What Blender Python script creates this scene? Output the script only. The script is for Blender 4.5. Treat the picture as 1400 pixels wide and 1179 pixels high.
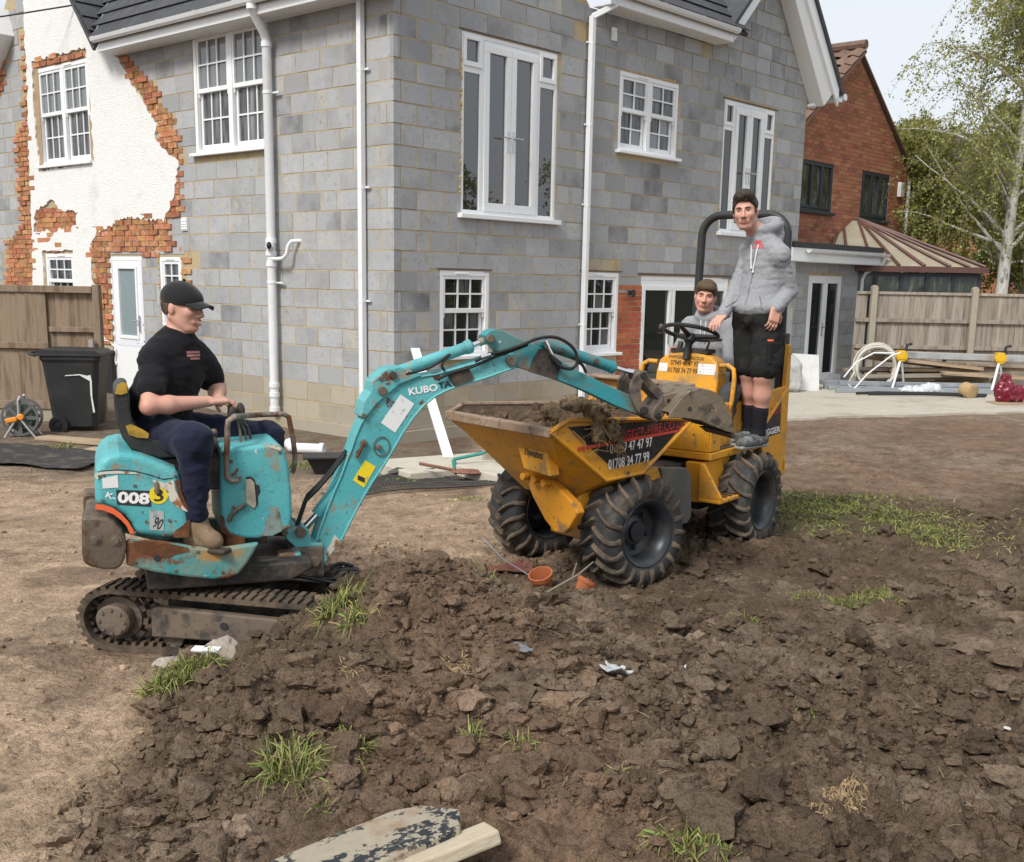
import bpy, bmesh, math, random
import numpy as np
from mathutils import Vector, Matrix, Euler
from mathutils.geometry import tessellate_polygon
from math import radians, sin, cos, pi

random.seed(7)
rng = np.random.default_rng(7)
for o in list(bpy.data.objects):
    bpy.data.objects.remove(o)
scene = bpy.context.scene
COL = scene.collection

# ---------------------------------------------------------------- camera, world, sun, exposure
CAM_H = 1.75
F_PX, PITCH, ROLL, PP_DY = 1540.0, 0.19727, 0.018638, 103.0
cam_d = bpy.data.cameras.new('camera')
cam_d.sensor_fit = 'HORIZONTAL'
cam_d.sensor_width = 36.0
cam_d.lens = F_PX / 1400.0 * 36.0
cam_d.shift_y = PP_DY / 1400.0
cam_d.clip_start = 0.05
cam_d.clip_end = 3000.0
cam = bpy.data.objects.new('camera', cam_d)
COL.objects.link(cam)
_cr, _sr, _cp, _sp = cos(ROLL), sin(ROLL), cos(PITCH), sin(PITCH)
cam.matrix_world = Matrix(((_cr, -_sr, 0, 0), (_sr * _sp, _cr * _sp, -_cp, 0), (_sr * _cp, _cr * _cp, _sp, CAM_H), (0, 0, 0, 1)))
scene.camera = cam

SUN_EL, SUN_AZ = radians(46), radians(212)      # azimuth of the sun, clockwise from +Y
world = bpy.data.worlds.new('World')
scene.world = world
world.use_nodes = True
wt = world.node_tree
wt.nodes.clear()
w_out = wt.nodes.new('ShaderNodeOutputWorld')
w_bg = wt.nodes.new('ShaderNodeBackground')
w_sky = wt.nodes.new('ShaderNodeTexSky')
w_sky.sky_type = 'NISHITA'
w_sky.sun_disc = False
w_sky.sun_elevation = SUN_EL
w_sky.sun_rotation = SUN_AZ
w_sky.altitude = 50
w_sky.air_density = 1.0
w_sky.dust_density = 4.0
w_sky.ozone_density = 1.0
w_hsv = wt.nodes.new('ShaderNodeHueSaturation')   # thin even cloud: the blue is washed towards white
w_hsv.inputs['Saturation'].default_value = 0.30
w_mix = wt.nodes.new('ShaderNodeMixRGB')
w_mix.inputs['Fac'].default_value = 0.72
w_mix.inputs['Color2'].default_value = (7.15, 7.6, 8.15, 1)
wt.links.new(w_sky.outputs[0], w_hsv.inputs['Color'])
wt.links.new(w_hsv.outputs[0], w_mix.inputs['Color1'])
wt.links.new(w_mix.outputs[0], w_bg.inputs['Color'])
w_bg.inputs['Strength'].default_value = 0.064
wt.links.new(w_bg.outputs[0], w_out.inputs['Surface'])

sun_d = bpy.data.lights.new('sun', 'SUN')
sun_d.energy = 1.5
sun_d.angle = radians(16)
sun_d.color = (1.0, 0.96, 0.9)
sun = bpy.data.objects.new('sun', sun_d)
COL.objects.link(sun)
_dir = Vector((sin(SUN_AZ) * cos(SUN_EL), cos(SUN_AZ) * cos(SUN_EL), sin(SUN_EL)))
sun.rotation_euler = _dir.to_track_quat('Z', 'Y').to_euler()
sun.location = (0, -10, 30)

vs = scene.view_settings
vs.view_transform = 'Standard'
vs.look = 'None'
vs.gamma = 1.0
vs.exposure = 1.08
vs.use_curve_mapping = False

# ---------------------------------------------------------------- helpers: tagging, meshes
def tag(o, label=None, cat=None, group=None, kind=None):
    if label: o['label'] = label
    if cat: o['category'] = cat
    if group: o['group'] = group
    if kind: o['kind'] = kind
    return o

def empty(name, loc=(0, 0, 0), rz=0.0, label=None, cat=None, group=None):
    o = bpy.data.objects.new(name, None)
    o.empty_display_size = 0.1
    o.location = loc
    o.rotation_euler = (0, 0, rz)
    COL.objects.link(o)
    return tag(o, label, cat, group)

class MB:
    def __init__(s):
        s.v, s.f, s.m, s.s, s.n = [], [], [], [], 0
    def add(s, v, f, mi=0, sm=False, T=None):
        v = np.asarray(v, float).reshape(-1, 3)
        if T is not None:
            T = np.array(T)
            v = v @ T[:3, :3].T + T[:3, 3]
        n = s.n
        s.v.append(v); s.n += len(v)
        for q in f:
            s.f.append([n + int(i) for i in q]); s.m.append(mi); s.s.append(sm)
        return s
    def box(s, x0, x1, y0, y1, z0, z1, mi=0, T=None, sm=False):
        v = [(x, y, z) for x in (x0, x1) for y in (y0, y1) for z in (z0, z1)]
        return s.add(v, [(0, 1, 3, 2), (4, 6, 7, 5), (0, 4, 5, 1), (2, 3, 7, 6), (0, 2, 6, 4), (1, 5, 7, 3)], mi, sm, T)
    def prism(s, poly, fn, w0, w1, mi=0, T=None, mcap=None, sm=False):
        n = len(poly)
        v = [fn(u, t, w0) for u, t in poly] + [fn(u, t, w1) for u, t in poly]
        s.add(v, [list(range(n))[::-1], list(range(n, 2 * n))], mi if mcap is None else mcap, False, T)
        b = s.n - 2 * n
        for i in range(n):
            j = (i + 1) % n
            s.f.append([b + i, b + j, b + n + j, b + n + i]); s.m.append(mi); s.s.append(sm)
        return s
    def tube(s, pts, r, n=10, mi=0, caps=True, sm=True, T=None):
        P = [Vector(p) for p in pts]
        k = len(P)
        R = [r] * k if not hasattr(r, '__len__') else r
        t0 = (P[1] - P[0]).normalized()
        a = Vector((0, 0, 1)) if abs(t0.z) < 0.9 else Vector((1, 0, 0))
        u = t0.cross(a).normalized()
        v, f = [], []
        for i in range(k):
            t = (P[min(i + 1, k - 1)] - P[max(i - 1, 0)]).normalized()
            u = (u - t * u.dot(t)).normalized()
            w = t.cross(u)
            for j in range(n):
                an = 2 * pi * j / n
                v.append(P[i] + (u * cos(an) + w * sin(an)) * R[i])
        for i in range(k - 1):
            for j in range(n):
                q = (j + 1) % n
                f.append((i * n + j, i * n + q, (i + 1) * n + q, (i + 1) * n + j))
        s.add([tuple(p) for p in v], f, mi, sm, T)
        if caps:
            b = s.n - k * n
            s.f.append([b + j for j in range(n)][::-1]); s.m.append(mi); s.s.append(False)
            s.f.append([b + (k - 1) * n + j for j in range(n)]); s.m.append(mi); s.s.append(False)
        return s
    def lathe(s, prof, n=24, mi=0, T=None, sm=True, closed=False, caps=True):
        """profile of (radius, height) revolved about local z"""
        v, f = [], []
        k = len(prof)
        for r, h in prof:
            for j in range(n):
                a = 2 * pi * j / n
                v.append((r * cos(a), r * sin(a), h))
        for i in range(k if closed else k - 1):
            i2 = (i + 1) % k
            for j in range(n):
                q = (j + 1) % n
                f.append((i * n + j, i * n + q, i2 * n + q, i2 * n + j))
        s.add(v, f, mi, sm, T)
        b = s.n - k * n
        if not closed and caps:
            for i, rev in ((0, True), (k - 1, False)):
                if prof[i][0] > 1e-4:
                    l = [b + i * n + j for j in range(n)]
                    s.f.append(l[::-1] if rev else l); s.m.append(mi); s.s.append(False)
        return s
    def ball(s, c, r, nu=14, nv=9, mi=0, R=None, T=None):
        r = (r, r, r) if not hasattr(r, '__len__') else r
        v = [(0, 0, r[2])]
        for i in range(1, nv):
            a = pi * i / nv
            for j in range(nu):
                b = 2 * pi * j / nu
                v.append((r[0] * sin(a) * cos(b), r[1] * sin(a) * sin(b), r[2] * cos(a)))
        v.append((0, 0, -r[2]))
        f = []
        for j in range(nu):
            q = (j + 1) % nu
            f.append((0, 1 + j, 1 + q))
            for i in range(nv - 2):
                f.append((1 + i * nu + j, 1 + (i + 1) * nu + j, 1 + (i + 1) * nu + q, 1 + i * nu + q))
            f.append((1 + (nv - 2) * nu + j, len(v) - 1, 1 + (nv - 2) * nu + q))
        v = np.array(v)
        if R is not None: v = v @ np.array(R)[:3, :3].T
        return s.add(v + np.array(c), f, mi, True, T)
    def mesh(s, name, mats, recalc=True, angle=40, X=None):
        me = bpy.data.meshes.new(name)
        V = np.concatenate(s.v) if s.v else np.zeros((0, 3))
        if X is not None: X = np.array(X); V = V @ X[:3, :3].T + X[:3, 3]
        me.from_pydata(V.tolist(), [], s.f)
        for m in (mats if isinstance(mats, (list, tuple)) else [mats]):
            me.materials.append(m)
        me.polygons.foreach_set('material_index', s.m)
        me.polygons.foreach_set('use_smooth', s.s)
        if recalc and len(s.f) < 60000:
            bm = bmesh.new(); bm.from_mesh(me)
            bmesh.ops.recalc_face_normals(bm, faces=bm.faces)
            bm.to_mesh(me); bm.free()
        if any(s.s) and angle:
            me.set_sharp_from_angle(angle=radians(angle))
        me.update()
        return me
    def build(s, name, mats, parent=None, bevel=0, segs=2, loc=None, recalc=True, angle=40, X=None):
        o = bpy.data.objects.new(name, s.mesh(name, mats, recalc, angle, X))
        COL.objects.link(o)
        if parent is not None: o.parent = parent
        if loc is not None: o.location = loc
        if bevel:
            b = o.modifiers.new('bevel', 'BEVEL')
            b.width = bevel; b.segments = segs; b.limit_method = 'ANGLE'; b.angle_limit = radians(35)
            b.use_clamp_overlap = True
        return o

def raw_mesh(name, V, F, mat, parent=None, smooth=True, colors=None, angle=None):
    """numpy verts and equal-sided faces -> object"""
    me = bpy.data.meshes.new(name)
    V = np.asarray(V, np.float32); F = np.asarray(F, np.int32)
    k = F.shape[1]
    me.vertices.add(len(V)); me.vertices.foreach_set('co', V.ravel())
    me.loops.add(F.size); me.loops.foreach_set('vertex_index', F.ravel())
    me.polygons.add(len(F))
    me.polygons.foreach_set('loop_start', np.arange(len(F), dtype=np.int32) * k)
    me.polygons.foreach_set('use_smooth', np.full(len(F), smooth))
    for m in (mat if isinstance(mat, (list, tuple)) else [mat]): me.materials.append(m)
    if colors is not None:
        a = me.color_attributes.new('Col', 'FLOAT_COLOR', 'POINT')
        c = np.ones((len(V), 4), np.float32); c[:, :3] = colors
        a.data.foreach_set('color', c.ravel())
    me.update(calc_edges=True)
    if angle: me.set_sharp_from_angle(angle=radians(angle))
    o = bpy.data.objects.new(name, me)
    COL.objects.link(o)
    if parent is not None: o.parent = parent
    return o

def rotz(a): return np.array(Matrix.Rotation(a, 4, 'Z'))
def TR(loc=(0, 0, 0), e=(0, 0, 0), sc=1.0):
    return np.array(Matrix.Translation(loc) @ Euler(e).to_matrix().to_4x4() @ Matrix.Scale(sc, 4))
def frame(o, x, z):
    """4x4 with origin o, x axis, z axis (y completed)"""
    x = Vector(x).normalized(); z = Vector(z); z = (z - x * z.dot(x)).normalized(); y = z.cross(x)
    return np.array(((x.x, y.x, z.x, o[0]), (x.y, y.y, z.y, o[1]), (x.z, y.z, z.z, o[2]), (0, 0, 0, 1)))
def axis_frame(a, b):
    """frame at a whose z points to b"""
    z = (Vector(b) - Vector(a)).normalized()
    x = z.cross(Vector((0, 0, 1))) if abs(z.z) < .95 else z.cross(Vector((1, 0, 0)))
    return frame(a, x, z)

_txt = {}
def text_geo(body, size=1.0, bold=0.0, sx=1.0, shear=0.0):
    """flat lettering as verts (x right, y up, centred) and faces"""
    cu = bpy.data.curves.new('lettering', 'FONT')
    cu.body = body; cu.size = size; cu.offset = bold * size; cu.shear = shear
    cu.align_x = 'CENTER'; cu.align_y = 'CENTER'; cu.resolution_u = 3
    ob = bpy.data.objects.new('lettering', cu); COL.objects.link(ob)
    me = bpy.data.meshes.new_from_object(ob.evaluated_get(bpy.context.evaluated_depsgraph_get()))
    v = np.array([tuple(p.co) for p in me.vertices]); f = [list(p.vertices) for p in me.polygons]
    bpy.data.objects.remove(ob); bpy.data.curves.remove(cu); bpy.data.meshes.remove(me)
    if len(v): v[:, 0] *= sx
    return v, f

def place_text(name, body, mat, parent, p0, p1, hgt, fn, bold=0.0, X=None):
    """lettering from p0 to p1 (its middle line, in the plane fn(u, v) -> xyz), cap height hgt"""
    v, f = text_geo(body, 1.0, bold)
    w = v[:, 0].max() - v[:, 0].min(); h = v[:, 1].max() - v[:, 1].min()
    cx = (v[:, 0].max() + v[:, 0].min()) / 2; cy = (v[:, 1].max() + v[:, 1].min()) / 2
    p0, p1 = np.array(p0, float), np.array(p1, float); d = p1 - p0; L_ = np.linalg.norm(d); e = d / L_; up = np.array((-e[1], e[0])) if e[0] > 0 else np.array((e[1], -e[0]))
    if up[1] < 0: up = -up
    a = (v[:, 0] - cx) / w * L_; b = (v[:, 1] - cy) / h * hgt
    uv = (p0 + p1) / 2 + a[:, None] * e + b[:, None] * up
    mb = MB(); mb.add([fn(x, y) for x, y in uv], f)
    return mb.build(name, mat, parent, recalc=False, X=X)

# ---------------------------------------------------------------- helpers: numpy noise
def _h(ix, iy, iz, seed):
    n = (ix.astype(np.int64) * 374761393 + iy.astype(np.int64) * 668265263 + iz.astype(np.int64) * 2147483647 + seed * 974634777) & 0xFFFFFFFF
    n = ((n ^ (n >> 13)) * 1274126177) & 0xFFFFFFFF
    n = ((n ^ (n >> 16)) * 2246822519) & 0xFFFFFFFF
    return ((n ^ (n >> 15)) & 0xFFFFFF) / float(0xFFFFFF)
def vn3(x, y, z, seed=0):
    ix, iy, iz = np.floor(x), np.floor(y), np.floor(z)
    fx, fy, fz = x - ix, y - iy, z - iz
    fx, fy, fz = (t * t * t * (t * (t * 6 - 15) + 10) for t in (fx, fy, fz))
    ix, iy, iz = ix.astype(np.int64), iy.astype(np.int64), iz.astype(np.int64)
    r = 0
    for a in (0, 1):
        for b in (0, 1):
            for c in (0, 1):
                r = r + _h(ix + a, iy + b, iz + c, seed) * (fx if a else 1 - fx) * (fy if b else 1 - fy) * (fz if c else 1 - fz)
    return r * 2 - 1
def vn2(x, y, seed=0):
    ix, iy = np.floor(x), np.floor(y)
    fx, fy = x - ix, y - iy
    fx, fy = (t * t * t * (t * (t * 6 - 15) + 10) for t in (fx, fy))
    ix, iy = ix.astype(np.int64), iy.astype(np.int64)
    z = np.zeros_like(ix)
    return ((_h(ix, iy, z, seed) * (1 - fx) + _h(ix + 1, iy, z, seed) * fx) * (1 - fy) +
            (_h(ix, iy + 1, z, seed) * (1 - fx) + _h(ix + 1, iy + 1, z, seed) * fx) * fy) * 2 - 1
def fbm2(x, y, seed=0, octv=4, gain=.5):
    r, a = 0, 1.0
    for i in range(octv):
        r = r + a * vn2(x * 2 ** i + 13.7 * i, y * 2 ** i - 7.1 * i, seed + i); a *= gain
    return r
def fbm3(x, y, z, seed=0, octv=3, gain=.5):
    r, a = 0, 1.0
    for i in range(octv):
        r = r + a * vn3(x * 2 ** i, y * 2 ** i, z * 2 ** i, seed + i); a *= gain
    return r
def worley2(x, y, seed=0):
    ix, iy = np.floor(x).astype(np.int64), np.floor(y).astype(np.int64)
    best = np.full(x.shape, 9.0); rid = np.zeros(x.shape)
    z = np.zeros_like(ix)
    for a in (-1, 0, 1):
        for b in (-1, 0, 1):
            cx, cy = ix + a, iy + b
            d = (cx + _h(cx, cy, z, seed) - x) ** 2 + (cy + _h(cx, cy, z + 1, seed) - y) ** 2
            k = d < best
            best = np.where(k, d, best); rid = np.where(k, _h(cx, cy, z + 2, seed), rid)
    return np.sqrt(best), rid
def sstep(a, b, x):
    t = np.clip((x - a) / (b - a), 0, 1)
    return t * t * (3 - 2 * t)

# ---------------------------------------------------------------- helpers: smooth solids (distance fields -> mesh)
def sdf_mesh(prims, h=0.006, wrinkle=None):
    """prims: dicts with t ('cap','ell','box'), k (blend), sub; returns verts, quads"""
    lo = np.full(3, 1e9); hi = -lo
    for p in prims:
        if p.get('sub'): continue
        if p['t'] == 'cap':
            r = max(p['ra'], p['rb'])
            for q in (p['a'], p['b']): lo = np.minimum(lo, np.array(q) - r); hi = np.maximum(hi, np.array(q) + r)
        else:
            r = max(p['r']) if p['t'] == 'ell' else np.linalg.norm(p['r']) + p.get('rd', 0)
            lo = np.minimum(lo, np.array(p['c']) - r); hi = np.maximum(hi, np.array(p['c']) + r)
    lo -= 4 * h; hi += 4 * h
    n = np.ceil((hi - lo) / h).astype(int) + 1
    fld = np.full(n, 0.2, np.float32)
    ax = [lo[i] + h * np.arange(n[i]) for i in range(3)]
    for p in prims:
        k = p.get('k', 0.02)
        if p['t'] == 'cap':
            a, b = np.array(p['a'], float), np.array(p['b'], float)
            r = max(p['ra'], p['rb']); l0 = np.minimum(a, b) - r; h0 = np.maximum(a, b) + r
        else:
            r = max(p['r']) if p['t'] == 'ell' else np.linalg.norm(p['r']) + p.get('rd', 0)
            l0 = np.array(p['c']) - r; h0 = np.array(p['c']) + r
        m = k + 3 * h
        i0 = np.clip(np.floor((l0 - m - lo) / h).astype(int), 0, n - 1); i1 = np.clip(np.ceil((h0 + m - lo) / h).astype(int) + 1, 1, n)
        sl = tuple(slice(i0[i], i1[i]) for i in range(3))
        X, Y, Z = np.meshgrid(*[ax[i][sl[i]] for i in range(3)], indexing='ij')
        if p['t'] == 'cap':
            d = b - a; L2 = max(d @ d, 1e-9)
            t = np.clip(((X - a[0]) * d[0] + (Y - a[1]) * d[1] + (Z - a[2]) * d[2]) / L2, 0, 1)
            D = np.sqrt((X - a[0] - t * d[0]) ** 2 + (Y - a[1] - t * d[1]) ** 2 + (Z - a[2] - t * d[2]) ** 2)
            D = D - (p['ra'] + (p['rb'] - p['ra']) * t)
        else:
            R = np.array(p.get('R', np.eye(3)), float)[:3, :3]
            c = p['c']; dx, dy, dz = X - c[0], Y - c[1], Z - c[2]
            u = [dx * R[0, i] + dy * R[1, i] + dz * R[2, i] for i in range(3)]
            if p['t'] == 'ell':
                r = p['r']
                k0 = np.sqrt((u[0] / r[0]) ** 2 + (u[1] / r[1]) ** 2 + (u[2] / r[2]) ** 2)
                k1 = np.sqrt((u[0] / r[0] ** 2) ** 2 + (u[1] / r[1] ** 2) ** 2 + (u[2] / r[2] ** 2) ** 2) + 1e-9
                D = k0 * (k0 - 1) / k1
                D = np.where(k0 < 0.05, -min(r), D)
            else:
                rd = p.get('rd', 0.01)
                qv = [np.abs(u[i]) - (p['r'][i] - rd) for i in range(3)]
                D = np.sqrt(sum(np.maximum(q, 0) ** 2 for q in qv)) + np.minimum(np.maximum(np.maximum(qv[0], qv[1]), qv[2]), 0) - rd
        A = fld[sl]
        if p.get('sub'):
            hh = np.clip(0.5 - 0.5 * (A + D) / k, 0, 1)
            fld[sl] = A * (1 - hh) - D * hh + k * hh * (1 - hh)
        else:
            hh = np.clip(0.5 + 0.5 * (A - D) / k, 0, 1)
            fld[sl] = A * (1 - hh) + D * hh - k * hh * (1 - hh)
    if wrinkle is not None:
        idx = np.argwhere(np.abs(fld) < 3 * h)
        P = lo + idx * h
        fld[tuple(idx.T)] += wrinkle(P[:, 0], P[:, 1], P[:, 2])
    # surface nets
    s = fld < 0
    cs = np.zeros(tuple(n - 1), np.uint8)
    for a in (0, 1):
        for b in (0, 1):
            for c in (0, 1):
                cs += s[a:n[0] - 1 + a, b:n[1] - 1 + b, c:n[2] - 1 + c]
    cell = np.argwhere((cs > 0) & (cs < 8))
    vid = np.full(tuple(n - 1), -1, np.int64)
    vid[tuple(cell.T)] = np.arange(len(cell))
    acc = np.zeros((len(cell), 3)); cnt = np.zeros(len(cell))
    co = [(a, b, c) for a in (0, 1) for b in (0, 1) for c in (0, 1)]
    for i, A in enumerate(co):
        for B in co[i + 1:]:
            if sum(abs(A[q] - B[q]) for q in range(3)) != 1: continue
            fa = fld[cell[:, 0] + A[0], cell[:, 1] + A[1], cell[:, 2] + A[2]]
            fb = fld[cell[:, 0] + B[0], cell[:, 1] + B[1], cell[:, 2] + B[2]]
            m = (fa < 0) != (fb < 0)
            t = np.where(m, fa / np.where(m, fa - fb, 1), 0)
            P = np.array(A) + t[:, None] * (np.array(B) - np.array(A))
            acc += P * m[:, None]; cnt += m
    V = lo + h * (cell + acc / np.maximum(cnt, 1)[:, None])
    Q = []
    for d in range(3):
        e1, e2 = [(1, 2), (2, 0), (0, 1)][d]
        sa = [slice(1, -1)] * 3; sb = [slice(1, -1)] * 3
        sa[d] = slice(0, -1); sb[d] = slice(1, None)
        S0, S1 = s[tuple(sa)], s[tuple(sb)]
        E = np.argwhere(S0 != S1)
        if not len(E): continue
        flip = S0[tuple(E.T)]
        off = np.ones(3, int); off[d] = 0
        g = E + off
        u = np.zeros(3, int); u[e1] = 1; w = np.zeros(3, int); w[e2] = 1
        ids = [vid[tuple((g - o).T)] for o in (u * 0, u, u + w, w)]
        ids = np.stack(ids, 1)
        ids[~flip] = ids[~flip][:, ::-1]
        Q.append(ids)
    Q = np.concatenate(Q)
    Q = Q[(Q >= 0).all(1)]
    return V, Q[:, ::-1] if False else Q

def cap(a, b, ra, rb=None, k=0.02, sub=False): return dict(t='cap', a=a, b=b, ra=ra, rb=ra if rb is None else rb, k=k, sub=sub)
def ell(c, r, R=None, k=0.02, sub=False): return dict(t='ell', c=c, r=r, R=np.eye(3) if R is None else R, k=k, sub=sub)
def rbox(c, r, rd=0.02, R=None, k=0.02, sub=False): return dict(t='box', c=c, r=r, rd=rd, R=np.eye(3) if R is None else R, k=k, sub=sub)
def sdf_obj(name, prims, mat, parent=None, h=0.006, wrinkle=None, colors=None):
    V, Q = sdf_mesh(prims, h, wrinkle)
    c = colors(V) if colors else None
    return raw_mesh(name, V, Q, mat, parent, True, c)

# ---------------------------------------------------------------- materials
def M(name, col, rough=0.6, metal=0.0, spec=0.4, var=(), bump=(), rand=0.0, coat=0.0, attr=False, hue=0.0, sheen=0.0, stretch=None, trans=0.0, ior=None, leaf=0.0):
    """var: (scale, colour, lo, hi, detail) noise-masked overlays; bump: (scale, distance); rand: value spread between pieces"""
    m = bpy.data.materials.new(name)
    m.use_nodes = True
    t = m.node_tree; N = t.nodes; Lk = t.links.new
    b = N['Principled BSDF']
    b.inputs['Roughness'].default_value = rough
    b.inputs['Metallic'].default_value = metal
    b.inputs['Specular IOR Level'].default_value = spec
    if coat: b.inputs['Coat Weight'].default_value = coat; b.inputs['Coat Roughness'].default_value = 0.15
    if sheen: b.inputs['Sheen Weight'].default_value = sheen
    if trans: b.inputs['Transmission Weight'].default_value = trans
    if ior: b.inputs['IOR'].default_value = ior
    tc = N.new('ShaderNodeTexCoord')
    src = tc.outputs['Object']
    if stretch:
        mp = N.new('ShaderNodeMapping'); mp.inputs['Scale'].default_value = stretch
        Lk(src, mp.inputs['Vector']); src = mp.outputs[0]
    if rand:                                     # move the pattern from piece to piece
        oi = N.new('ShaderNodeObjectInfo'); ge = N.new('ShaderNodeNewGeometry')
        ad = N.new('ShaderNodeMath'); ad.operation = 'ADD'
        Lk(oi.outputs['Random'], ad.inputs[0]); Lk(ge.outputs['Random Per Island'], ad.inputs[1])
        fr = N.new('ShaderNodeMath'); fr.operation = 'FRACT'; Lk(ad.outputs[0], fr.inputs[0])
        va = N.new('ShaderNodeVectorMath'); va.operation = 'ADD'
        sc = N.new('ShaderNodeMath'); sc.operation = 'MULTIPLY'; sc.inputs[1].default_value = 37.0
        Lk(ad.outputs[0], sc.inputs[0]); Lk(src, va.inputs[0]); Lk(sc.outputs[0], va.inputs[1]); src = va.outputs[0]
    if attr:
        at = N.new('ShaderNodeAttribute'); at.attribute_name = 'Col'; cur = at.outputs['Color']
    else:
        rg = N.new('ShaderNodeRGB'); rg.outputs[0].default_value = (*col, 1); cur = rg.outputs[0]
    for i, vv in enumerate(var):
        s_, c2, lo, hi = vv[:4]; det = vv[4] if len(vv) > 4 else 5
        nz = N.new('ShaderNodeTexNoise'); nz.inputs['Scale'].default_value = s_; nz.inputs['Detail'].default_value = det
        nz.inputs['Roughness'].default_value = 0.62
        of = N.new('ShaderNodeVectorMath'); of.operation = 'ADD'; of.inputs[1].default_value = (3.1 * i, 1.7 * i, 5.3 * i)
        Lk(src, of.inputs[0]); Lk(of.outputs[0], nz.inputs['Vector'])
        mr = N.new('ShaderNodeMapRange'); mr.inputs['From Min'].default_value = lo; mr.inputs['From Max'].default_value = hi
        Lk(nz.outputs['Fac'], mr.inputs['Value'])
        mx = N.new('ShaderNodeMixRGB')
        if len(c2) == 1:
            mx.blend_type = 'MULTIPLY'; mx.inputs['Color2'].default_value = (c2[0], c2[0], c2[0], 1)
        else:
            mx.inputs['Color2'].default_value = (*c2, 1)
        Lk(mr.outputs[0], mx.inputs['Fac']); Lk(cur, mx.inputs['Color1']); cur = mx.outputs[0]
    if rand:
        mr = N.new('ShaderNodeMapRange'); mr.inputs['To Min'].default_value = 1 - rand; mr.inputs['To Max'].default_value = 1 + rand
        Lk(fr.outputs[0], mr.inputs['Value'])
        hs = N.new('ShaderNodeHueSaturation'); Lk(cur, hs.inputs['Color']); Lk(mr.outputs[0], hs.inputs['Value'])
        if hue:
            m2 = N.new('ShaderNodeMath'); m2.operation = 'MULTIPLY'; m2.inputs[1].default_value = 7.77; Lk(fr.outputs[0], m2.inputs[0])
            f2 = N.new('ShaderNodeMath'); f2.operation = 'FRACT'; Lk(m2.outputs[0], f2.inputs[0])
            mh = N.new('ShaderNodeMapRange'); mh.inputs['To Min'].default_value = .5 - hue; mh.inputs['To Max'].default_value = .5 + hue
            Lk(f2.outputs[0], mh.inputs['Value']); Lk(mh.outputs[0], hs.inputs['Hue'])
        cur = hs.outputs[0]
    Lk(cur, b.inputs['Base Color'])
    if leaf:                                     # thin leaf: light comes through from behind
        tl = N.new('ShaderNodeBsdfTranslucent'); ms = N.new('ShaderNodeMixShader'); ms.inputs[0].default_value = leaf
        Lk(cur, tl.inputs['Color']); Lk(b.outputs[0], ms.inputs[1]); Lk(tl.outputs[0], ms.inputs[2]); Lk(ms.outputs[0], N['Material Output'].inputs['Surface'])
    prev = None
    for s_, dist in bump:
        nz = N.new('ShaderNodeTexNoise'); nz.inputs['Scale'].default_value = s_; nz.inputs['Detail'].default_value = 5
        Lk(src, nz.inputs['Vector'])
        bp = N.new('ShaderNodeBump'); bp.inputs['Strength'].default_value = 1.0; bp.inputs['Distance'].default_value = dist
        Lk(nz.outputs['Fac'], bp.inputs['Height'])
        if prev: Lk(prev, bp.inputs['Normal'])
        prev = bp.outputs[0]
    if prev: Lk(prev, b.inputs['Normal'])
    return m

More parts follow.
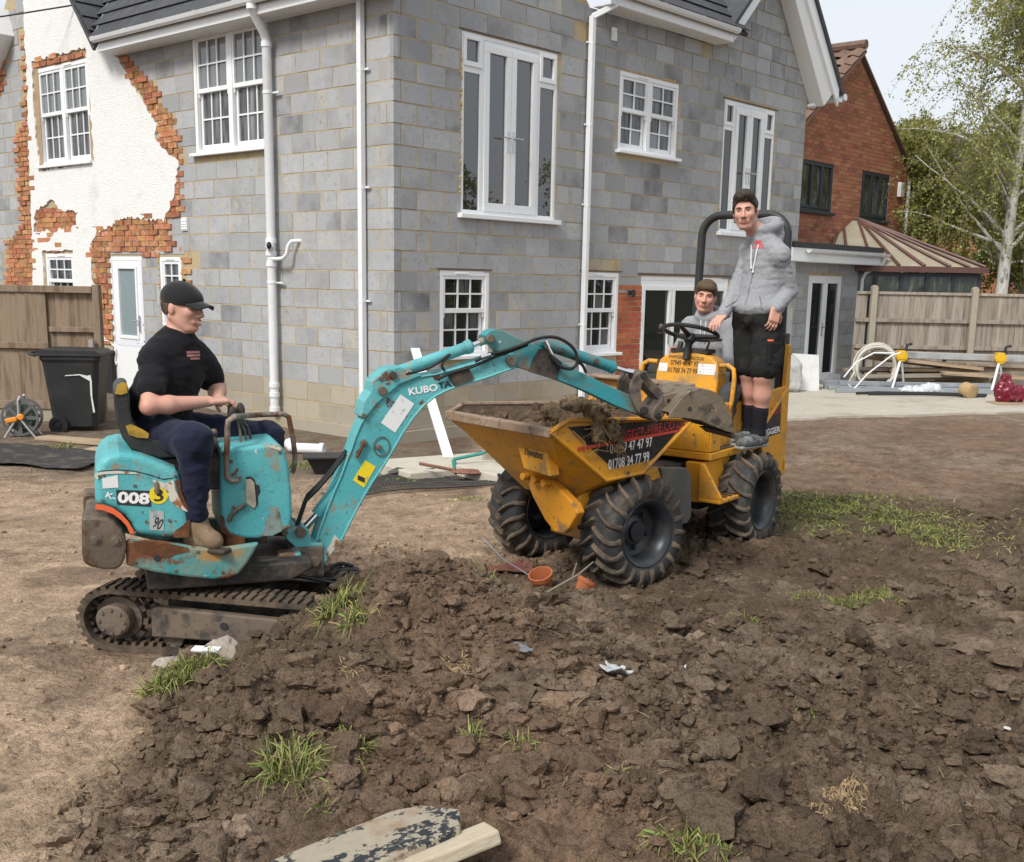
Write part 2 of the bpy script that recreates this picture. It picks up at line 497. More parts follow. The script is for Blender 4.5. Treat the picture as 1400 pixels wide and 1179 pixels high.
# ================================================================ SETTING: ground
def dug_mask(x, y):
    n = fbm2(x * 1.1, y * 1.1, 5, 4)
    left = sstep(-1.72, -1.32, x + .22 * n + .04 * (y - 4))
    top = 1 - sstep(6.25, 7.2, y + .45 * n - np.clip(x - .2, 0, 1.3) * 1.9 - np.clip(x - 1.5, 0, 6) * .1)
    return left * top
def track_zone(x, y):
    u = (x + 1.35) * .9877 - (y - 5.34) * .1564; v = (x + 1.35) * .1564 + (y - 5.34) * .9877
    return (1 - sstep(.50, .72, np.abs(u + .10))) * (1 - sstep(.34, .48, np.abs(v)))
def ground_h(x, y):
    d = dug_mask(x, y)
    h = .025 * fbm2(x * .55, y * .55, 1, 3) + .012 * fbm2(x * 2.3, y * 2.3, 2, 4)
    h = h * np.clip((13 - y) / 4, .15, 1)
    m = .47 * np.exp(-((x + .40) / .60) ** 2 - ((y - 4.82) / .64) ** 2)
    m += .20 * np.exp(-((x + .80) / .55) ** 2 - ((y - 3.95) / .5) ** 2)
    m += .17 * np.exp(-((x - .35) / .75) ** 2 - ((y - 4.35) / .6) ** 2) + .10 * np.exp(-((x - .15) / .5) ** 2 - ((y - 5.6) / .4) ** 2)
    m += .07 * np.exp(-((x - 1.3) / .6) ** 2 - ((y - 4.6) / .9) ** 2)
    wx, wy = x + .06 * fbm2(x * 5, y * 5, 21, 2), y + .06 * fbm2(x * 5, y * 5, 22, 2)
    a, ra = worley2(wx / .21, wy / .21, 3)
    b, rb = worley2(wx / .085, wy / .085, 4)
    c, rc = worley2(wx / .036, wy / .036, 6)
    rough = .35 + .65 * sstep(-.35, .35, fbm2(x * .8, y * .8, 9, 3)) * (1 - .62 * sstep(1.3, 2.6, x))
    cl = .070 * (.25 + ra) * np.maximum(0, 1 - (a / .60) ** 2) + .042 * (.30 + rb) * np.maximum(0, 1 - (b / .58) ** 2) + .016 * (.35 + rc) * np.maximum(0, 1 - (c / .58) ** 2)
    e, re_ = worley2(wx / .019, wy / .019, 7)
    cl += .007 * (.4 + re_) * np.maximum(0, 1 - (e / .6) ** 2)
    cl += .022 * fbm2(x * 4.2, y * 4.2, 8, 4) + .016 * np.abs(fbm2(x * 11, y * 11, 18, 4))
    h = h + d * (m + cl * rough)
    # scattered lumps and ruts outside the dug soil
    out = (1 - d) * (y > 2) * (y < 13)
    lump = sstep(.25, .8, fbm2(x * .9, y * .9, 31, 3))
    h = h + out * (1 + 1.6 * sstep(.6, 1.6, x)) * (.010 * np.maximum(0, 1 - (b / .7) ** 2) * (.25 + lump) + .006 * np.maximum(0, 1 - (c / .7) ** 2) * (.4 + lump))
    rut = (1 - sstep(.0, .18, np.abs(x - 2.5 - .18 * (y - 3) - .1 * fbm2(x * .5, y * .5, 14, 2)))) * (1 - sstep(5, 7, y)) * sstep(2.2, 3, y)
    h = h - .035 * rut
    tz = track_zone(x, y)
    h = h * (1 - tz) + tz * np.minimum(h, .0 + .006 * fbm2(x * 9, y * 9, 17, 2))
    return h - .012 * sstep(9, 16, y) - .10 * sstep(9.3, 11.3, y) * (1 - sstep(.6, 2.6, x)) * sstep(-4.3, -3.0, x)
def ground_c(x, y, h):
    d = dug_mask(x, y)
    n1 = fbm2(x * .8, y * .8, 41, 4); n2 = fbm2(x * 6, y * 6, 42, 3); n3 = fbm2(x * 2.2, y * 2.2, 43, 4)
    tan = np.array((.42, .302, .207)); brown = np.array((.25, .168, .115)); dark = np.array((.128, .090, .060)); red = np.array((.185, .120, .079)); pale = np.array((.29, .22, .16)); grn = np.array((.105, .10, .045)); grey = np.array((.16, .13, .10))
    f = lambda t: np.clip(t, 0, 1)[:, None]
    right = f(sstep(.5, 2.0, x + .3 * n1))
    c = tan * (1 - right) + brown * right
    c = c + (pale - c) * f(.75 * right[:, 0] * sstep(-.15, .45, n1 + .25 * n3 + .25 * sstep(11, 15, y)))
    c = c + (grey - c) * f(.8 * sstep(9.2, 10.6, y + .4 * n1) * sstep(.0, -.9, x) )
    c = c + (dark - c) * f(d)
    c = c + (red - c) * f(d * sstep(.15, .75, n1 + .3 * n3) * .8)
    c = c + (pale * .8 - c) * f(d * sstep(.25, .7, n3 * .8 + .35 * sstep(1.0, 2.2, x) * (1 - sstep(3.6, 4.2, y))) * .55)
    c = c + (brown * .75 - c) * f((1 - d) * sstep(.2, .7, n3) * .6)
    gp = np.exp(-(((x - 2.6) / .85) ** 2 + ((y - 8.6) / .95) ** 2) ** 2)
    c = c + (grn - c) * f(gp * sstep(-.4, .3, n3) * .8)
    far = f(sstep(22, 26, y))
    c = c + (np.array((.06, .075, .03)) - c) * far
    n4 = fbm2(x * 14, y * 14, 44, 3)
    return c * (1 + .14 * n2 + .18 * n4)[:, None]

def spaced(segs):
    out = []
    for a, b, st in segs:
        k = max(1, int(round((b - a) / st)))
        out += list(a + (b - a) * np.arange(k) / k)
    return np.array(out + [segs[-1][1]])
gx = spaced([(-900, -60, 120), (-60, -14, 8), (-14, -6, .12), (-6, -2.6, .04), (-2.6, 2.8, .0095), (2.8, 5, .025), (5, 10, .08), (10, 20, .5), (20, 60, 8), (60, 900, 120)])
gy = spaced([(-300, -20, 60), (-20, 2, 2), (2, 2.8, .05), (2.8, 5.4, .0095), (5.4, 7.6, .018), (7.6, 12, .045), (12, 22, .1), (22, 60, 4), (60, 2000, 160)])
GX, GY = np.meshgrid(gx, gy, indexing='xy')
gxf, gyf = GX.ravel(), GY.ravel()
gz = np.zeros_like(gxf)
_near = (np.abs(gxf) < 16) & (gyf > 1) & (gyf < 26)
gz[_near] = ground_h(gxf[_near], gyf[_near])
gz[~_near] = -.02
gcol = np.tile(np.array((.07, .08, .035)), (len(gxf), 1))
gcol[_near] = ground_c(gxf[_near], gyf[_near], gz[_near])
gcol[(gyf <= 1)] = (.12, .085, .055)
_i = np.arange(len(gy) * len(gx)).reshape(len(gy), len(gx))
gf = np.stack([_i[:-1, :-1].ravel(), _i[:-1, 1:].ravel(), _i[1:, 1:].ravel(), _i[1:, :-1].ravel()], 1)
m_soil = M('soil', (.1, .07, .05), rough=.95, spec=.15, attr=True, var=[(45, (.58,), .5, .66, 6), (160, (.66,), .5, .62, 4), (9, (.80,), .42, .62, 5)], bump=[(38, .018), (140, .009)])
ground = raw_mesh('ground', np.stack([gxf, gyf, gz], 1), gf, m_soil, colors=gcol)
tag(ground, 'bare garden soil, dry tan on one side and dug dark brown on the other', kind='structure')
def gh(x, y): return float(ground_h(np.array([float(x)]), np.array([float(y)]))[0])

# clods: nobody could count them
def ico(sub):
    bm = bmesh.new(); bmesh.ops.create_icosphere(bm, subdivisions=sub, radius=1)
    v = np.array([tuple(p.co) for p in bm.verts]); f = np.array([[q.index for q in p.verts] for p in bm.faces]); bm.free()
    return v, f
def clod_shapes(sub, n, amp):
    v, f = ico(sub); out = []
    for i in range(n):
        s = .75 + .55 * rng.random(3); s[2] *= .8
        d = 1 + amp * fbm3(v[:, 0] * 1.1 + 7 * i, v[:, 1] * 1.1, v[:, 2] * 1.1, 50 + i, 3) + .35 * amp * fbm3(v[:, 0] * 3.3, v[:, 1] * 3.3 + i, v[:, 2] * 3.3, 90 + i, 2)
        w = v * d[:, None]
        for k in range(4):                              # broken flat faces
            nrm = rng.normal(size=3); nrm /= np.linalg.norm(nrm); lim = .5 + .4 * rng.random()
            e = np.maximum(0, w @ nrm - lim); w = w - np.outer(e * .85, nrm)
        out.append((w * s, f))
    return out
def scatter(name, mat, shapes, P, S, C, sink=.35):
    V, F, K, n = [], [], [], 0
    for p, s, c in zip(P, S, C):
        v, f = shapes[rng.integers(len(shapes))]
        a = rng.random() * 2 * pi; ca, sa = cos(a), sin(a)
        w = np.stack([v[:, 0] * ca - v[:, 1] * sa, v[:, 0] * sa + v[:, 1] * ca, v[:, 2]], 1) * s
        w = w + p; w[:, 2] += s * (.8 - 2 * sink)
        V.append(w); F.append(f + n); K.append(np.tile(c, (len(v), 1))); n += len(v)
    return raw_mesh(name, np.concatenate(V), np.concatenate(F), mat, None, True, np.concatenate(K), angle=38)
def dug_points(n, xr, yr, thr, fn=None):
    X, Y = [], []
    while sum(map(len, X)) < n:
        y = yr[0] + (yr[1] - yr[0]) * rng.random(n) ** 1.5; x = xr[0] + (xr[1] - xr[0]) * rng.random(n)
        x = x * (.45 + .55 * y / yr[1])
        k = (dug_mask(x, y) * (.25 + .75 * sstep(-.4, .4, fbm2(x * .9, y * .9, 61, 3))) > thr * rng.random(n)) & (track_zone(x, y) < .3) & (rng.random(n) > .6 * sstep(1.2, 2.4, x))
        k &= ~((np.abs(x + .2) < .55) & (y < 3.36))
        X.append(x[k]); Y.append(y[k])
    return np.concatenate(X)[:n], np.concatenate(Y)[:n]
def clods(name, n, smin, smax, pw, sub, amp, label):
    x, y = dug_points(n, (-2.2, 4.6), (2.75, 8.6), .9)
    s = smin * (smax / smin) ** (rng.random(n) ** pw)
    z = ground_h(x, y)
    c = ground_c(x, y, z); c = c * (.75 + .5 * rng.random(n))[:, None] + np.array((.05, .04, .03)) * (rng.random(n) ** 2)[:, None]
    o = scatter(name, m_soil, clod_shapes(sub, 14, amp), np.stack([x, y, z], 1), s, c)
    return tag(o, label, kind='stuff')
clods('soil_clods', 950, .024, .088, 2.0, 3, .55, 'large broken clods of dark dug soil')
clods('soil_lumps', 6500, .010, .030, 1.7, 2, .45, 'fist sized lumps of dark dug soil')
clods('soil_crumbs', 24000, .0035, .012, 1.5, 1, .3, 'small crumbs of dark soil')
# pebbles and crumbs on the dry soil
_n = 2600
_x = -5 + 6.0 * rng.random(_n); _y = 3.2 + 7.0 * rng.random(_n) ** 1.2
_k = dug_mask(_x, _y) < .4; _x, _y = _x[_k], _y[_k]; _z = ground_h(_x, _y)
o = scatter('gravel', m_soil, clod_shapes(1, 8, .25), np.stack([_x, _y, _z], 1), .004 * 6 ** (rng.random(len(_x)) ** 2.2), ground_c(_x, _y, _z) * (.7 + .9 * rng.random(len(_x)))[:, None])
tag(o, 'small stones and dry crumbs on the tan soil', kind='stuff')

# ================================================================ MATERIALS for buildings
m_mortar = M('mortar', (.45, .365, .225), .95, spec=.1, var=[(5, (.30, .22, .13), .5, .75), (1.1, (.36, .35, .33), .5, .7)], bump=[(60, .004)])
m_block = M('grey_block', (.385, .393, .404), .92, spec=.12, rand=.10, var=[(1.3, (.29, .292, .295), .50, .72), (3.5, (.46, .462, .465), .55, .8), (4.5, (.45, .415, .345), .56, .68), (16, (.31, .305, .295), .58, .68), (70, (.86,), .5, .7)], bump=[(90, .003), (9, .004)])
m_blockdark = M('dark_block', (.335, .340, .347), .92, spec=.12, rand=.12, var=[(1.3, (.15, .155, .165), .5, .72), (3.5, (.36, .37, .385), .58, .8), (70, (.86,), .5, .7)], bump=[(90, .003), (9, .004)])
m_sandblock = M('sand_block', (.37, .335, .27), .95, spec=.1, rand=.12, var=[(3, (.36, .30, .2), .5, .7)], bump=[(80, .003)])
m_brick = M('old_brick', (.43, .185, .088), .9, spec=.15, rand=.26, hue=.018, var=[(9, (.27, .115, .07), .5, .7), (14, (.50, .34, .20), .52, .66), (30, (.52, .42, .30), .60, .70)], bump=[(50, .005)])
m_redbrick = M('red_brick', (.42, .125, .065), .9, spec=.15, rand=.18, hue=.012, var=[(20, (.28, .08, .05), .5, .7)], bump=[(60, .003)])
m_nbrick = M('neighbour_brick', (.38, .165, .095), .9, spec=.15, rand=.22, hue=.015, var=[(.5, (.28, .115, .07), .5, .75), (20, (.34, .12, .07), .5, .7)], bump=[(60, .003)])
m_nmortar = M('neighbour_mortar', (.30, .20, .15), .95)
m_render = M('white_render', (.80, .80, .78), .9, spec=.15, var=[(2.2, (.64, .62, .58), .55, .8), (30, (.72, .71, .69), .5, .7)], bump=[(48, .012), (120, .005)])
m_plaster = M('bare_plaster', (.40, .285, .17), .95, var=[(6, (.30, .2, .12), .5, .7)], bump=[(30, .008)])
m_upvc = M('white_upvc', (.80, .81, .82), .28, spec=.45, var=[(4, (.70, .70, .69), .58, .8)])
m_pipe = M('white_pipe', (.76, .775, .79), .35, spec=.4, var=[(3, (.66, .66, .65), .55, .8)])
m_soffit = M('white_soffit', (.72, .72, .71), .5)
m_glass = M('window_glass', (.012, .014, .015), .02, ior=1.9)
m_glassgrey = M('window_glass_grey', (.17, .18, .185), .03, ior=2.0, stretch=(1, 1, .12), var=[(5, (.12, .13, .135), .45, .65)])
m_glasscurt = M('window_glass_net', (.11, .115, .115), .04, spec=.6, stretch=(1, 1, .1), var=[(16, (.03, .03, .03), .45, .6), (5, (.24, .24, .235), .55, .7)])
m_frosted = M('frosted_glass', (.22, .28, .29), .25, spec=.5)
m_handle = M('steel_handle', (.6, .6, .6), .25, metal=.9)
m_tile = M('dark_roof_tile', (.060, .062, .070), .75, spec=.3, rand=.12, var=[(6, (.085, .087, .095), .5, .7)], bump=[(60, .002)])
m_lead = M('lead', (.20, .21, .22), .5, metal=.3)
m_black = M('black_plastic', (.018, .018, .019), .45)
m_foam = M('expanding_foam', (.50, .34, .14), .9, bump=[(40, .012)])
m_tape = M('blue_print_film', (.72, .75, .80), .35, var=[(14, (.10, .13, .32), .60, .63)])

# ================================================================ HOUSE (local +x along the garden front, +y along the side, outward -y / -x)
HX, HY, HA = -1.35946, 12.78338, radians(48.25)
house = empty('house', (HX, HY, 0), HA, 'half finished house of grey blocks with white windows and a torn white rendered corner', 'house')
Z0 = 4.536
def F(face):
    return (lambda s, d, z: (s, -d, z)) if face == 'R' else (lambda s, d, z: (-d, s, z))
def fbox(mb, face, s0, s1, d0, d1, z0, z1, mi=0):
    f = F(face)
    v = [f(s, d, z) for s in (s0, s1) for d in (d0, d1) for z in (z0, z1)]
    return mb.add(v, [(0, 1, 3, 2), (4, 6, 7, 5), (0, 4, 5, 1), (2, 3, 7, 6), (0, 2, 6, 4), (1, 5, 7, 3)], mi)
OPEN_R = [(1.045, 2.755, 2.515, 4.53), (.715, 1.55, .86, 1.858), (3.355, 4.17, .80, 1.887), (4.04, 5.43, 3.505, 4.522), (6.67, 8.20, 2.55, 4.49), (4.70, 7.05, .02, 1.858)]
OPEN_L = [(2.235, 3.83, 3.30, 4.772), (6.535, 8.11, 3.362, 4.79), (5.30, 6.21, .10, 2.007), (4.285, 4.825, 1.05, 1.99), (7.27, 8.17, 1.15, 2.042)]
def wall_cells(face, s0, s1, z0, z1, opens, d0, d1):
    mb = MB()
    S = sorted({s0, s1} | {v for o in opens for v in o[:2]}); Zs = sorted({z0, z1} | {v for o in opens for v in o[2:]})
    for a, b in zip(S, S[1:]):
        run = None
        for c, d in zip(Zs, Zs[1:]):
            hit = any(o[0] - 1e-6 <= a and b <= o[1] + 1e-6 and o[2] - 1e-6 <= c and d <= o[3] + 1e-6 for o in opens)
            if not hit:
                run = [c, d] if run is None else [run[0], d]
            if (hit or d == Zs[-1]) and run is not None:
                fbox(mb, face, a, b, d0, d1, run[0], run[1]); run = None
    return mb
GAB1, GAB2, GABL = [(0, 4.80), (3.35, 4.80), (3.35, 5.20), (1.7, 6.75), (0, 5.0)], [(6.1, 4.80), (9.2, 4.80), (9.2, 5.28), (7.95, 6.72), (6.5, 5.30), (6.1, 5.18)], [(5.85, 4.80), (9.8, 4.80), (9.8, 4.95), (7.9, 7.1), (5.85, 4.95)]
w_r = wall_cells('R', .12, 9.2, -.25, 4.80, OPEN_R, -.20, -.003)
fr_ = F('R'); fl_ = F('L')
w_r.prism(GAB1, lambda u, v, w: fr_(u if u > 0 else .0, w, v), -.20, -.008)
w_r.prism([(3.35, 4.80), (6.1, 4.80), (6.1, 5.18), (3.35, 5.18)], lambda u, v, w: fr_(u, w, v), -.20, -.008)
w_r.prism(GAB2, lambda u, v, w: fr_(u, w, v), -.20, -.008)
w_l = wall_cells('L', .008, 11.0, -.25, 4.80, OPEN_L, -.20, -.003)
w_l.prism(GABL, lambda u, v, w: fl_(u, w, v), -.20, -.008)
wall_r = w_r.build('wall', m_mortar, house)
wall_l = w_l.build('wall', m_mortar, house)
mb = MB(); mb.box(8.98, 9.19, .2, 8, -.25, 4.8); mb.build('wall', m_mortar, house)
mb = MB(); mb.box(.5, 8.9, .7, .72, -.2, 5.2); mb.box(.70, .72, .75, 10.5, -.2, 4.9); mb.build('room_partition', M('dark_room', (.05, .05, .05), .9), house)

def px_poly(pts): return pts
def inside(poly, x, y):
    r = False; n = len(poly)
    for i in range(n):
        x1, y1 = poly[i]; x2, y2 = poly[(i + 1) % n]
        if (y1 > y) != (y2 > y) and x < (x2 - x1) * (y - y1) / (y2 - y1) + x1: r = not r
    return r
# outline of the old white render and of the torn brick band beside it, on the side wall (s, z)
RENDER = [(6.46, 5.618), (6.352, 5.467), (6.137, 5.177), (5.927, 4.852), (5.608, 4.662), (5.382, 4.37), (5.062, 4.103), (4.722, 3.725), (4.772, 3.558), (4.494, 3.379), (4.219, 3.223), (4.359, 2.775), (4.636, 2.475), (5.009, 2.502), (5.67, 2.547), (6.027, 2.442), (6.501, 2.345), (6.672, 2.167), (6.681, 1.685), (6.525, 1.311), (6.448, 0.805), (6.1, 0.648), (6.123, 0.409), (6.893, 0.361), (7.198, 0.68), (7.377, 1.121), (8.342, 1.09), (8.623, 1.431), (8.536, 2.237), (8.494, 3.249), (8.404, 4.233), (8.365, 5.194), (8.338, 5.884)]
BRICKZ = [[(8.486, 2.237), (8.374, 2.687), (7.757, 2.78), (7.013, 2.673), (7.087, 2.418), (7.259, 2.117), (8.509, 2.066)], [(8.273, 4.812), (8.156, 4.959), (6.504, 4.858), (6.392, 4.727), (6.525, 4.662), (8.041, 4.756)], [(5.963, 4.894), (5.593, 4.813), (5.228, 4.592), (4.877, 4.303), (4.537, 3.992), (4.255, 3.709), (4.197, 3.287), (4.175, 2.845), (4.254, 2.486), (4.49, 2.472), (4.509, 2.22), (4.023, 1.986), (4.053, 1.542), (4.268, 1.538), (4.236, 1.986), (6.382, 2.06), (6.177, 1.986), (6.25, 1.265), (6.134, 0.733), (6.522, 0.714), (6.634, 1.308), (6.754, 2.221), (6.551, 2.483), (5.911, 2.573), (4.649, 2.543), (4.327, 3.2), (4.772, 3.558), (4.79, 3.796), (5.348, 4.319), (5.703, 4.691)], [(8.338, 5.884), (8.341, 5.191), (8.404, 4.233), (8.444, 3.247), (8.439, 2.576), (8.547, 1.432), (8.765, 0.958), (9.727, 0.923), (9.468, 2.246), (9.026, 2.381), (8.896, 3.605), (8.956, 3.889), (8.591, 4.138), (8.485, 5.208)], [(10.314, 5.421), (9.204, 5.292), (9.102, 5.116), (9.136, 4.736), (9.428, 4.541), (10.474, 4.518)]]

def clip_spans(s0, s1, z0, z1, opens, mn=.035):
    spans = [(s0, s1)]
    for o in opens:
        if o[2] - .02 < z1 - .05 and o[3] + .02 > z0 + .05:
            new = []
            for a, b in spans:
                if o[1] <= a or o[0] >= b: new.append((a, b)); continue
                if o[0] - .012 - a > mn: new.append((a, o[0] - .012))
                if b - o[1] - .012 > mn: new.append((o[1] + .012, b))
            spans = new
    return spans
pieces = []                       # (distance, face, s0, s1, z0, z1, kind)
def gable_lim(poly, s):
    zs = []
    for i in range(len(poly)):
        (a, za), (b, zb) = poly[i], poly[(i + 1) % len(poly)]
        if a != b and min(a, b) <= s <= max(a, b): zs.append(za + (zb - za) * (s - a) / (b - a))
    return max(zs) if zs else 4.8
rnd = random.Random(3)
for face, S1, opens in (('R', 9.2, OPEN_R), ('L', 10.6, OPEN_L)):
    for i in range(-9, 20):
        zt = Z0 - .225 * i - .0085; zb = Z0 - .225 * (i + 1) + .0085
        if zt < -.02: continue
        odd = i % 2
        if face == 'R': js = [0, .105] if odd else [0, .335]
        else: js = [0, .45] if odd else [0, .105, .225]
        while js[-1] < S1:
            L_ = .45 if rnd.random() > .08 else rnd.choice((.225, .3, .34))
            js.append(js[-1] + L_)
        js[-1] = S1
        for a, b in zip(js, js[1:]):
            a2 = a + (.0085 if a > 0 else 0); b2 = b - .0085
            for c, d in clip_spans(a2, b2, zb, zt, opens):
                zz0, zz1 = zb, zt
                for o in opens:                              # cut courses above and below the openings
                    if o[0] < (c + d) / 2 < o[1]:
                        if o[3] > zz0 and o[3] < zz1: zz0 = max(zz0, o[3] + .02)
                        if o[2] < zz1 and o[2] > zz0: zz1 = min(zz1, o[2] - .02)
                if zz1 - zz0 < .04 or d - c < .03: continue
                lim = 9
                mid = (c + d) / 2
                if zz1 > 4.8:
                    if face == 'R': lim = min(gable_lim(GAB1, c), gable_lim(GAB1, d)) if mid < 3.35 else (5.18 if mid < 6.1 else min(gable_lim(GAB2, c + .001), gable_lim(GAB2, d - .001)))
                    else: lim = min(gable_lim(GABL, c), gable_lim(GABL, d)) if mid > 5.85 else 4.8
                zz1 = min(zz1, lim)
                if zz1 - zz0 < .04: continue
                kind = 'block'
                if face == 'L':
                    zc = (zz0 + zz1) / 2
                    if inside(RENDER, mid, zc) or any(inside(p, mid, zc) for p in BRICKZ): continue
                if face == 'R' and 4.17 < mid < 4.70 and zt < 1.75: continue
                if zz1 < .50: kind = 'sand'
                elif rnd.random() < ((.62 if zz0 > 2.9 else .34) if face == 'R' and mid > 2.8 else (.30 if zz0 > 3.3 else .10)): kind = 'dark'
                pieces.append((math.hypot(c + 11 * 0, 0) + mid + (0 if face == 'R' else .3) + .15 * abs((zz0 + zz1) / 2 - 2.5), face, c, d, zz0, zz1, kind))
pieces.sort()
block_mesh = {}
def block_obj(p):
    _, face, c, d, z0, z1, kind = p
    w, h = d - c, z1 - z0
    key = (face, round(w, 3), round(h, 3), kind)
    mt = {'sand': m_sandblock, 'dark': m_blockdark, 'block': m_block}[kind]
    key = key + (mt.name,)
    if key not in block_mesh:
        mb = MB(); fbox(mb, face, 0, w, -.06, .0, 0, h)
        block_mesh[key] = mb.mesh('concrete_block', mt)
    o = bpy.data.objects.new('concrete_block', block_mesh[key]); COL.objects.link(o)
    o.parent = wall_r if face == 'R' else wall_l
    dd = rnd.uniform(-.002, .003)
    o.location = F(face)(c, dd, z0)
rest = {}
cntr = {'R': 0, 'L': 0}
for p in pieces:
    cntr[p[1]] += 1
    if cntr[p[1]] <= (190 if p[1] == 'R' else 110): block_obj(p)
    else: rest.setdefault((p[1], p[6]), []).append(p)
for (face, kind), ps in rest.items():
    mb = MB()
    for p in ps: fbox(mb, face, p[2], p[3], -.06, rnd.uniform(-.002, .003), p[4], p[5])
    tag(mb.build('concrete_block', {'sand': m_sandblock, 'dark': m_blockdark, 'block': m_block}[kind], wall_r if face == 'R' else wall_l), 'farther grey blocks of the wall', kind='stuff')
# concrete plinth under the blocks
mb = MB(); fbox(mb, 'R', -.05, 9.2, .0, .05, -.3, .03); fbox(mb, 'L', .0, 10.6, .0, .05, -.3, .03); mb.build('plinth', m_sandblock, house)

# bricks of the torn patches: recessed, ragged
brick_mesh = []
for k in range(5):
    mb = MB(); L_ = (.215, .215, .205, .215, .10)[k]; H_ = .065
    v = np.array([(x, y, z) for x in (0, .06) for y in (0, L_) for z in (0, H_)]) + rng.normal(0, .0035, (8, 3))
    mb.add(v, [(0, 1, 3, 2), (4, 6, 7, 5), (0, 4, 5, 1), (2, 3, 7, 6), (0, 2, 6, 4), (1, 5, 7, 3)])
    brick_mesh.append(mb.mesh('brick', m_brick))
nb = 0; brest = MB()
for poly in BRICKZ:
    s_lo, s_hi = min(p[0] for p in poly), max(p[0] for p in poly); z_lo, z_hi = min(p[1] for p in poly), max(p[1] for p in poly)
    z = z_lo; row = 0
    while z < z_hi:
        s = s_lo - (.11 if row % 2 else 0)
        while s < s_hi:
            k = rnd.choice((0, 1, 2, 3)); L_ = .225
            if inside(poly, s + .11, z + .03) and not any(o[0] - .05 < s + .11 < o[1] + .05 and o[2] - .03 < z + .03 < o[3] + .03 for o in OPEN_L) and nb < 298:
                o = bpy.data.objects.new('brick', brick_mesh[k]); COL.objects.link(o); o.parent = wall_l
                o.location = (-.018 + rnd.uniform(-.014, .012), s, z); o.rotation_euler = (0, 0, rnd.uniform(-.02, .02)); nb += 1
            elif inside(poly, s + .11, z + .03) and not any(o[0] - .05 < s + .11 < o[1] + .05 and o[2] - .03 < z + .03 < o[3] + .03 for o in OPEN_L):
                q_ = -.018 + rnd.uniform(-.014, .012); brest.box(q_, q_ + .06, s, s + .21, z, z + rnd.uniform(.058, .066))
            s += L_
        z += .075; row += 1
if brest.f: tag(brest.build('brick', m_brick, wall_l), 'remaining old bricks at the left edge', kind='stuff')
# brick panel beside the patio door
rb = MB(); fbox(rb, 'R', 0, .215, -.05, .0, 0, .065); rbm = rb.mesh('brick', m_redbrick)
rb = MB(); fbox(rb, 'R', 0, .1025, -.05, .0, 0, .065); rbh = rb.mesh('brick', m_redbrick)
for r_ in range(23):
    s = 4.175
    seq = [0, 0, 1] if r_ % 2 else [1, 0, 0]
    for q_ in seq:
        o = bpy.data.objects.new('brick', rbh if q_ else rbm); COL.objects.link(o); o.parent = wall_r
        o.location = (s, rnd.uniform(-.004, .002), .01 + .075 * r_); s += .1125 if q_ else .225
    fb = MB()

# the render sheet, ragged edge, with depth
def ragged(poly, step=.05, amp=.03, seed=1):
    out = []; n = len(poly); r = random.Random(seed)
    for i in range(n):
        a, b = Vector(poly[i]), Vector(poly[(i + 1) % n]); k = max(1, int((b - a).length / step)); nr = Vector((-(b - a).y, (b - a).x)).normalized()
        for j in range(k):
            q = a.lerp(b, j / k) + nr * r.uniform(-amp, amp); out.append((q.x, q.y))
    return out
def sheet(name, poly, holes, face, d0, d1, mat, parent, sub=None):
    loops = [poly] + holes
    tri = tessellate_polygon([[Vector((x, y, 0)) for x, y in l] for l in loops])
    flat = [p for l in loops for p in l]; n = len(flat); f = F(face)
    v = [f(s, d1, z) for s, z in flat] + [f(s, d0, z) for s, z in flat]
    fc = [list(t) for t in tri] + [[n + i for i in t][::-1] for t in tri]
    b = 0
    for l in loops:
        for i in range(len(l)): j = (i + 1) % len(l); fc.append([b + i, b + j, n + b + j, n + b + i])
        b += len(l)
    mb = MB(); mb.add(v, fc); return mb.build(name, mat, parent)
holes = [ragged([(o[0] - .10, o[2] - .02), (o[1] + .02, o[2] - .06), (o[1] + .10, o[2] + .5), (o[1] + .07, o[3] + .12), (o[0] - .02, o[3] + .14)], .06, .025, 5) for o in (OPEN_L[1],)] + [ragged([(OPEN_L[4][0] - .03, .2), (OPEN_L[4][1] + .06, .2), (OPEN_L[4][1] + .05, OPEN_L[4][3] + .05), (OPEN_L[4][0] - .04, OPEN_L[4][3] + .05)], .08, .015, 6)]
holes += [ragged(p, .05, .03, 9) for p in [[(8.467, 2.373), (8.374, 2.687), (7.746, 2.867), (7.558, 2.687), (7.015, 2.652), (7.08, 2.482), (7.314, 2.422), (8.023, 2.389)]]]
sheet('render', ragged(RENDER, .05, .028, 2), holes, 'L', -.007, .026, m_render, house)
for a, b, c, d in [(8.05, 8.42, 3.2, 4.9), (6.45, 8.3, 3.1, 3.36), (6.4, 6.56, 3.3, 4.0), (5.9, 6.5, 4.5, 5.0)]:
    mb = MB(); fbox(mb, 'L', a, b, -.0045, .004, c, d); mb.build('bare_plaster', m_plaster, house)

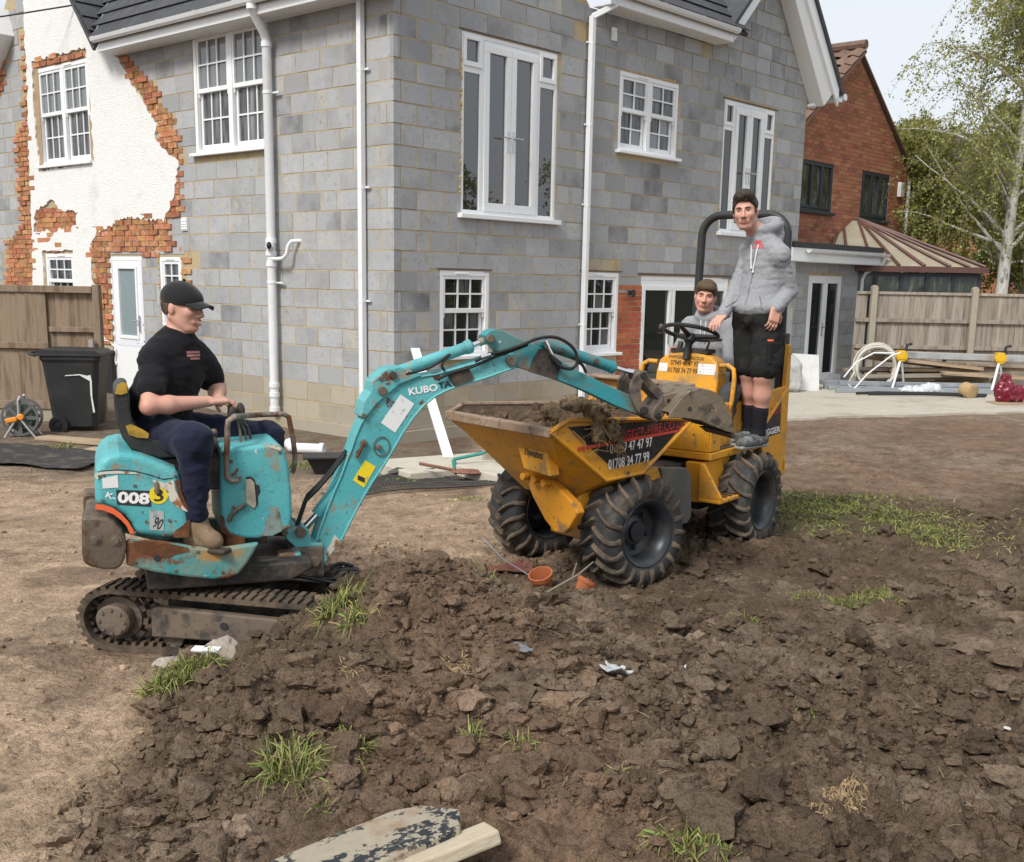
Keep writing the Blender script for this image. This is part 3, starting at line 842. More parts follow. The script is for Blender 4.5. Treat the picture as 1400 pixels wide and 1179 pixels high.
# ---------------------------------------------------------------- windows and doors
def sash_window(face, o, leaves, cols, rows, glass, sill=True, vent=True, depth=-.03):
    s0, s1, z0, z1 = o
    fm = MB(); fw = .06
    B = lambda mb, a, b, c, d, e, f: fbox(mb, face, a, b, c, d, e, f)
    D0, D1 = depth - .06, depth + .028
    B(fm, s0, s1, D0, D1, z1 - fw, z1); B(fm, s0, s1, D0, D1, z0, z0 + .05)
    B(fm, s0, s0 + fw, D0, D1, z0 + .05, z1 - fw); B(fm, s1 - fw, s1, D0, D1, z0 + .05, z1 - fw)
    W = (s1 - s0 - 2 * fw - (leaves - 1) * .09) / leaves
    frm = None; bars = []; panes = []; sashes = []
    for k in range(leaves):
        a = s0 + fw + k * (W + .09); b = a + W
        if k: B(fm, a - .09, a, D0, D1 - .002, z0 + .05, z1 - fw)
        zm = z0 + (z1 - z0) * (.52 if leaves > 1 else .53)
        for up in (True, False):
            q0, q1 = (zm - .02, z1 - fw) if up else (z0 + .05, zm + .015)
            da, db = (depth - .02, depth + .018) if up else (depth - .055, depth - .022)
            st = .038; sb = MB()
            aa, bb = (a, b) if up else (a + .015, b - .015)
            B(sb, aa, aa + st, da, db, q0, q1); B(sb, bb - st, bb, da, db, q0, q1)
            B(sb, aa + st, bb - st, da, db, q1 - st, q1); B(sb, aa + st, bb - st, da, db, q0, q0 + (.055 if up else .06))
            sashes.append(sb)
            p0, p1, r0, r1 = aa + st, bb - st, q0 + (.055 if up else .06), q1 - st
            gb = MB()
            for i in range(1, cols): x = p0 + (p1 - p0) * i / cols; B(gb, x - .010, x + .010, db - .016, db - .002, r0, r1)
            for j in range(1, rows): z = r0 + (r1 - r0) * j / rows; B(gb, p0, p1, db - .017, db - .003, z - .010, z + .010)
            bars.append(gb)
            for i in range(cols):
                for j in range(rows):
                    pm = MB(); e = .0
                    B(pm, p0 + (p1 - p0) * i / cols + e, p0 + (p1 - p0) * (i + 1) / cols - e, da + .004, da + .012, r0 + (r1 - r0) * j / rows, r0 + (r1 - r0) * (j + 1) / rows)
                    panes.append(pm)
            if up:
                for hx in (aa + .012, bb - .034): B(sb, hx, hx + .022, da, db - .004, q0 - .055, q0 - .001)
    if vent:
        B(fm, s0 + (s1 - s0) * .3, s0 + (s1 - s0) * .3 + .22, D1, D1 + .012, z1 - .04, z1 - .022)
    w = fm.build('window', m_upvc, house, bevel=.005)
    for x in sashes: x.build('sash', m_upvc, w, bevel=.004)
    for x in bars: x.build('glazing_bar', m_upvc, w)
    for i, x in enumerate(panes): x.build('pane', glass[i % len(glass)], w)
    if sill:
        sm = MB(); B(sm, s0 - .05, s1 + .05, D1 - .03, .075, z0 - .035, z0 + .006); sm.build('sill', m_upvc, w, bevel=.006)
    return w
g1, g2, g3 = m_glass, m_glassgrey, m_glasscurt
sash_window('L', OPEN_L[0], 2, 3, 2, [g2] * 6 + [g3] * 6)
sash_window('L', OPEN_L[1], 2, 3, 2, [g2] * 6 + [g3] * 6)
sash_window('L', OPEN_L[3], 1, 2, 2, [g3], sill=False)
sash_window('L', OPEN_L[4], 1, 3, 2, [g3, g1], sill=False)
sash_window('R', OPEN_R[1], 1, 3, 2, [g1, g1, g1, g3])
sash_window('R', OPEN_R[2], 1, 3, 2, [g1, g1, g3, g1])
sash_window('R', OPEN_R[3], 2, 2, 2, [g2, g3, g3, g2, g3, g3])

def glazed(face, name, o, cells, frame_w, depth, bars=(), handles=(), sill=True, th=.06, mat=None):
    """cells: (s0,s1,z0,z1,glass, leaf border)"""
    s0, s1, z0, z1 = o
    fm = MB(); D0, D1 = depth - .06, depth + .02
    fbox(fm, face, s0, s1, D0, D1, z1 - frame_w, z1); fbox(fm, face, s0, s1, D0, D1, z0, z0 + frame_w)
    fbox(fm, face, s0, s0 + frame_w, D0, D1, z0 + frame_w, z1 - frame_w); fbox(fm, face, s1 - frame_w, s1, D0, D1, z0 + frame_w, z1 - frame_w)
    for a, b, c, d in bars: fbox(fm, face, a, b, D0, D1 - .003, c, d)
    mat = mat or m_upvc
    w = fm.build(name, mat, house, bevel=.005)
    for (a, b, c, d, g, bd) in cells:
        if bd:
            lm = MB()
            fbox(lm, face, a, b, depth - .03, depth + .032, d - bd, d); fbox(lm, face, a, b, depth - .03, depth + .032, c, c + bd * 1.15)
            fbox(lm, face, a, a + bd, depth - .03, depth + .032, c + bd * 1.15, d - bd); fbox(lm, face, b - bd, b, depth - .03, depth + .032, c + bd * 1.15, d - bd)
            lm.build('leaf_frame', mat, w, bevel=.005)
        pm = MB(); fbox(pm, face, a + bd, b - bd, depth - .012, depth - .002, c + bd * 1.1, d - bd); pm.build('pane', g, w)
    for (s, z, dirn) in handles:
        hm = MB(); fbox(hm, face, s - .014, s + .014, depth + .033, depth + .042, z - .12, z + .12)
        hm.tube([F(face)(s, depth + .04, z + .04), F(face)(s, depth + .08, z + .04), F(face)(s + dirn * .12, depth + .085, z + .038)], .010, 8)
        hm.build('handle', m_handle, w)
    if sill:
        sm = MB(); fbox(sm, face, s0 - .05, s1 + .06, D1 - .02, .07, z0 - .05, z0 + .004); sm.build('sill', m_upvc, w, bevel=.006)
    return w
def french(o, g):
    s0, s1, z0, z1 = o; W = s1 - s0
    a, b = s0 + W * .205, s1 - W * .205; m = (a + b) / 2; fw = .05
    zt = z1 - .40
    cells = [(s0 + .03, a - .012, zt + .03, z1 - .03, g, .05), (b + .012, s1 - .03, zt + .03, z1 - .03, g, .05),
             (s0 + .045, a - .03, z0 + .05, zt - .03, g, .0), (b + .03, s1 - .045, z0 + .05, zt - .03, g, .0),
             (a + .035, m - .003, z0 + .05, z1 - .09, g, .085), (m + .003, b - .035, z0 + .05, z1 - .09, g, .085)]
    bars = [(a - .035, a + .035, z0 + fw, z1 - fw), (b - .035, b + .035, z0 + fw, z1 - fw), (s0 + fw, a - .035, zt - .035, zt + .035), (b + .035, s1 - fw, zt - .035, zt + .035), (a + .035, b - .035, z1 - .09, z1 - fw)]
    return glazed('R', 'french_window', o, cells, fw, -.03, bars, [(m - .045, z0 + .88, -1), (m + .045, z0 + .88, 1)])
m_fw1 = M('french_glass', (.022, .024, .026), .012, ior=2.4)
m_fw2 = M('french_glass_dark', (.014, .017, .011), .015, ior=1.9)
french(OPEN_R[0], m_fw1); french(OPEN_R[4], m_fw2)
o = OPEN_R[5]
pw = (o[1] - o[0]) / 3
glazed('R', 'patio_door', o, [(o[0] + .05 + i * pw * .97, o[0] + .03 + (i + 1) * pw * .97, o[2] + .05, o[3] - .13, m_glass, .07) for i in range(3)], .06, -.03, [(o[0] + .06, o[1] - .06, o[3] - .13, o[3] - .06)], [(o[0] + pw - .05, 1.0, -1)], sill=False)
# lead coloured trickle strip above the patio door and the foam round the small window
def foam(face, s, z, w_, h_):
    mb = MB(); n_ = max(2, int(max(w_, h_) / .028))
    for i in range(n_):
        t = (i + rnd.random()) / n_
        if rnd.random() < .22 and n_ > 6: continue
        r_ = rnd.uniform(.010, .024)
        mb.ball(F(face)(s + (w_ * t if w_ > h_ else w_ / 2 + rnd.uniform(-.006, .006)), -.012, z + (h_ * t if h_ >= w_ else h_ / 2 + rnd.uniform(-.006, .006))), (r_ * 1.2, r_, r_ * 1.2), 7, 5)
    tag(mb.build('foam_seal', m_foam, house), kind='stuff')
for a_ in ((5.435, 3.6, .03, .85), (4.05, 4.53, 1.35, .035), (4.5, 3.45, .09, .04), (5.05, 3.44, .10, .04), (1.03, 2.7, .012, 1.6), (6.64, 2.58, .03, .4)): foam('R', *a_)
for a_ in ((6.235, .6, .03, 1.4), (4.84, 1.1, .03, .9), (4.265, 1.1, .03, .9)): foam('L', *a_)
# white side door with film strips
d0 = OPEN_L[2]
door = glazed('L', 'door', d0, [(d0[0] + .16, d0[1] - .20, .82, d0[3] - .14, m_frosted, .045)], .07, -.03, [(d0[0] + .07, d0[0] + .16, .17, d0[3] - .07), (d0[1] - .20, d0[1] - .07, .17, d0[3] - .07), (d0[0] + .16, d0[1] - .20, .17, .82), (d0[0] + .16, d0[1] - .20, d0[3] - .14, d0[3] - .07)], [(d0[0] + .12, 1.05, 1)], sill=False)
mb = MB(); fbox(mb, 'L', d0[0] + .012, d0[0] + .068, -.009, -.006, .3, 1.95); fbox(mb, 'L', d0[1] - .068, d0[1] - .012, -.009, -.006, .2, 1.95); fbox(mb, 'L', d0[0] + .09, d0[1] - .09, -.0125, -.009, .72, .80)
mb.build('protective_film', m_tape, door)
# lintels
mb = MB(); fbox(mb, 'L', 4.2, 6.35, -.02, .004, 2.03, 2.25); mb.build('lintel', m_block, house)
mb = MB(); fbox(mb, 'R', 4.62, 7.2, -.02, .006, 1.872, 1.90); fbox(mb, 'R', 3.30, 4.25, -.02, .006, 1.90, 1.915); fbox(mb, 'R', .67, 1.60, -.02, .006, 1.87, 1.885); fbox(mb, 'R', 1.0, 2.80, -.02, .006, 4.54, 4.555); fbox(mb, 'R', 6.6, 8.27, -.02, .006, 4.50, 4.513); mb.build('lintel', M('rusty_lintel', (.12, .085, .07), .8), house)

# ---------------------------------------------------------------- gutters, soffits, pipes
def gutter(face, s0, s1, d, z, name='gutter'):
    prof = [(.0, .0), (.018, -.045), (.06, -.068), (.10, -.045), (.118, .0), (.108, .0), (.092, -.038), (.06, -.056), (.027, -.038), (.010, .0)]
    f = F(face); mb = MB(); mb.prism([(u, w) for u, w in prof], lambda u, v, w: f(w, d + u, z + v), s0, s1)
    k = int((s1 - s0) / .8)
    for i in range(k + 1):
        s = s0 + .1 + i * (s1 - s0 - .2) / max(1, k); mb.prism([(u * 1.05 - .003, w * 1.08 + .004) for u, w in prof], lambda u, v, w: f(w, d + u, z + v), s, s + .05)
    return mb.build(name, m_pipe, house)
def eaves(face, s0, s1, z, over=.30):
    mb = MB(); fbox(mb, face, s0, s1, over, over + .02, z, z + .19); mb.build('fascia', m_upvc, house)
    mb = MB()
    for i in range(3): fbox(mb, face, s0, s1, .004 + i * over / 3, over / 3 * (i + 1) - .004 + .004, z - .008, z + .004)
    mb.build('soffit', m_soffit, house)
    gutter(face, s0 - .02, s1 + .02, over + .022, z + .17)
eaves('L', -.28, 5.62, 4.72)
eaves('R', 3.42, 6.33, 5.20, .28)
def pipe(name, pts, r, clips=(), face='R', square=False):
    mb = MB()
    if square:
        for a, b in zip(pts, pts[1:]):
            T = axis_frame(a, b); L_ = (Vector(b) - Vector(a)).length; mb.box(-r, r, -r, r, -.01, L_ + .01, T=T)
    else: mb.tube(pts, r, 14)
    p = mb.build(name, m_pipe, house, bevel=.006 if square else 0)
    if clips:
        for (s, d, z) in clips:
            c = MB(); f = F(face)
            c.lathe([(r * 1.0, -.022), (r * 1.16, -.02), (r * 1.16, .02), (r * 1.0, .022)], 14, T=TR(f(s, d, z)))
            q = f(s + .10, d * .4, z); c.box(-.085, .0, -.01, .01, -.01, .01, T=np.array(Matrix.Translation(f(s + (.02 if face == 'R' else -.02), d * .5, z)) @ Matrix.Rotation(0 if face == 'R' else pi / 2, 4, 'Z')))
            c.build('pipe_clip', m_pipe, p)
    return p
f_ = F('L')
pipe('downpipe', [f_(.47, .06, 4.72), f_(.47, .06, .05)], .034, [(.47, .06, z) for z in (4.0, 2.75, 1.5)], 'L', square=True)
f_ = F('R')
pipe('downpipe', [f_(3.55, .30, 5.22), f_(3.34, .06, 5.06), f_(3.34, .06, .05)], .034, [(3.34, .06, z) for z in (4.75, 3.75, 2.75, 1.2)], 'R', square=True)
f_ = F('L')
soil = pipe('soil_pipe', [f_(2.02, .36, 5.0), f_(2.02, .36, 4.86), f_(2.04, .33, 4.76), f_(2.10, .14, 4.56), f_(2.115, .10, 4.48), f_(2.115, .10, .12)], .055)
mb = MB()
for z, k in ((4.80, 1.2), (4.44, 1.2), (2.18, 1.22), (2.03, 1.25), (1.90, 1.22), (.42, 1.2), (.30, 1.2), (.12, 1.25)):
    s, d = (2.02, .36) if z > 4.7 else (2.115, .10)
    mb = MB(); mb.lathe([(.054, -.03), (.055 * k, -.028), (.055 * k, .028), (.054, .03)], 16, T=TR(f_(s, d, z))); mb.build('pipe_joint', m_pipe, soil)
mb = MB()
mb.tube([f_(2.115, .10, 2.10), f_(2.06, .17, 2.12), f_(2.03, .19, 2.12)], .05, 12)
mb.build('inlet', m_pipe, soil); mb = MB()
mb.tube([f_(2.115, .10, 1.97), f_(1.98, .14, 1.96), f_(1.84, .13, 1.97), f_(1.78, .12, 2.02), f_(1.76, .11, 2.12), f_(1.73, .09, 2.17), f_(1.66, -.02, 2.18)], .024, 10)
mb.build('waste_pipe', m_pipe, soil)
for z in (3.9, 1.68):
    mb = MB(); mb.lathe([(.054, -.015), (.062, -.013), (.062, .013), (.054, .015)], 14, T=TR(f_(2.115, .10, z))); mb.box(-.012, .012, -.13, 0, -.01, .01, T=TR(f_(2.08, .05, z), (0, 0, 0))); mb.build('pipe_clip', m_pipe, soil)
mb = MB(); mb.ball(f_(2.02, .20, 2.12), (.03, .03, .045), 10, 7); mb.build('pipe_cap', m_black, soil)
# small vents
for face, s, z, w_, h_ in (('R', 3.86, 4.94, .11, .16), ('L', 4.15, 2.42, .13, .17)):
    mb = MB(); fbox(mb, face, s - w_ / 2, s + w_ / 2, .0, .022, z - h_ / 2, z + h_ / 2)
    for i in range(4): fbox(mb, face, s - w_ / 2 + .012, s + w_ / 2 - .012, .022, .032, z - h_ / 2 + .018 + i * .033, z - h_ / 2 + .030 + i * .033)
    mb.build('wall_vent', m_upvc, house, bevel=.002)
mb = MB(); mb.box(-.02, .02, -.09, .0, -.03, .03, T=TR(F('R')(4.42, .0, 1.62))); mb.tube([F('R')(4.42, .08, 1.66), F('R')(4.42, .08, 1.56)], .028, 8); mb.build('outside_lamp', m_black, house)

# ---------------------------------------------------------------- roofs
def roof_plane(name, O, U, Vv, rows, cols_fn, tw=.30, th=.27, mat=None, lift=.028, parent=None, wave=0.0):
    """tiles laid in courses on plane O + a*U + b*V, each course lapping the one below"""
    O, U, Vv = Vector(O), Vector(U).normalized(), Vector(Vv).normalized(); N = U.cross(Vv)
    if N.z < 0: N = -N
    mb = MB(); c0 = cols_fn(0); c1 = cols_fn(rows * th)
    under = [O + U * c0[0] - N * .02, O + U * c0[1] - N * .02, O + U * c1[1] + Vv * rows * th - N * .02, O + U * c1[0] + Vv * rows * th - N * .02]
    mb.add([tuple(p) for p in under] + [tuple(p - N * .05) for p in under], [(0, 1, 2, 3), (7, 6, 5, 4), (0, 4, 5, 1), (1, 5, 6, 2), (2, 6, 7, 3), (3, 7, 4, 0)])
    r = mb.build(name, mat, parent or house)
    meshes = {}
    for i in range(rows):
        a, b = cols_fn(i * th)
        s = a - (tw / 2 if i % 2 else 0)
        while s < b:
            x0, x1 = max(s, a), min(s + tw, b); s += tw
            if x1 - x0 < .04: continue
            w_ = round(x1 - x0, 3)
            if w_ not in meshes:
                t = MB(); g = .003
                if wave:
                    k = 6; pr = [(w_ * q / k, wave * (.5 - .5 * cos(2 * pi * q / k * (w_ / tw)))) for q in range(k + 1)]
                    poly = [(x, h_) for x, h_ in pr] + [(x, h_ - .012) for x, h_ in pr[::-1]]
                else: poly = [(g, .0), (g, .012), (w_ - g, .012), (w_ - g, .0)]
                def fn(u, v, w): p = U * u + Vv * w + N * (v + lift * (1 - w / (th * 1.15))); return tuple(p)
                t.prism(poly, fn, 0, th * 1.15)
                meshes[w_] = t.mesh('roof_tile', mat)
            o = bpy.data.objects.new('roof_tile', meshes[w_]); COL.objects.link(o); o.parent = r
            o.location = O + U * x0 + Vv * (i * th)
    return r
# main roof over the side eaves (falls towards -x), cut at the valley by the rendered gable's roof
roof_plane('roof', (-.40, 0, 4.87), (0, 1, 0), (.66, 0, .75), 5, lambda t: (-.3, 5.72 + .75 * t), mat=m_tile)
roof_plane('roof', (-.34, 5.72, 4.80), (1, 0, 0), (0, .62, .78), 6, lambda t: (.02, .06 + .7 * t), mat=m_tile)
# roof between the two front gables
roof_plane('roof', (0, -.38, 5.36), (1, 0, 0), (0, .72, .69), 7, lambda t: (3.3 - .5 * t, 6.62 + .55 * t), mat=m_tile)
mb = MB()
mb.tube([(-.36, 5.62, 4.93), (.9, 6.85, 6.35)], .02, 6); mb.build('valley_strip', m_lead, house)
# bargeboards and verges of the right front gable, and the tile edge above it
def barge(face, a, b, wd=.24, d0=.26, d1=.30, name='bargeboard', mat=None):
    (s0, z0), (s1, z1) = a, b; f = F(face); mb = MB()
    mb.prism([(s0, z0), (s1, z1), (s1, z1 - wd), (s0, z0 - wd)], lambda u, v, w: f(u, w, v), d0, d1); return mb.build(name, mat or m_upvc, house)
GA = (7.92, 7.02)
barge('R', GA, (9.72, 5.02), .30); barge('R', GA, (6.36, 5.45), .22)
mb = MB(); fr2 = F('R')
mb.prism([GA, (9.72, 5.02), (9.30, 4.68), (7.92, 6.36)], lambda u, v, w: fr2(u, w, v), .006, .258); mb.build('soffit', m_soffit, house)
mb = MB(); mb.prism([(7.92, 7.10), (9.84, 4.97), (9.80, 4.90), (7.92, 7.02)], lambda u, v, w: fr2(u, w, v), -2.5, .34); mb.prism([(7.92, 7.10), (6.22, 5.40), (6.26, 5.36), (7.92, 7.02)], lambda u, v, w: fr2(u, w, v), -2.5, .34); mb.build('verge', m_tile, house)
mb = MB(); mb.box(9.66, 9.86, -.30, 1.0, 4.80, 4.86); mb.tube([(9.9, -.34, 4.88), (9.9, 1.5, 4.88)], .055, 10); mb.tube([(9.30, -.10, 4.72), (9.30, .02, 4.70)], .045, 10); mb.build('gutter', m_pipe, house)
# rake of the rendered gable and the far soffit
barge('L', (5.78, 4.86), (7.9, 7.30), .10, .02, .06, 'bargeboard', m_soffit)
mb = MB(); fL2 = F('L'); mb.prism([(8.75, 5.35), (10.4, 3.9), (10.4, 4.4), (8.9, 5.75)], lambda u, v, w: fL2(u, w, v), .0, .3); mb.build('soffit', m_upvc, house)

# ================================================================ BACKGROUND BUILDINGS, FENCES, TREES
_ca, _sa = cos(HA), sin(HA)
def hw(lx, ly, z=0.0): return (HX + lx * _ca - ly * _sa, HY + lx * _sa + ly * _ca, z)
_F0 = F
def F(face):
    if face == 'E': return lambda s, d, z: (s, .3 - d, z)
    if face == 'N': return lambda s, d, z: (s, 1.0 - d, z)
    return _F0(face)
def adopt(thing, lx, ly, *objs):
    for o in objs:
        o.parent = thing; o.location = Vector(o.location) - Vector((lx, ly, 0))
def kids_before(): return set(house.children)

# patio slab
mb = MB()
edge = ragged([(3.2, .06), (3.2, -1.0), (4.6, -2.05), (6.0, -2.75), (8.6, -4.1), (12.5, -6.4), (15.5, -5.0), (14.5, -1.2), (12.3, .06)], .25, .07, 4)
mb.prism(edge, lambda u, v, w: hw(u, v, w), -.10, .018)
tag(mb.build('patio', M('patio_concrete', (.47, .43, .36), .95, var=[(1.2, (.36, .31, .24), .5, .7), (6, (.55, .52, .46), .55, .7), (40, (.85,), .5, .7)], bump=[(30, .006)])), 'pale concrete patio behind the grey house', kind='structure')

# ---- grey block extension
ext = empty('garden_room', hw(10.7, .3), HA, 'low grey block extension with flat roof and white double doors', 'extension')
before = kids_before()
EO = (10.28, 11.58, .03, 1.95)
wb = wall_cells('E', 9.2, 12.25, -.1, 2.22, [EO], -.2, -.008).build('wall', m_mortar, house)
bl = {}
for i in range(0, 11):
    z1 = 2.22 - .225 * i; z0 = max(-.05, z1 - .215); js = [9.2 + (.225 if i % 2 else 0)]
    if i % 2: js = [9.2] + js
    while js[-1] < 12.25: js.append(min(12.25, js[-1] + .45))
    for a, b in zip(js, js[1:]):
        for c, d in clip_spans(a + .004, b - .005, z0, z1, [EO]):
            k = (round(d - c, 3), round(z1 - z0, 3))
            if k not in bl:
                q = MB(); fbox(q, 'R', 0, d - c, -.06, 0, 0, z1 - z0); bl[k] = q.mesh('concrete_block', m_block)
            o = bpy.data.objects.new('concrete_block', bl[k]); COL.objects.link(o); o.parent = wb; o.location = (c, .3 - rnd.uniform(-.002, .003), z0)
mb = MB(); mb.box(12.05, 12.25, .31, 3.2, -.1, 2.22); mb.build('wall', m_redbrick, house)
m_ = (EO[0] + EO[1]) / 2
dr = glazed('E', 'double_door', EO, [(EO[0] + .05, m_ - .003, .07, EO[3] - .05, m_glass, .085), (m_ + .003, EO[1] - .05, .07, EO[3] - .05, m_glass, .085)], .055, -.03, (), [(m_ - .045, .98, -1)], sill=False)
mb = MB(); fbox(mb, 'E', EO[0] - .05, EO[1] + .08, .05, .07, .02, .13); mb.build('protective_film', m_tape, dr)
mb = MB(); fbox(mb, 'E', 9.0, 12.55, .30, .325, 2.18, 2.40); mb.build('fascia', m_upvc, house)
mb = MB(); mb.box(9.02, 12.5, -.02, 3.4, 2.17, 2.19); mb.build('soffit', m_soffit, house)
mb = MB(); mb.box(9.0, 12.55, -.05, 3.4, 2.405, 2.50); mb.build('roof', m_black, house, bevel=.01)
g_ = F('E'); prof = [(.0, .0), (.018, -.045), (.06, -.068), (.10, -.045), (.118, .0), (.108, .0), (.092, -.038), (.06, -.056), (.027, -.038), (.010, .0)]
mb = MB(); mb.prism(prof, lambda u, v, w: g_(w, .327 + u, 2.385 + v), 9.45, 12.65)
for i in range(6): mb.prism([(u * 1.06 - .003, w * 1.1 + .004) for u, w in prof], lambda u, v, w: g_(w, .327 + u, 2.385 + v), 9.6 + i * .55, 9.65 + i * .55)
mb.build('gutter', m_pipe, house)
mb = MB(); mb.tube([g_(12.5, .39, 2.32), g_(12.5, .36, 2.2), g_(12.32, .10, 2.02), g_(12.3, .06, 1.9), g_(12.3, .06, .05)], .035, 10); mb.build('downpipe', m_pipe, house)
adopt(ext, 10.7, .3, *[o for o in house.children if o not in before])

# ---- neighbour's brick house
nei = empty('brick_house', hw(12.94, 1.0), HA, 'red brick house with a plain gable and dark framed windows beyond the grey house', 'house')
before = kids_before()
NW = [(11.02, 12.32, 3.16, 4.09), (13.58, 14.86, 3.12, 4.09)]
NG = [(10.07, 4.22), (15.80, 4.22), (12.94, 6.24)]
wn = wall_cells('N', 10.07, 15.80, -.1, 4.22, NW, -.25, -.006)
wn.prism(NG, lambda u, v, w: F('N')(u, w, v), -.25, -.006)
wn = wn.build('wall', m_nmortar, house)
mb = MB(); mb.box(15.6, 15.8, 1.25, 9, -.1, 4.2); mb.build('wall', m_nbrick, house)
q = MB(); fbox(q, 'R', 0, .213, -.05, 0, 0, .063); nbm = q.mesh('brick', m_nbrick)
nrest = MB(); cnt = 0
rows = list(range(int((6.2 - 1.9) / .075)))
for r_ in rows:
    z = 6.17 - r_ * .075
    if z > 4.22: xa, xb = 10.07 + (z + .07 - 4.22) / 2.02 * 2.87, 15.80 - (z + .07 - 4.22) / 2.02 * 2.86
    else: xa, xb = 10.07, 15.80
    x = 10.07 - (.1125 if r_ % 2 else 0)
    while x < xb:
        for c, d in clip_spans(max(x, xa), min(x + .213, xb), z, z + .063, NW, .02):
            if d - c < .03: continue
            if c > 11.4 and d - c > .21 and cnt < 300 and (r_ * 7 + int(x * 10)) % 3 == 0:
                o = bpy.data.objects.new('brick', nbm); COL.objects.link(o); o.parent = wn; o.location = (c, 1.0 - rnd.uniform(-.002, .003), z); cnt += 1
            else: fbox(nrest, 'N', c, d, -.05, rnd.uniform(-.002, .003), z, z + .063)
        x += .225
tag(nrest.build('brick', m_nbrick, wn, recalc=False), 'remaining bricks of the gable', kind='stuff')
m_dark = M('dark_window_frame', (.030, .036, .045), .35)
m_nglass = M('neighbour_glass', (.035, .042, .03), .05, spec=.6, stretch=(1, 1, .2), var=[(8, (.14, .14, .12), .5, .62)])
for a, b, c, d in NW:
    w3 = (b - a - .10) / 3
    glazed('N', 'window', (a, b, c, d), [(a + .05 + i * w3, a + .05 + (i + 1) * w3, c + .05, d - .05, m_nglass, .05) for i in range(3)], .05, -.03, [(a + .05 + i * w3 - .02, a + .05 + i * w3 + .02, c + .05, d - .05) for i in (1, 2)], (), True, mat=m_dark)
for o in [o for o in house.children if o not in before and o.name.startswith('window')]:
    for k in o.children:
        if k.name.startswith('sill'): k.data.materials[0] = m_dark
m_ntile = M('brown_pantile', (.19, .115, .085), .85, rand=.2, var=[(5, (.11, .08, .06), .5, .7)], bump=[(60, .003)])
roof_plane('roof', (9.9, .80, 4.12), (0, 1, 0), (2.99, 0, 2.11), 11, lambda t: (0, 6.5), tw=.30, th=.335, mat=m_ntile, wave=.045)
mb = MB(); mb.prism([(12.94, 6.31), (15.96, 4.18), (15.96, 4.13), (12.94, 6.26)], lambda u, v, w: (u, w, v), .92, 9); mb.build('roof', m_ntile, house)
mb = MB(); mb.tube([(12.94, .82, 6.34), (12.94, 8, 6.34)], .09, 8); mb.build('ridge_tile', m_ntile, house)
mb = MB(); fbox(mb, 'N', 15.28, 15.46, 0, .08, 3.66, 3.96); mb.build('alarm_box', m_upvc, house, bevel=.01)
mb = MB(); mb.tube([F('N')(15.72, .06, 4.05), F('N')(15.72, .06, .1)], .035, 8); mb.ball(F('N')(15.3, .08, 2.62), (.07, .07, .06)); mb.build('downpipe', m_pipe, house)
adopt(nei, 12.94, 1.0, *[o for o in house.children if o not in before])

# ---- conservatory beyond the fence
con = empty('conservatory', (7.7, 23.0, 0), 0, 'low conservatory with cream panels and maroon rafters beyond the fence', 'conservatory')
m_poly = M('cream_polycarbonate', (.31, .275, .20), .45, var=[(2, (.40, .35, .26), .5, .7)])
m_maroon = M('maroon_rafter', (.125, .060, .050), .5, var=[(6, (.10, .05, .04), .5, .7)])
CX = Vector((-7.7, -23.0, 0))
ap = Vector((6.85, 23.4, 3.10)); A = [Vector((5.9, 22.05, 2.17)), Vector((8.95, 22.05, 2.17)), Vector((8.95, 24.6, 2.17)), Vector((5.9, 24.6, 2.17))]
ap2 = Vector((6.55, 23.4, 3.10))
for tri in ([A[0], A[1], ap, ap2], [A[1], A[2], ap], [A[3], A[0], ap2]):
    mb = MB(); t = [tuple(p + CX) for p in tri]; n = len(t); mb.add(t + [(x, y, z - .03) for x, y, z in t], [list(range(n)), list(range(n, 2 * n))[::-1]] + [[i, (i + 1) % n, n + (i + 1) % n, n + i] for i in range(n)]); mb.build('roof_panel', m_poly, con)
fs_ = [0.0, .14, .30, .46, .62, .78, .90, 1.0]
for i, f in enumerate(fs_):
    p = A[0].lerp(A[1], f); tq = ap2 if f < .2 else ap
    mb = MB(); mb.tube([p + CX + Vector((0, -.05, .01)), tq + CX + Vector((0, 0, .02))], .030, 6); mb.build('rafter', m_maroon, con)
for f in (.33, .66, 1.0):
    mb = MB(); mb.tube([A[1].lerp(A[2], f) + CX, ap + CX], .030, 6); mb.build('rafter', m_maroon, con)
mb = MB(); mb.tube([ap2 + CX, ap + CX], .05, 8); mb.build('ridge', m_maroon, con)
mb = MB(); mb.box(-1.9, 1.32, -1.02, -.93, 2.06, 2.17); mb.box(1.25, 1.33, -.93, 1.6, 2.06, 2.17); mb.build('gutter', m_maroon, con)
mb = MB(); mb.box(-1.8, 1.22, -.90, -.84, 1.98, 2.05); mb.box(-1.8, 1.22, -.90, -.84, 1.48, 1.56); mb.box(-1.8, 1.22, -.89, -.84, 0, 1.0)
for i in range(7): mb.box(-1.8 + i * .5 - .035, -1.8 + i * .5 + .035, -.905, -.84, 1.0, 1.98)
mb.box(1.16, 1.22, -.84, 1.6, 0, 2.05)
mb.build('frame', m_dark, con)
for i in range(6):
    mb = MB(); mb.box(-1.765 + i * .5, -1.335 + i * .5, -.875, -.865, 1.56, 1.98); mb.build('pane', m_nglass, con)
    mb = MB(); mb.box(-1.765 + i * .5, -1.335 + i * .5, -.875, -.865, 1.0, 1.48); mb.build('pane', m_nglass, con)

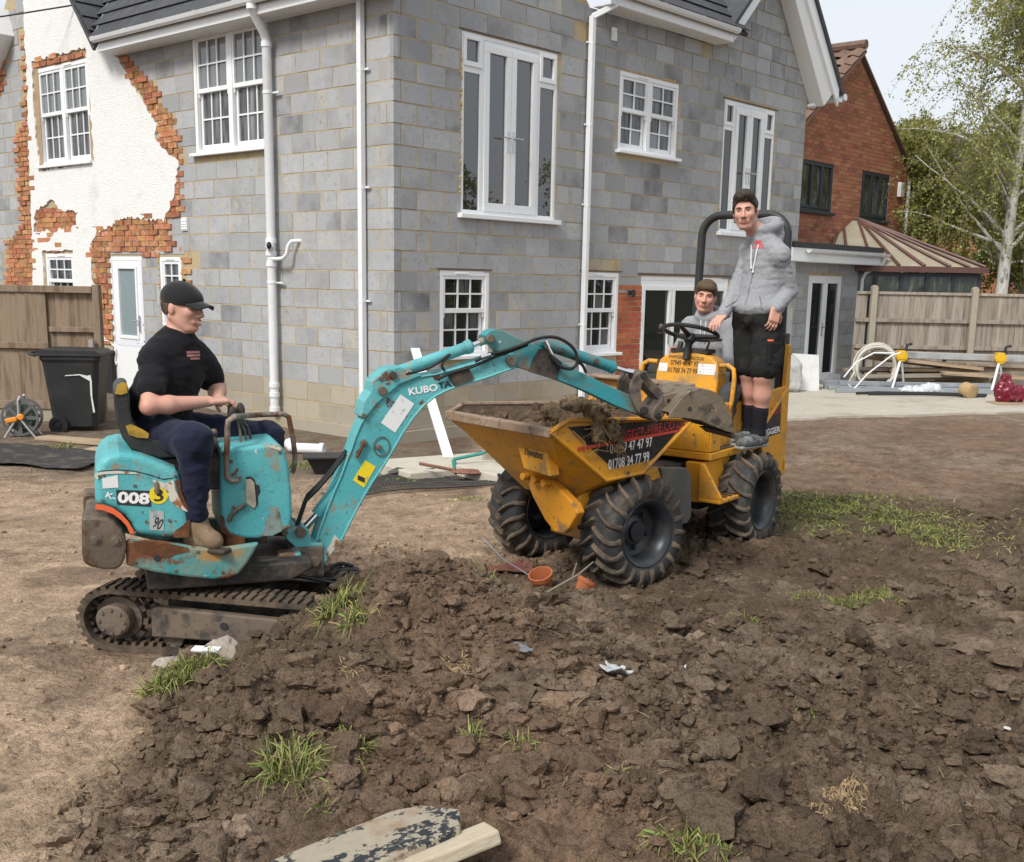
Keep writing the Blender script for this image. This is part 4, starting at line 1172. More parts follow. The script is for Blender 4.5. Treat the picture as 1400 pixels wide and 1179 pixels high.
# ---- far house behind the birch
far = empty('far_house', (15.5, 33, 0), 0, 'brick house with a brown roof half hidden behind the birch', 'house')
mb = MB(); mb.box(-4.6, 8, 0, 6, -.1, 4.0); mb.build('wall', m_nbrick, far)
m_froof = M('brown_roof', (.085, .066, .05), .9, var=[(3, (.05, .045, .035), .45, .7), (.6, (.11, .085, .06), .5, .7)], bump=[(20, .02)])
mb = MB(); mb.prism([(-.5, 3.9), (3.2, 6.45), (6.6, 3.9), (6.6, 3.8), (-.5, 3.8)], lambda u, v, w: (w, u, v), -4.9, 8.3); mb.build('roof', m_froof, far)
for i in range(8):
    mb = MB(); mb.box(-4.9, 8.3, -.5 + .42 * i, -.5 + .42 * i + .03, 3.9 + .29 * i, 3.9 + .29 * i + .05); mb.build('tile_course', m_froof, far)
for x in (-1.6, 1.4):
    mb = MB(); mb.box(x - .75, x + .75, -.05, .02, 2.5, 3.7); w = mb.build('window', m_upvc, far)
    for k in (-1, 1):
        mb = MB(); mb.box(x + k * .35 - .28, x + k * .35 + .28, -.06, -.04, 2.6, 3.6); mb.build('pane', m_nglass, w)
mb = MB(); mb.box(-2.6, 6, -1.2, -.3, -.1, 2.1); mb.build('garden_wall', m_nbrick, far)

# ---- right fence: boards, rails, concrete posts
m_wood = M('weathered_board', (.335, .295, .245), .9, rand=.16, stretch=(1, 1, .1), var=[(14, (.20, .165, .13), .45, .65), (4, (.34, .30, .26), .55, .7)], bump=[(50, .004)])
m_wood2 = M('brown_board', (.26, .195, .135), .9, rand=.16, stretch=(1, 1, .1), var=[(14, (.15, .10, .065), .45, .65), (4, (.27, .20, .14), .55, .7)], bump=[(50, .004)])
m_cpost = M('concrete_post', (.36, .32, .25), .95, var=[(8, (.28, .25, .2), .5, .7)], bump=[(40, .004)])
fen = empty('board_fence', (8.0, 20.8, 0), 0, 'grey weathered board fence with concrete posts behind the patio', 'fence')
bm_ = MB(); bm_.prism([(-.055, 0), (.055, 0), (.055, .007), (-.055, .018)], lambda u, v, w: (u, -v, w), .16, 1.66); bmesh_f = bm_.mesh('board', m_wood)
posts = [-1.52, .30, 2.12, 3.94]
x = -1.78
while x < 5.6:
    if min(abs(x - p) for p in posts) > .075:
        o = bpy.data.objects.new('board', bmesh_f); COL.objects.link(o); o.parent = fen; o.location = (x, rnd.uniform(-.004, .004), rnd.uniform(-.006, .006)); o.rotation_euler = (0, rnd.uniform(-.004, .004), 0)
    x += .098
for p in posts:
    mb = MB(); mb.prism([(-.055, -.1), (.055, -.1), (.055, 1.76), (.02, 1.80), (-.02, 1.80), (-.055, 1.76)], lambda u, v, w: (p + u, w, v), -.10, .02); mb.build('post', m_cpost, fen, bevel=.008)
for a, b in zip([-1.88] + posts, posts + [5.6]):
    for z, t in ((.70, .035), (1.18, .035), (1.665, .025)):
        mb = MB(); mb.box(a + .057, b - .057, -.065 if z < 1.5 else -.045, -.02 if z < 1.5 else .02, z - t, z + t); mb.build('rail', m_wood, fen, bevel=.004)
    mb = MB(); mb.box(a + .056, b - .056, -.03, .02, -.06, .155); mb.build('gravel_board', m_cpost, fen)

# ---- left fence
lf = empty('garden_fence', (-5.6, 13.55, 0), 0, 'brown board fence behind the black wheelie bin', 'fence')
bm_ = MB(); bm_.prism([(-.062, 0), (.062, 0), (.062, .008), (-.062, .020)], lambda u, v, w: (u, -v, w), 0, 1.30); bm2 = bm_.mesh('board', m_wood2)
x = -2.6
while x < .58:
    o = bpy.data.objects.new('board', bm2); COL.objects.link(o); o.parent = lf; o.location = (x, (-.03 if x < .05 else .02) + rnd.uniform(-.004, .004), .24 + rnd.uniform(-.006, .004)); x += .112
for (a, b, z0, z1, y) in ((-2.7, .06, .14, .24, -.07), (-2.7, .06, .86, .93, -.085), (.06, .60, 1.06, 1.12, -.04), (.06, .60, .22, .30, -.04), (-2.7, .60, 1.52, 1.60, -.07)):
    mb = MB(); mb.box(a, b, y, y + .05, z0, z1); mb.build('rail', m_wood2, lf, bevel=.005)
mb = MB(); mb.box(.60, .68, -.06, .05, -.1, 1.62); mb.build('post', m_wood2, lf, bevel=.005)
mb = MB(); mb.box(.565, .62, -.16, -.09, -.1, .98); mb.build('stake', m_wood, lf, bevel=.005)
mb = MB(); mb.box(-2.7, .56, -.05, .02, -.15, .135); mb.build('gravel_board', m_cpost, lf, bevel=.005)

# ---- trees
m_bark = M('birch_bark', (.62, .60, .55), .85, stretch=(1, 1, .35), var=[(7, (.06, .055, .05), .57, .66), (20, (.35, .33, .29), .5, .7)], bump=[(25, .01)])
m_twig = M('twig_bark', (.20, .17, .13), .9)
def leaf_mat(name, c1, c2, c3):
    return M(name, c1, .6, spec=.3, rand=.35, hue=.03, leaf=.45, var=[(1.1, c2, .45, .62), (2.6, c3, .55, .72)])
m_leafb = leaf_mat('birch_leaves', (.34, .35, .10), (.42, .42, .14), (.24, .255, .08))
m_leafd = leaf_mat('bush_leaves', (.27, .28, .058), (.34, .34, .085), (.17, .185, .045))
def leaves_mesh(name, P, size, mat, parent, droop=.4):
    n = len(P); P = np.asarray(P)
    d = rng.normal(size=(n, 3)); d[:, 2] -= droop; d /= np.linalg.norm(d, axis=1)[:, None]
    e = rng.normal(size=(n, 3)); e -= d * (e * d).sum(1)[:, None]; e /= np.linalg.norm(e, axis=1)[:, None]
    s = size * (.6 + .8 * rng.random(n))[:, None]
    V = np.stack([P, P + d * s * .5 + e * s * .32, P + d * s, P + d * s * .5 - e * s * .32], 1).reshape(-1, 3)
    return raw_mesh(name, V, np.arange(4 * n).reshape(-1, 4), mat, parent, False)
def branch(p, d, L_, n, wob, pull, R):
    pts = [Vector(p)]; d = Vector(d).normalized()
    for i in range(n):
        d = (d + Vector((R.uniform(-wob, wob), R.uniform(-wob, wob), R.uniform(-wob, wob) + pull))).normalized()
        pts.append(pts[-1] + d * L_ / n)
    return pts
def tree(name, loc, label, trunk, r0, limbs, twigs, leafn, leaf_size, matb, matl, seed, zmin=1.6, tl=1.3, spread=1.0, llen=2.6):
    R = random.Random(seed)
    t = empty(name, loc, 0, label, 'tree')
    T = [Vector(p) for p in trunk]; k = len(T)
    mb = MB(); mb.tube(T, [r0 * (1 - .85 * i / (k - 1)) for i in range(k)], 10); mb.build('trunk', matb, t)
    lb = MB(); tb = MB(); LP_ = []
    H = T[-1].z
    for i in range(limbs):
        f = R.uniform(.18, .98); u = f * (k - 1); a = int(u); p = T[a].lerp(T[min(a + 1, k - 1)], u - a)
        if p.z < zmin: continue
        an = R.uniform(0, 2 * pi)
        if sin(an) < -.45 and p.z < 5: an = -an
        ln = llen * (1.05 - .65 * f) * R.uniform(.7, 1.2) * spread
        pts = branch(p, (cos(an), sin(an), R.uniform(.5, 1.3)), ln, 7, .18, -.02, R)
        rr = r0 * .30 * (1.1 - .7 * f); lb.tube(pts, [rr * (1 - .8 * j / 7) for j in range(8)], 6)
        for w in range(twigs):
            g = R.uniform(.25, 1); u2 = g * 7; b = min(int(u2), 6); q = pts[b].lerp(pts[b + 1], u2 - b); a2 = R.uniform(0, 2 * pi)
            tp = branch(q, (cos(a2), sin(a2), R.uniform(-.2, .9)), tl * R.uniform(.5, 1.2), 6, .2, -.30, R)
            tb.tube(tp, [.007 * (1 - .6 * j / 6) for j in range(7)], 3, caps=False)
            for m in range(leafn):
                v = R.uniform(.1, 1) * 6; c = min(int(v), 5); s_ = tp[c].lerp(tp[c + 1], v - c)
                LP_.append((s_.x + R.gauss(0, .05), s_.y + R.gauss(0, .05), s_.z + R.gauss(0, .05)))
    lb.build('limbs', matb, t, recalc=False); tag(tb.build('twigs', m_twig, t, recalc=False), kind='stuff')
    tag(leaves_mesh('crown', LP_, leaf_size, matl, t), kind='stuff')
    return t
tree('birch_tree', (10.25, 24.2, 0), 'tall birch with white bark and thin hanging leaves beyond the fence', [(0, 0, 0), (-.03, 0, 1.5), (.02, .05, 2.8), (.04, 0, 4.0), (.12, .05, 5.4), (.05, .1, 6.8), (.2, .1, 8.4), (.15, .1, 10.5)], .15, 52, 20, 48, .060, m_bark, m_leafb, 4, 1.7, 1.5, 1.0, 3.0)
tree('small_birch', (8.55, 25.6, 0), 'smaller birch with dense olive leaves left of the white trunk', [(0, 0, 0), (.1, 0, 1.2), (-.05, 0, 2.2), (.1, 0, 3.2), (.0, .1, 4.2), (-.1, 0, 5.0)], .07, 48, 18, 60, .07, m_bark, m_leafd, 9, .5, 1.2, .72, 2.2)
for i_, (tx, ty, hs) in enumerate(((21, 14.5, 1.0), (22.5, 18.5, 1.15), (24, 10.5, .9))):
    tree('boundary_tree', (tx, ty, 0), ('tree beyond the right edge, mirrored in the tall window', 'taller tree beyond the right edge behind the mirrored one', 'small tree beyond the right edge, nearest')[i_], [(0, 0, 0), (.1, 0, 1.5 * hs), (0, .1, 3 * hs), (.1, 0, 4.6 * hs)], .12, 30, 12, 22, .13, m_twig, m_leafd, 30 + i_, .4, 1.2, 1.0, 2.4)
tree('garden_tree', (11.9, 27.0, 0), 'olive green tree behind the white birch trunk', [(0, 0, 0), (.1, 0, 1.5), (-.05, 0, 3.0), (.1, 0, 4.4), (.0, .1, 5.8)], .09, 44, 14, 40, .09, m_bark, m_leafd, 12, .6, 1.2, .9, 2.4)

# ================================================================ THINGS STACKED BY THE RIGHT FENCE
def thing1(name, mb, mat, label, cat, loc=(0, 0, 0), group=None, bevel=0, rot=None):
    o = mb.build(name, mat, None, bevel=bevel); o.location = loc
    if rot: o.rotation_euler = rot
    return tag(o, label, cat, group)
m_alu = M('aluminium', (.55, .56, .56), .35, metal=.6, var=[(5, (.4, .4, .4), .5, .7)])
m_greypipe = M('grey_pipe', (.26, .28, .30), .4, var=[(3, (.34, .36, .38), .5, .7)])
m_timber = M('sawn_timber', (.40, .30, .20), .85, stretch=(.1, 1, 1), var=[(12, (.22, .15, .09), .45, .65)], bump=[(40, .003)])
m_timberg = M('grey_timber', (.30, .26, .21), .85, stretch=(.1, 1, 1), var=[(12, (.2, .17, .13), .45, .65)], bump=[(40, .003)])
m_yellow = M('yellow_plastic', (.72, .42, .02), .4)
lbl = ['grey metal bar at the back of the low stack', 'grey metal bar in the middle of the low stack', 'pale grey bar at the front of the low stack', 'grey bar topmost on the low stack', 'short grey bar sticking out at the left end of the stack', 'grey bar under the yellow headed stand']
for i, (x, y, z, L_, a) in enumerate([(6.9, 19.7, .09, 3.0, 0), (6.95, 19.45, .09, 3.1, .01), (7.0, 19.2, .09, 2.9, -.01), (7.0, 19.5, .17, 2.8, .0), (5.95, 19.75, .16, 1.6, .02), (6.6, 18.95, .09, 2.4, .0)]):
    mb = MB(); mb.box(-L_ / 2, L_ / 2, -.05, .05, -.035, .035); thing1('metal_bar', mb, m_greypipe, lbl[i], 'bar', (x, y, z - .035 + .0), 'grey bars stacked on the patio', .006, (0, 0, a))
lbl = ['thin black bar lying at the front of the stack', 'second black bar behind the front one', 'crooked black rod at the left end of the stack']
for i, (x, y, L_, a) in enumerate([(6.75, 18.45, 1.9, -.02), (6.9, 18.65, 1.8, -.03), (6.0, 18.6, .8, .25)]):
    mb = MB(); mb.tube([(-L_ / 2, 0, 0), (0, .01, .01), (L_ / 2, 0, 0)], .022, 8); thing1('black_bar', mb, m_black, lbl[i], 'bar', (x, y, .05 + .0), 'black bars on the patio', 0, (0, 0, a))
lbl = ['light plank sloping down to the right on the timber pile', 'brown plank at the top of the timber pile', 'plank poking out left from the timber pile', 'dark plank low in the timber pile', 'long brown plank at the back of the timber pile', 'plank at the right end of the timber pile', 'grey plank under the sloping plank', 'pale short plank by the log', 'short grey plank topmost at the left of the timber pile', 'long plank crossing the middle of the timber pile', 'brown plank lowest at the left of the timber pile', 'plank tilting down in the middle of the timber pile', 'grey plank low at the front of the timber pile', 'grey plank under the beam near the right stand']
for i, (x, y, z, L_, a, b, mt) in enumerate([(6.9, 20.0, .52, 1.9, -.04, .13, m_timberg), (7.1, 20.2, .45, 1.9, .02, .10, m_timber), (6.6, 20.1, .34, 1.3, .03, 0, m_timberg), (7.2, 20.05, .26, 1.6, -.02, .0, m_timber), (8.0, 20.35, .60, 2.6, 0, .02, m_timber), (8.4, 20.0, .40, 1.8, .02, .03, m_timber), (7.0, 20.3, .30, 2.2, 0, 0, m_timberg), (8.1, 19.6, .30, 1.4, .02, .04, m_timber), (7.0, 19.9, .62, 1.5, .06, .05, m_timberg), (7.6, 19.95, .36, 2.0, -.03, -.02, m_timber), (6.75, 19.85, .20, 1.2, .05, .0, m_timber), (7.3, 19.8, .48, 1.7, -.05, .09, m_timber), (6.9, 19.75, .26, 1.9, .03, -.03, m_timberg), (8.3, 19.8, .50, 1.6, -.02, .05, m_timberg)]):
    mb = MB(); mb.box(-L_ / 2, L_ / 2, -.10, .10, -.03, .03); thing1('timber_plank', mb, mt, lbl[i], 'plank', (x, y, z), 'planks piled by the fence', .004, (0, b, a))
mb = MB(); mb.box(-1.0, 1.0, -.2, .2, 0, .22); thing1('timber_stack', mb, m_timber, 'dark stack of short timbers under the planks', 'timber stack', (7.4, 20.2, .02), None, .02)
mb = MB(); mb.box(0, 3.6, -.04, .04, -.055, .055); thing1('aluminium_beam', mb, m_alu, 'long aluminium beam resting on the yellow headed stands', 'beam', (6.62, 19.75, .62), None, .008, (0, .012, -.02))
for i, (x, y, lab) in enumerate(((6.68, 19.68, 'yellow headed work stand beside the white pipe coil'), (8.33, 19.55, 'yellow headed work stand above the red bag'))):
    st = empty('work_stand', (x, y, 0), 0, lab, 'stand', 'yellow headed work stands')
    mb = MB(); mb.lathe([(.0, -.05), (.085, -.05), (.10, -.03), (.10, .03), (.085, .05), (.0, .05)], 14, T=TR((0, -.08, .60), (pi / 2, 0, 0))); mb.box(-.07, .05, -.14, .02, .55, .70); mb.build('head', m_yellow, st, bevel=.01)
    for k, (dx, dy) in enumerate(((-.22, -.35), (.08, -.1), (.0, .25))):
        mb = MB(); mb.tube([(0, -.06, .60), (dx, dy, .02)], .022, 8); mb.build('leg', m_pipe if k == 0 else m_alu, st)
    mb = MB(); mb.tube([(.05, -.1, .68), (.07, -.1, .80), (.15, -.1, .82)], .025, 8); mb.build('clamp', m_black, st)
# coil of pale pipe standing against the pile
mb = MB()
for k in range(7):
    r = .36 - .022 * (k % 3) + .008 * k; cx, cy = .01 * k, .035 * k
    mb.tube([(cx + r * cos(a) * .95, cy + .03 * sin(3 * a + k), .38 + r * sin(a) * (1.0)) for a in np.linspace(0, 2 * pi, 30)], .017, 7, caps=False)
mb.tube([(-.36, 0, .30), (-.5, -.1, .1), (-.45, -.3, .03), (.1, -.4, .03), (.5, -.3, .04)], .017, 7)
thing1('pipe_coil', mb, M('cream_pipe', (.60, .57, .50), .4), 'coil of cream plastic pipe leaning on the timber pile', 'pipe coil', (6.25, 19.6, .02))
mb = MB(); mb.tube([(-.55, 0, .22), (-.35, .02, .48), (-.05, .05, .64), (.3, .05, .64)], .014, 7); thing1('conduit', mb, m_pipe, 'thin white conduit bowing over the pipe coil', 'conduit', (6.2, 19.4, .02))
mb = MB(); mb.tube([(-.35, 0, .0), (-.1, .02, .30), (.3, .05, .62), (.45, .1, .66)], .013, 7); thing1('conduit', mb, m_pipe, 'thin white conduit rising in front of the pipe coil', 'conduit', (6.05, 19.05, .03))
mb = MB(); mb.lathe([(.0, -.10), (.12, -.10), (.13, -.08), (.125, .0), (.13, .09), (.115, .10), (.06, .104), (.0, .105)], 22, T=np.array(Matrix.Rotation(radians(100), 4, 'X') @ Matrix.Rotation(radians(25), 4, 'Y'))); log = thing1('log', mb, M('pale_wood', (.42, .30, .15), .8, var=[(9, (.3, .2, .1), .5, .7)]), 'round pale wood log at the front of the stack', 'log', (7.42, 18.45, .13))
V_, Q_ = sdf_mesh([ell((0, 0, .16), (.17, .14, .20), k=.05), ell((.2, .02, .13), (.13, .12, .16), k=.05), ell((-.02, 0, .36), (.09, .05, .10), k=.04)], .014, lambda x, y, z: .022 * fbm3(x * 16, y * 16, z * 16, 3, 3))
tag(raw_mesh('plastic_bag', V_, Q_, M('red_plastic', (.15, .006, .02), .25, spec=.5, var=[(9, (.45, .22, .25), .62, .66)])), 'crumpled dark red plastic bag by the right edge', 'bag').location = (7.72, 17.75, .02)
mb = MB(); mb.box(-.3, .3, -.25, .2, 0, .012); thing1('board', mb, m_timber, 'flat board under the red plastic bag', 'board', (7.75, 17.6, .02))
mb = MB(); mb.box(-.26, .26, -.012, .012, 0, .62); thing1('plasterboard', mb, M('plasterboard', (.72, .72, .70), .7, var=[(6, (.6, .6, .58), .5, .7)]), 'white offcut of board leaning by the double doors', 'board', (4.95, 19.15, .02), None, 0, (-.22, .06, .35))
V_, Q_ = sdf_mesh([rbox((0, 0, .26), (.17, .14, .26), .09), ell((0, 0, .5), (.1, .08, .1), k=.06)], .014, lambda x, y, z: .016 * fbm3(x * 14, y * 14, z * 10, 5, 3))
tag(raw_mesh('rubble_sack', V_, Q_, M('grey_sack', (.40, .40, .385), .8)), 'grey rubble sack beside the leaning board', 'sack').location = (4.62, 18.9, .02)
V_, Q_ = sdf_mesh([ell((0, 0, .06), (.3, .13, .07), k=.05), ell((.28, .05, .08), (.16, .12, .09), k=.05)], .014, lambda x, y, z: .03 * fbm3(x * 14, y * 14, z * 14, 8, 3))
tag(raw_mesh('plastic_sheet', V_, Q_, M('clear_plastic', (.55, .57, .60), .2, spec=.6)), 'crumpled clear plastic between the stands and the log', 'plastic sheet').location = (6.75, 18.95, .02)

# ================================================================ MINI DIGGER
EX, EY, EA = -1.35, 5.34, radians(20)
m_teal = M('turquoise_paint', (.080, .375, .395), .5, spec=.4, var=[(2.2, (.16, .46, .47), .45, .72), (5, (.095, .27, .27), .54, .68), (8, (.26, .24, .18), .58, .66), (13, (.14, .065, .034), .635, .67), (30, (.55, .55, .50), .67, .70), (60, (.06, .22, .23), .6, .68)], bump=[(60, .0015)])
m_tealr = M('rusty_turquoise', (.055, .27, .275), .6, spec=.3, var=[(3.4, (.22, .24, .17), .45, .6), (5.5, (.16, .065, .03), .52, .58), (9, (.36, .22, .08), .60, .66), (20, (.55, .5, .42), .68, .71)], bump=[(40, .003)])
m_rust = M('rust_patch', (.115, .048, .024), .85, spec=.2, var=[(8, (.2, .09, .035), .5, .65)], bump=[(50, .004)])
m_scrape = M('scraped_primer', (.60, .57, .48), .7, var=[(18, (.3, .12, .05), .52, .6)])
m_steel = M('muddy_steel', (.15, .118, .09), .75, metal=.15, spec=.35, var=[(5, (.17, .13, .095), .45, .6), (13, (.07, .06, .055), .5, .62)], bump=[(40, .003)])
m_cw = M('worn_counterweight', (.125, .095, .068), .6, metal=.2, var=[(5, (.20, .16, .12), .5, .65), (14, (.09, .05, .03), .52, .62)], bump=[(40, .003)])
m_rubber = M('muddy_rubber', (.045, .038, .032), .9, spec=.2, var=[(5, (.135, .10, .07), .40, .58), (18, (.075, .058, .042), .5, .65)], bump=[(30, .005)])
m_chrome = M('chrome_rod', (.75, .75, .75), .12, metal=1.0)
m_dk = M('dark_machinery', (.024, .022, .020), .65, var=[(6, (.095, .072, .052), .48, .64), (20, (.06, .05, .04), .5, .62)], bump=[(40, .003)])
m_hose = M('rubber_hose', (.015, .015, .015), .5)
m_decalw = M('white_sticker', (.72, .73, .72), .5, var=[(16, (.45, .47, .46), .56, .62)])
m_decaly = M('yellow_sticker', (.78, .60, .02), .5, var=[(20, (.5, .4, .1), .6, .66)])
m_ink = M('dark_print', (.03, .03, .035), .5)
m_orange = M('orange_stripe', (.75, .14, .05), .5, var=[(12, (.5, .3, .2), .6, .66)])
m_white = M('white_print', (.80, .80, .80), .5, var=[(30, (.5, .5, .5), .62, .68)])
dig = empty('mini_digger', (EX, EY, 0), EA, 'worn turquoise mini digger with its curved boom reaching over the dumper', 'digger')
PRI = lambda y0, y1: (lambda u, v, w: (u, w, v))
def side(name, poly, y0, y1, mat, bevel=.006, parent=None, segs=2):
    mb = MB(); mb.prism(poly, lambda u, v, w: (u, w, v), y0, y1); return mb.build(name, mat, parent or dig, bevel=bevel, segs=segs)
def patch(name, poly, y, mat, parent, t=.002):
    mb = MB(); mb.prism(poly, lambda u, v, w: (u, w, v), y, y - t); return mb.build(name, mat, parent)
def arc(c, r, a0, a1, n): return [(c[0] + r * cos(radians(a0 + (a1 - a0) * i / n)), c[1] + r * sin(radians(a0 + (a1 - a0) * i / n))) for i in range(n + 1)]
def pin(mb, x, z, y0, y1, r=.03, n=14):
    mb.lathe([(r, 0), (r, y1 - y0)], n, T=TR((x, y0, z), (-pi / 2, 0, 0)))
# undercarriage
UX = np.array(Matrix.Scale(.9, 4, (0, 0, 1))) @ rotz(radians(-29))                      # tracks stand 29 degrees off the boom
def stadium(xr, xf, rr, rf, n=14):
    a = arc((xr, 0), rr, 90, 270, n); b = arc((xf, 0), rf, -90, 90, n)
    return a + b
zs_ = .172
for sgn in (-1, 1):
    yc = sgn * .265; w = .09
    tr = MB(); o_ = stadium(-.46, .46, .170, .150); i_ = stadium(-.46, .46, .146, .126); k = len(o_)
    # belt with uneven sag
    O = [(x, zs_ + z) for x, z in o_]; I = [(x, zs_ + z) for x, z in i_]
    for a in (0, 1):
        yy = yc + (w if a else -w)
    v = [(x, yc - w, z) for x, z in O] + [(x, yc + w, z) for x, z in O] + [(x, yc - w, z) for x, z in I] + [(x, yc + w, z) for x, z in I]
    f = []
    for i in range(k):
        j = (i + 1) % k
        f += [(i, j, k + j, k + i), (2 * k + j, 2 * k + i, 3 * k + i, 3 * k + j), (j, i, 2 * k + i, 2 * k + j), (k + i, k + j, 3 * k + j, 3 * k + i)]
    tr.add(v, f, 0, True)
    # lugs outside and drive teeth inside, evenly along the loop
    def along(pts, step):
        P = [Vector((p[0], p[1])) for p in pts]; P.append(P[0]); out = []; acc = 0.0
        for a, b in zip(P, P[1:]):
            L_ = (b - a).length; d = (b - a) / L_
            while acc < L_: q = a + d * acc; out.append((q.x, q.y, math.atan2(d.y, d.x))); acc += step
            acc -= L_
        return out
    for n_, (x, z, an) in enumerate(along(O, .0445)):
        for h_ in ((-1, 1)):
            T = np.array(Matrix.Translation((x, yc + h_ * .045, z)) @ Matrix.Rotation(-an, 4, 'Y'))
            tr.box(-.013 + .006 * h_, .013 + .006 * h_, -.044, .044, -.016, .006, T=T)
    for n_, (x, z, an) in enumerate(along(I, .0445)):
        T = np.array(Matrix.Translation((x, yc, z)) @ Matrix.Rotation(-an, 4, 'Y')); tr.box(-.010, .010, -.05, -.012, -.004, .020, T=T); tr.box(-.010, .010, .012, .05, -.004, .020, T=T)
    track = tr.build('track', m_rubber, dig, X=UX)
    sp = MB(); T = TR((-.46, yc - .03, zs_), (-pi / 2, 0, 0)); sp.lathe([(.0, 0), (.115, 0), (.118, .01), (.118, .05), (.0, .06)], 24, T=T)
    for i in range(11):
        a = 2 * pi * i / 11; sp.box(-.016, .016, -.02, .02, .10, .142, T=np.array(Matrix.Translation((-.46, yc, zs_)) @ Matrix.Rotation(a, 4, 'Y')))
    sp.lathe([(.085, 0), (.085, .055), (.075, .065), (.0, .066)], 20, T=TR((-.46, yc - sgn * -.09 if sgn < 0 else yc + .09, zs_), (pi / 2 if sgn < 0 else -pi / 2, 0, 0)) if False else TR((-.46, yc + sgn * .035, zs_), (pi / 2 if sgn < 0 else -pi / 2, 0, 0)))
    for i in range(8):
        a = 2 * pi * i / 8; sp.lathe([(.009, 0), (.009, .008)], 6, T=TR((-.46 + .062 * cos(a), yc + sgn * .10, zs_ + .062 * sin(a)), (pi / 2 if sgn < 0 else -pi / 2, 0, 0)))
    sp.build('sprocket', m_steel, track, X=UX)
    idl = MB(); idl.lathe([(.0, 0), (.10, 0), (.118, .02), (.118, .06), (.10, .08), (.0, .08)], 20, T=TR((.46, yc - .04, zs_), (-pi / 2, 0, 0))); idl.build('idler', m_steel, track, X=UX)
    for x in (-.18, .05, .27):
        r_ = MB(); r_.lathe([(.0, 0), (.05, 0), (.05, .1), (.0, .1)], 14, T=TR((x, yc - .05, .085), (-pi / 2, 0, 0))); r_.build('roller', m_steel, track, X=UX)
    fr = MB(); fr.prism([(-.27, .10), (-.27, .245), (-.245, .262), (.40, .235), (.44, .16), (.40, .10)], lambda u, v, w_: (u, w_, v), yc + sgn * .035, yc + sgn * .088); fr.build('track_frame', m_steel, track, bevel=.008, X=UX)
    fr = MB(); fr.lathe([(.02, 0), (.02, .004)], 12, T=TR((.09, yc + sgn * .0885, .185), (pi / 2 if sgn < 0 else -pi / 2, 0, 0))); fr.build('grease_hole', m_ink, track, X=UX)
mb = MB(); mb.box(-.26, .26, -.2, .2, .15, .26); mb.lathe([(.2, .26), (.2, .33)], 24); mb.box(-.15, .15, -.26, .26, .12, .2); mb.build('carbody', m_dk, dig, bevel=.01, X=UX)
mb = MB(); mb.box(.62, .66, -.34, .34, .02, .20); mb.box(.2, .64, -.20, -.15, .12, .17); mb.box(.2, .64, .15, .20, .12, .17); mb.build('dozer_blade', m_tealr, dig, bevel=.008, X=UX)
# deck and side skirts
deck = side('deck', [(-.42, .345), (.22, .345), (.33, .40), (.33, .435), (-.42, .44)], -.30, .33, m_dk, .01)
SKP = [(-0.5, 0.599), (-0.345, 0.582), (-0.204, 0.547), (-0.059, 0.539), (0.076, 0.551), (0.053, 0.51), (0.016, 0.453), (-0.021, 0.411), (-0.063, 0.394), (-0.133, 0.394), (-0.243, 0.412), (-0.384, 0.444), (-0.505, 0.485)]
skirt = side('side_skirt', SKP, -.36, -.315, m_tealr, .012)
side('side_skirt', SKP, .315, .36, m_tealr, .012)
patch('rust_patch', [(-0.471, 0.596), (-0.345, 0.582), (-0.239, 0.55), (-0.233, 0.532), (-0.294, 0.522), (-0.335, 0.508), (-0.388, 0.524), (-0.44, 0.538), (-0.466, 0.561)], -.3605, m_rust, skirt)
mb = MB(); mb.lathe([(.014, 0), (.014, .003)], 12, T=TR((*[(-0.375, 0.511)][0][:1], -.361, [(-0.375, 0.511)][0][1]), (pi / 2, 0, 0))); mb.build('bolt_hole', m_ink, skirt)
# engine hood
HOP = [(-0.617, 0.879), (-0.609, 0.916), (-0.586, 0.953), (-0.556, 0.977), (-0.511, 0.987), (-0.459, 0.98), (-0.414, 0.967), (-0.362, 0.945), (-0.317, 0.924), (-0.277, 0.903), (-0.257, 0.881), (-0.254, 0.807), (-0.23, 0.727), (-0.223, 0.64), (-0.235, 0.589), (-0.35, 0.596), (-0.459, 0.616), (-0.473, 0.665), (-0.498, 0.702), (-0.536, 0.732), (-0.58, 0.75), (-0.62, 0.757)]
hood = side('hood', HOP, -.335, .32, m_teal, .045, segs=4)
patch('orange_stripe', [(-0.619, 0.763), (-0.586, 0.76), (-0.548, 0.744), (-0.514, 0.715), (-0.486, 0.678), (-0.468, 0.641), (-0.464, 0.618), (-0.483, 0.624), (-0.494, 0.657), (-0.515, 0.686), (-0.549, 0.716), (-0.591, 0.736), (-0.621, 0.741)], -.3355, m_orange, hood, .003)
patch('scraped_patch', [(-0.379, 0.861), (-0.32, 0.843), (-0.288, 0.858), (-0.282, 0.809), (-0.257, 0.758), (-0.231, 0.707), (-0.265, 0.723), (-0.304, 0.76), (-0.322, 0.811), (-0.361, 0.834)], -.3356, m_scrape, hood)
patch('rust_patch', [(-0.282, 0.855), (-0.261, 0.856), (-0.256, 0.801), (-0.231, 0.728), (-0.222, 0.699), (-0.251, 0.736), (-0.272, 0.787)], -.3385, m_rust, hood)
patch('rust_patch', [(-0.222, 0.685), (-0.232, 0.59), (-0.3, 0.596), (-0.289, 0.627), (-0.254, 0.65)], -.3365, m_rust, hood)
patch('rust_patch', [(-0.618, 0.892), (-0.592, 0.905), (-0.527, 0.907), (-0.45, 0.898), (-0.431, 0.889), (-0.515, 0.895), (-0.586, 0.894), (-0.606, 0.871)], -.3364, m_scrape, hood)
patch('sticker', [(-0.586, 0.875), (-0.522, 0.888), (-0.52, 0.833), (-0.586, 0.831)], -.3355, m_decalw, hood)
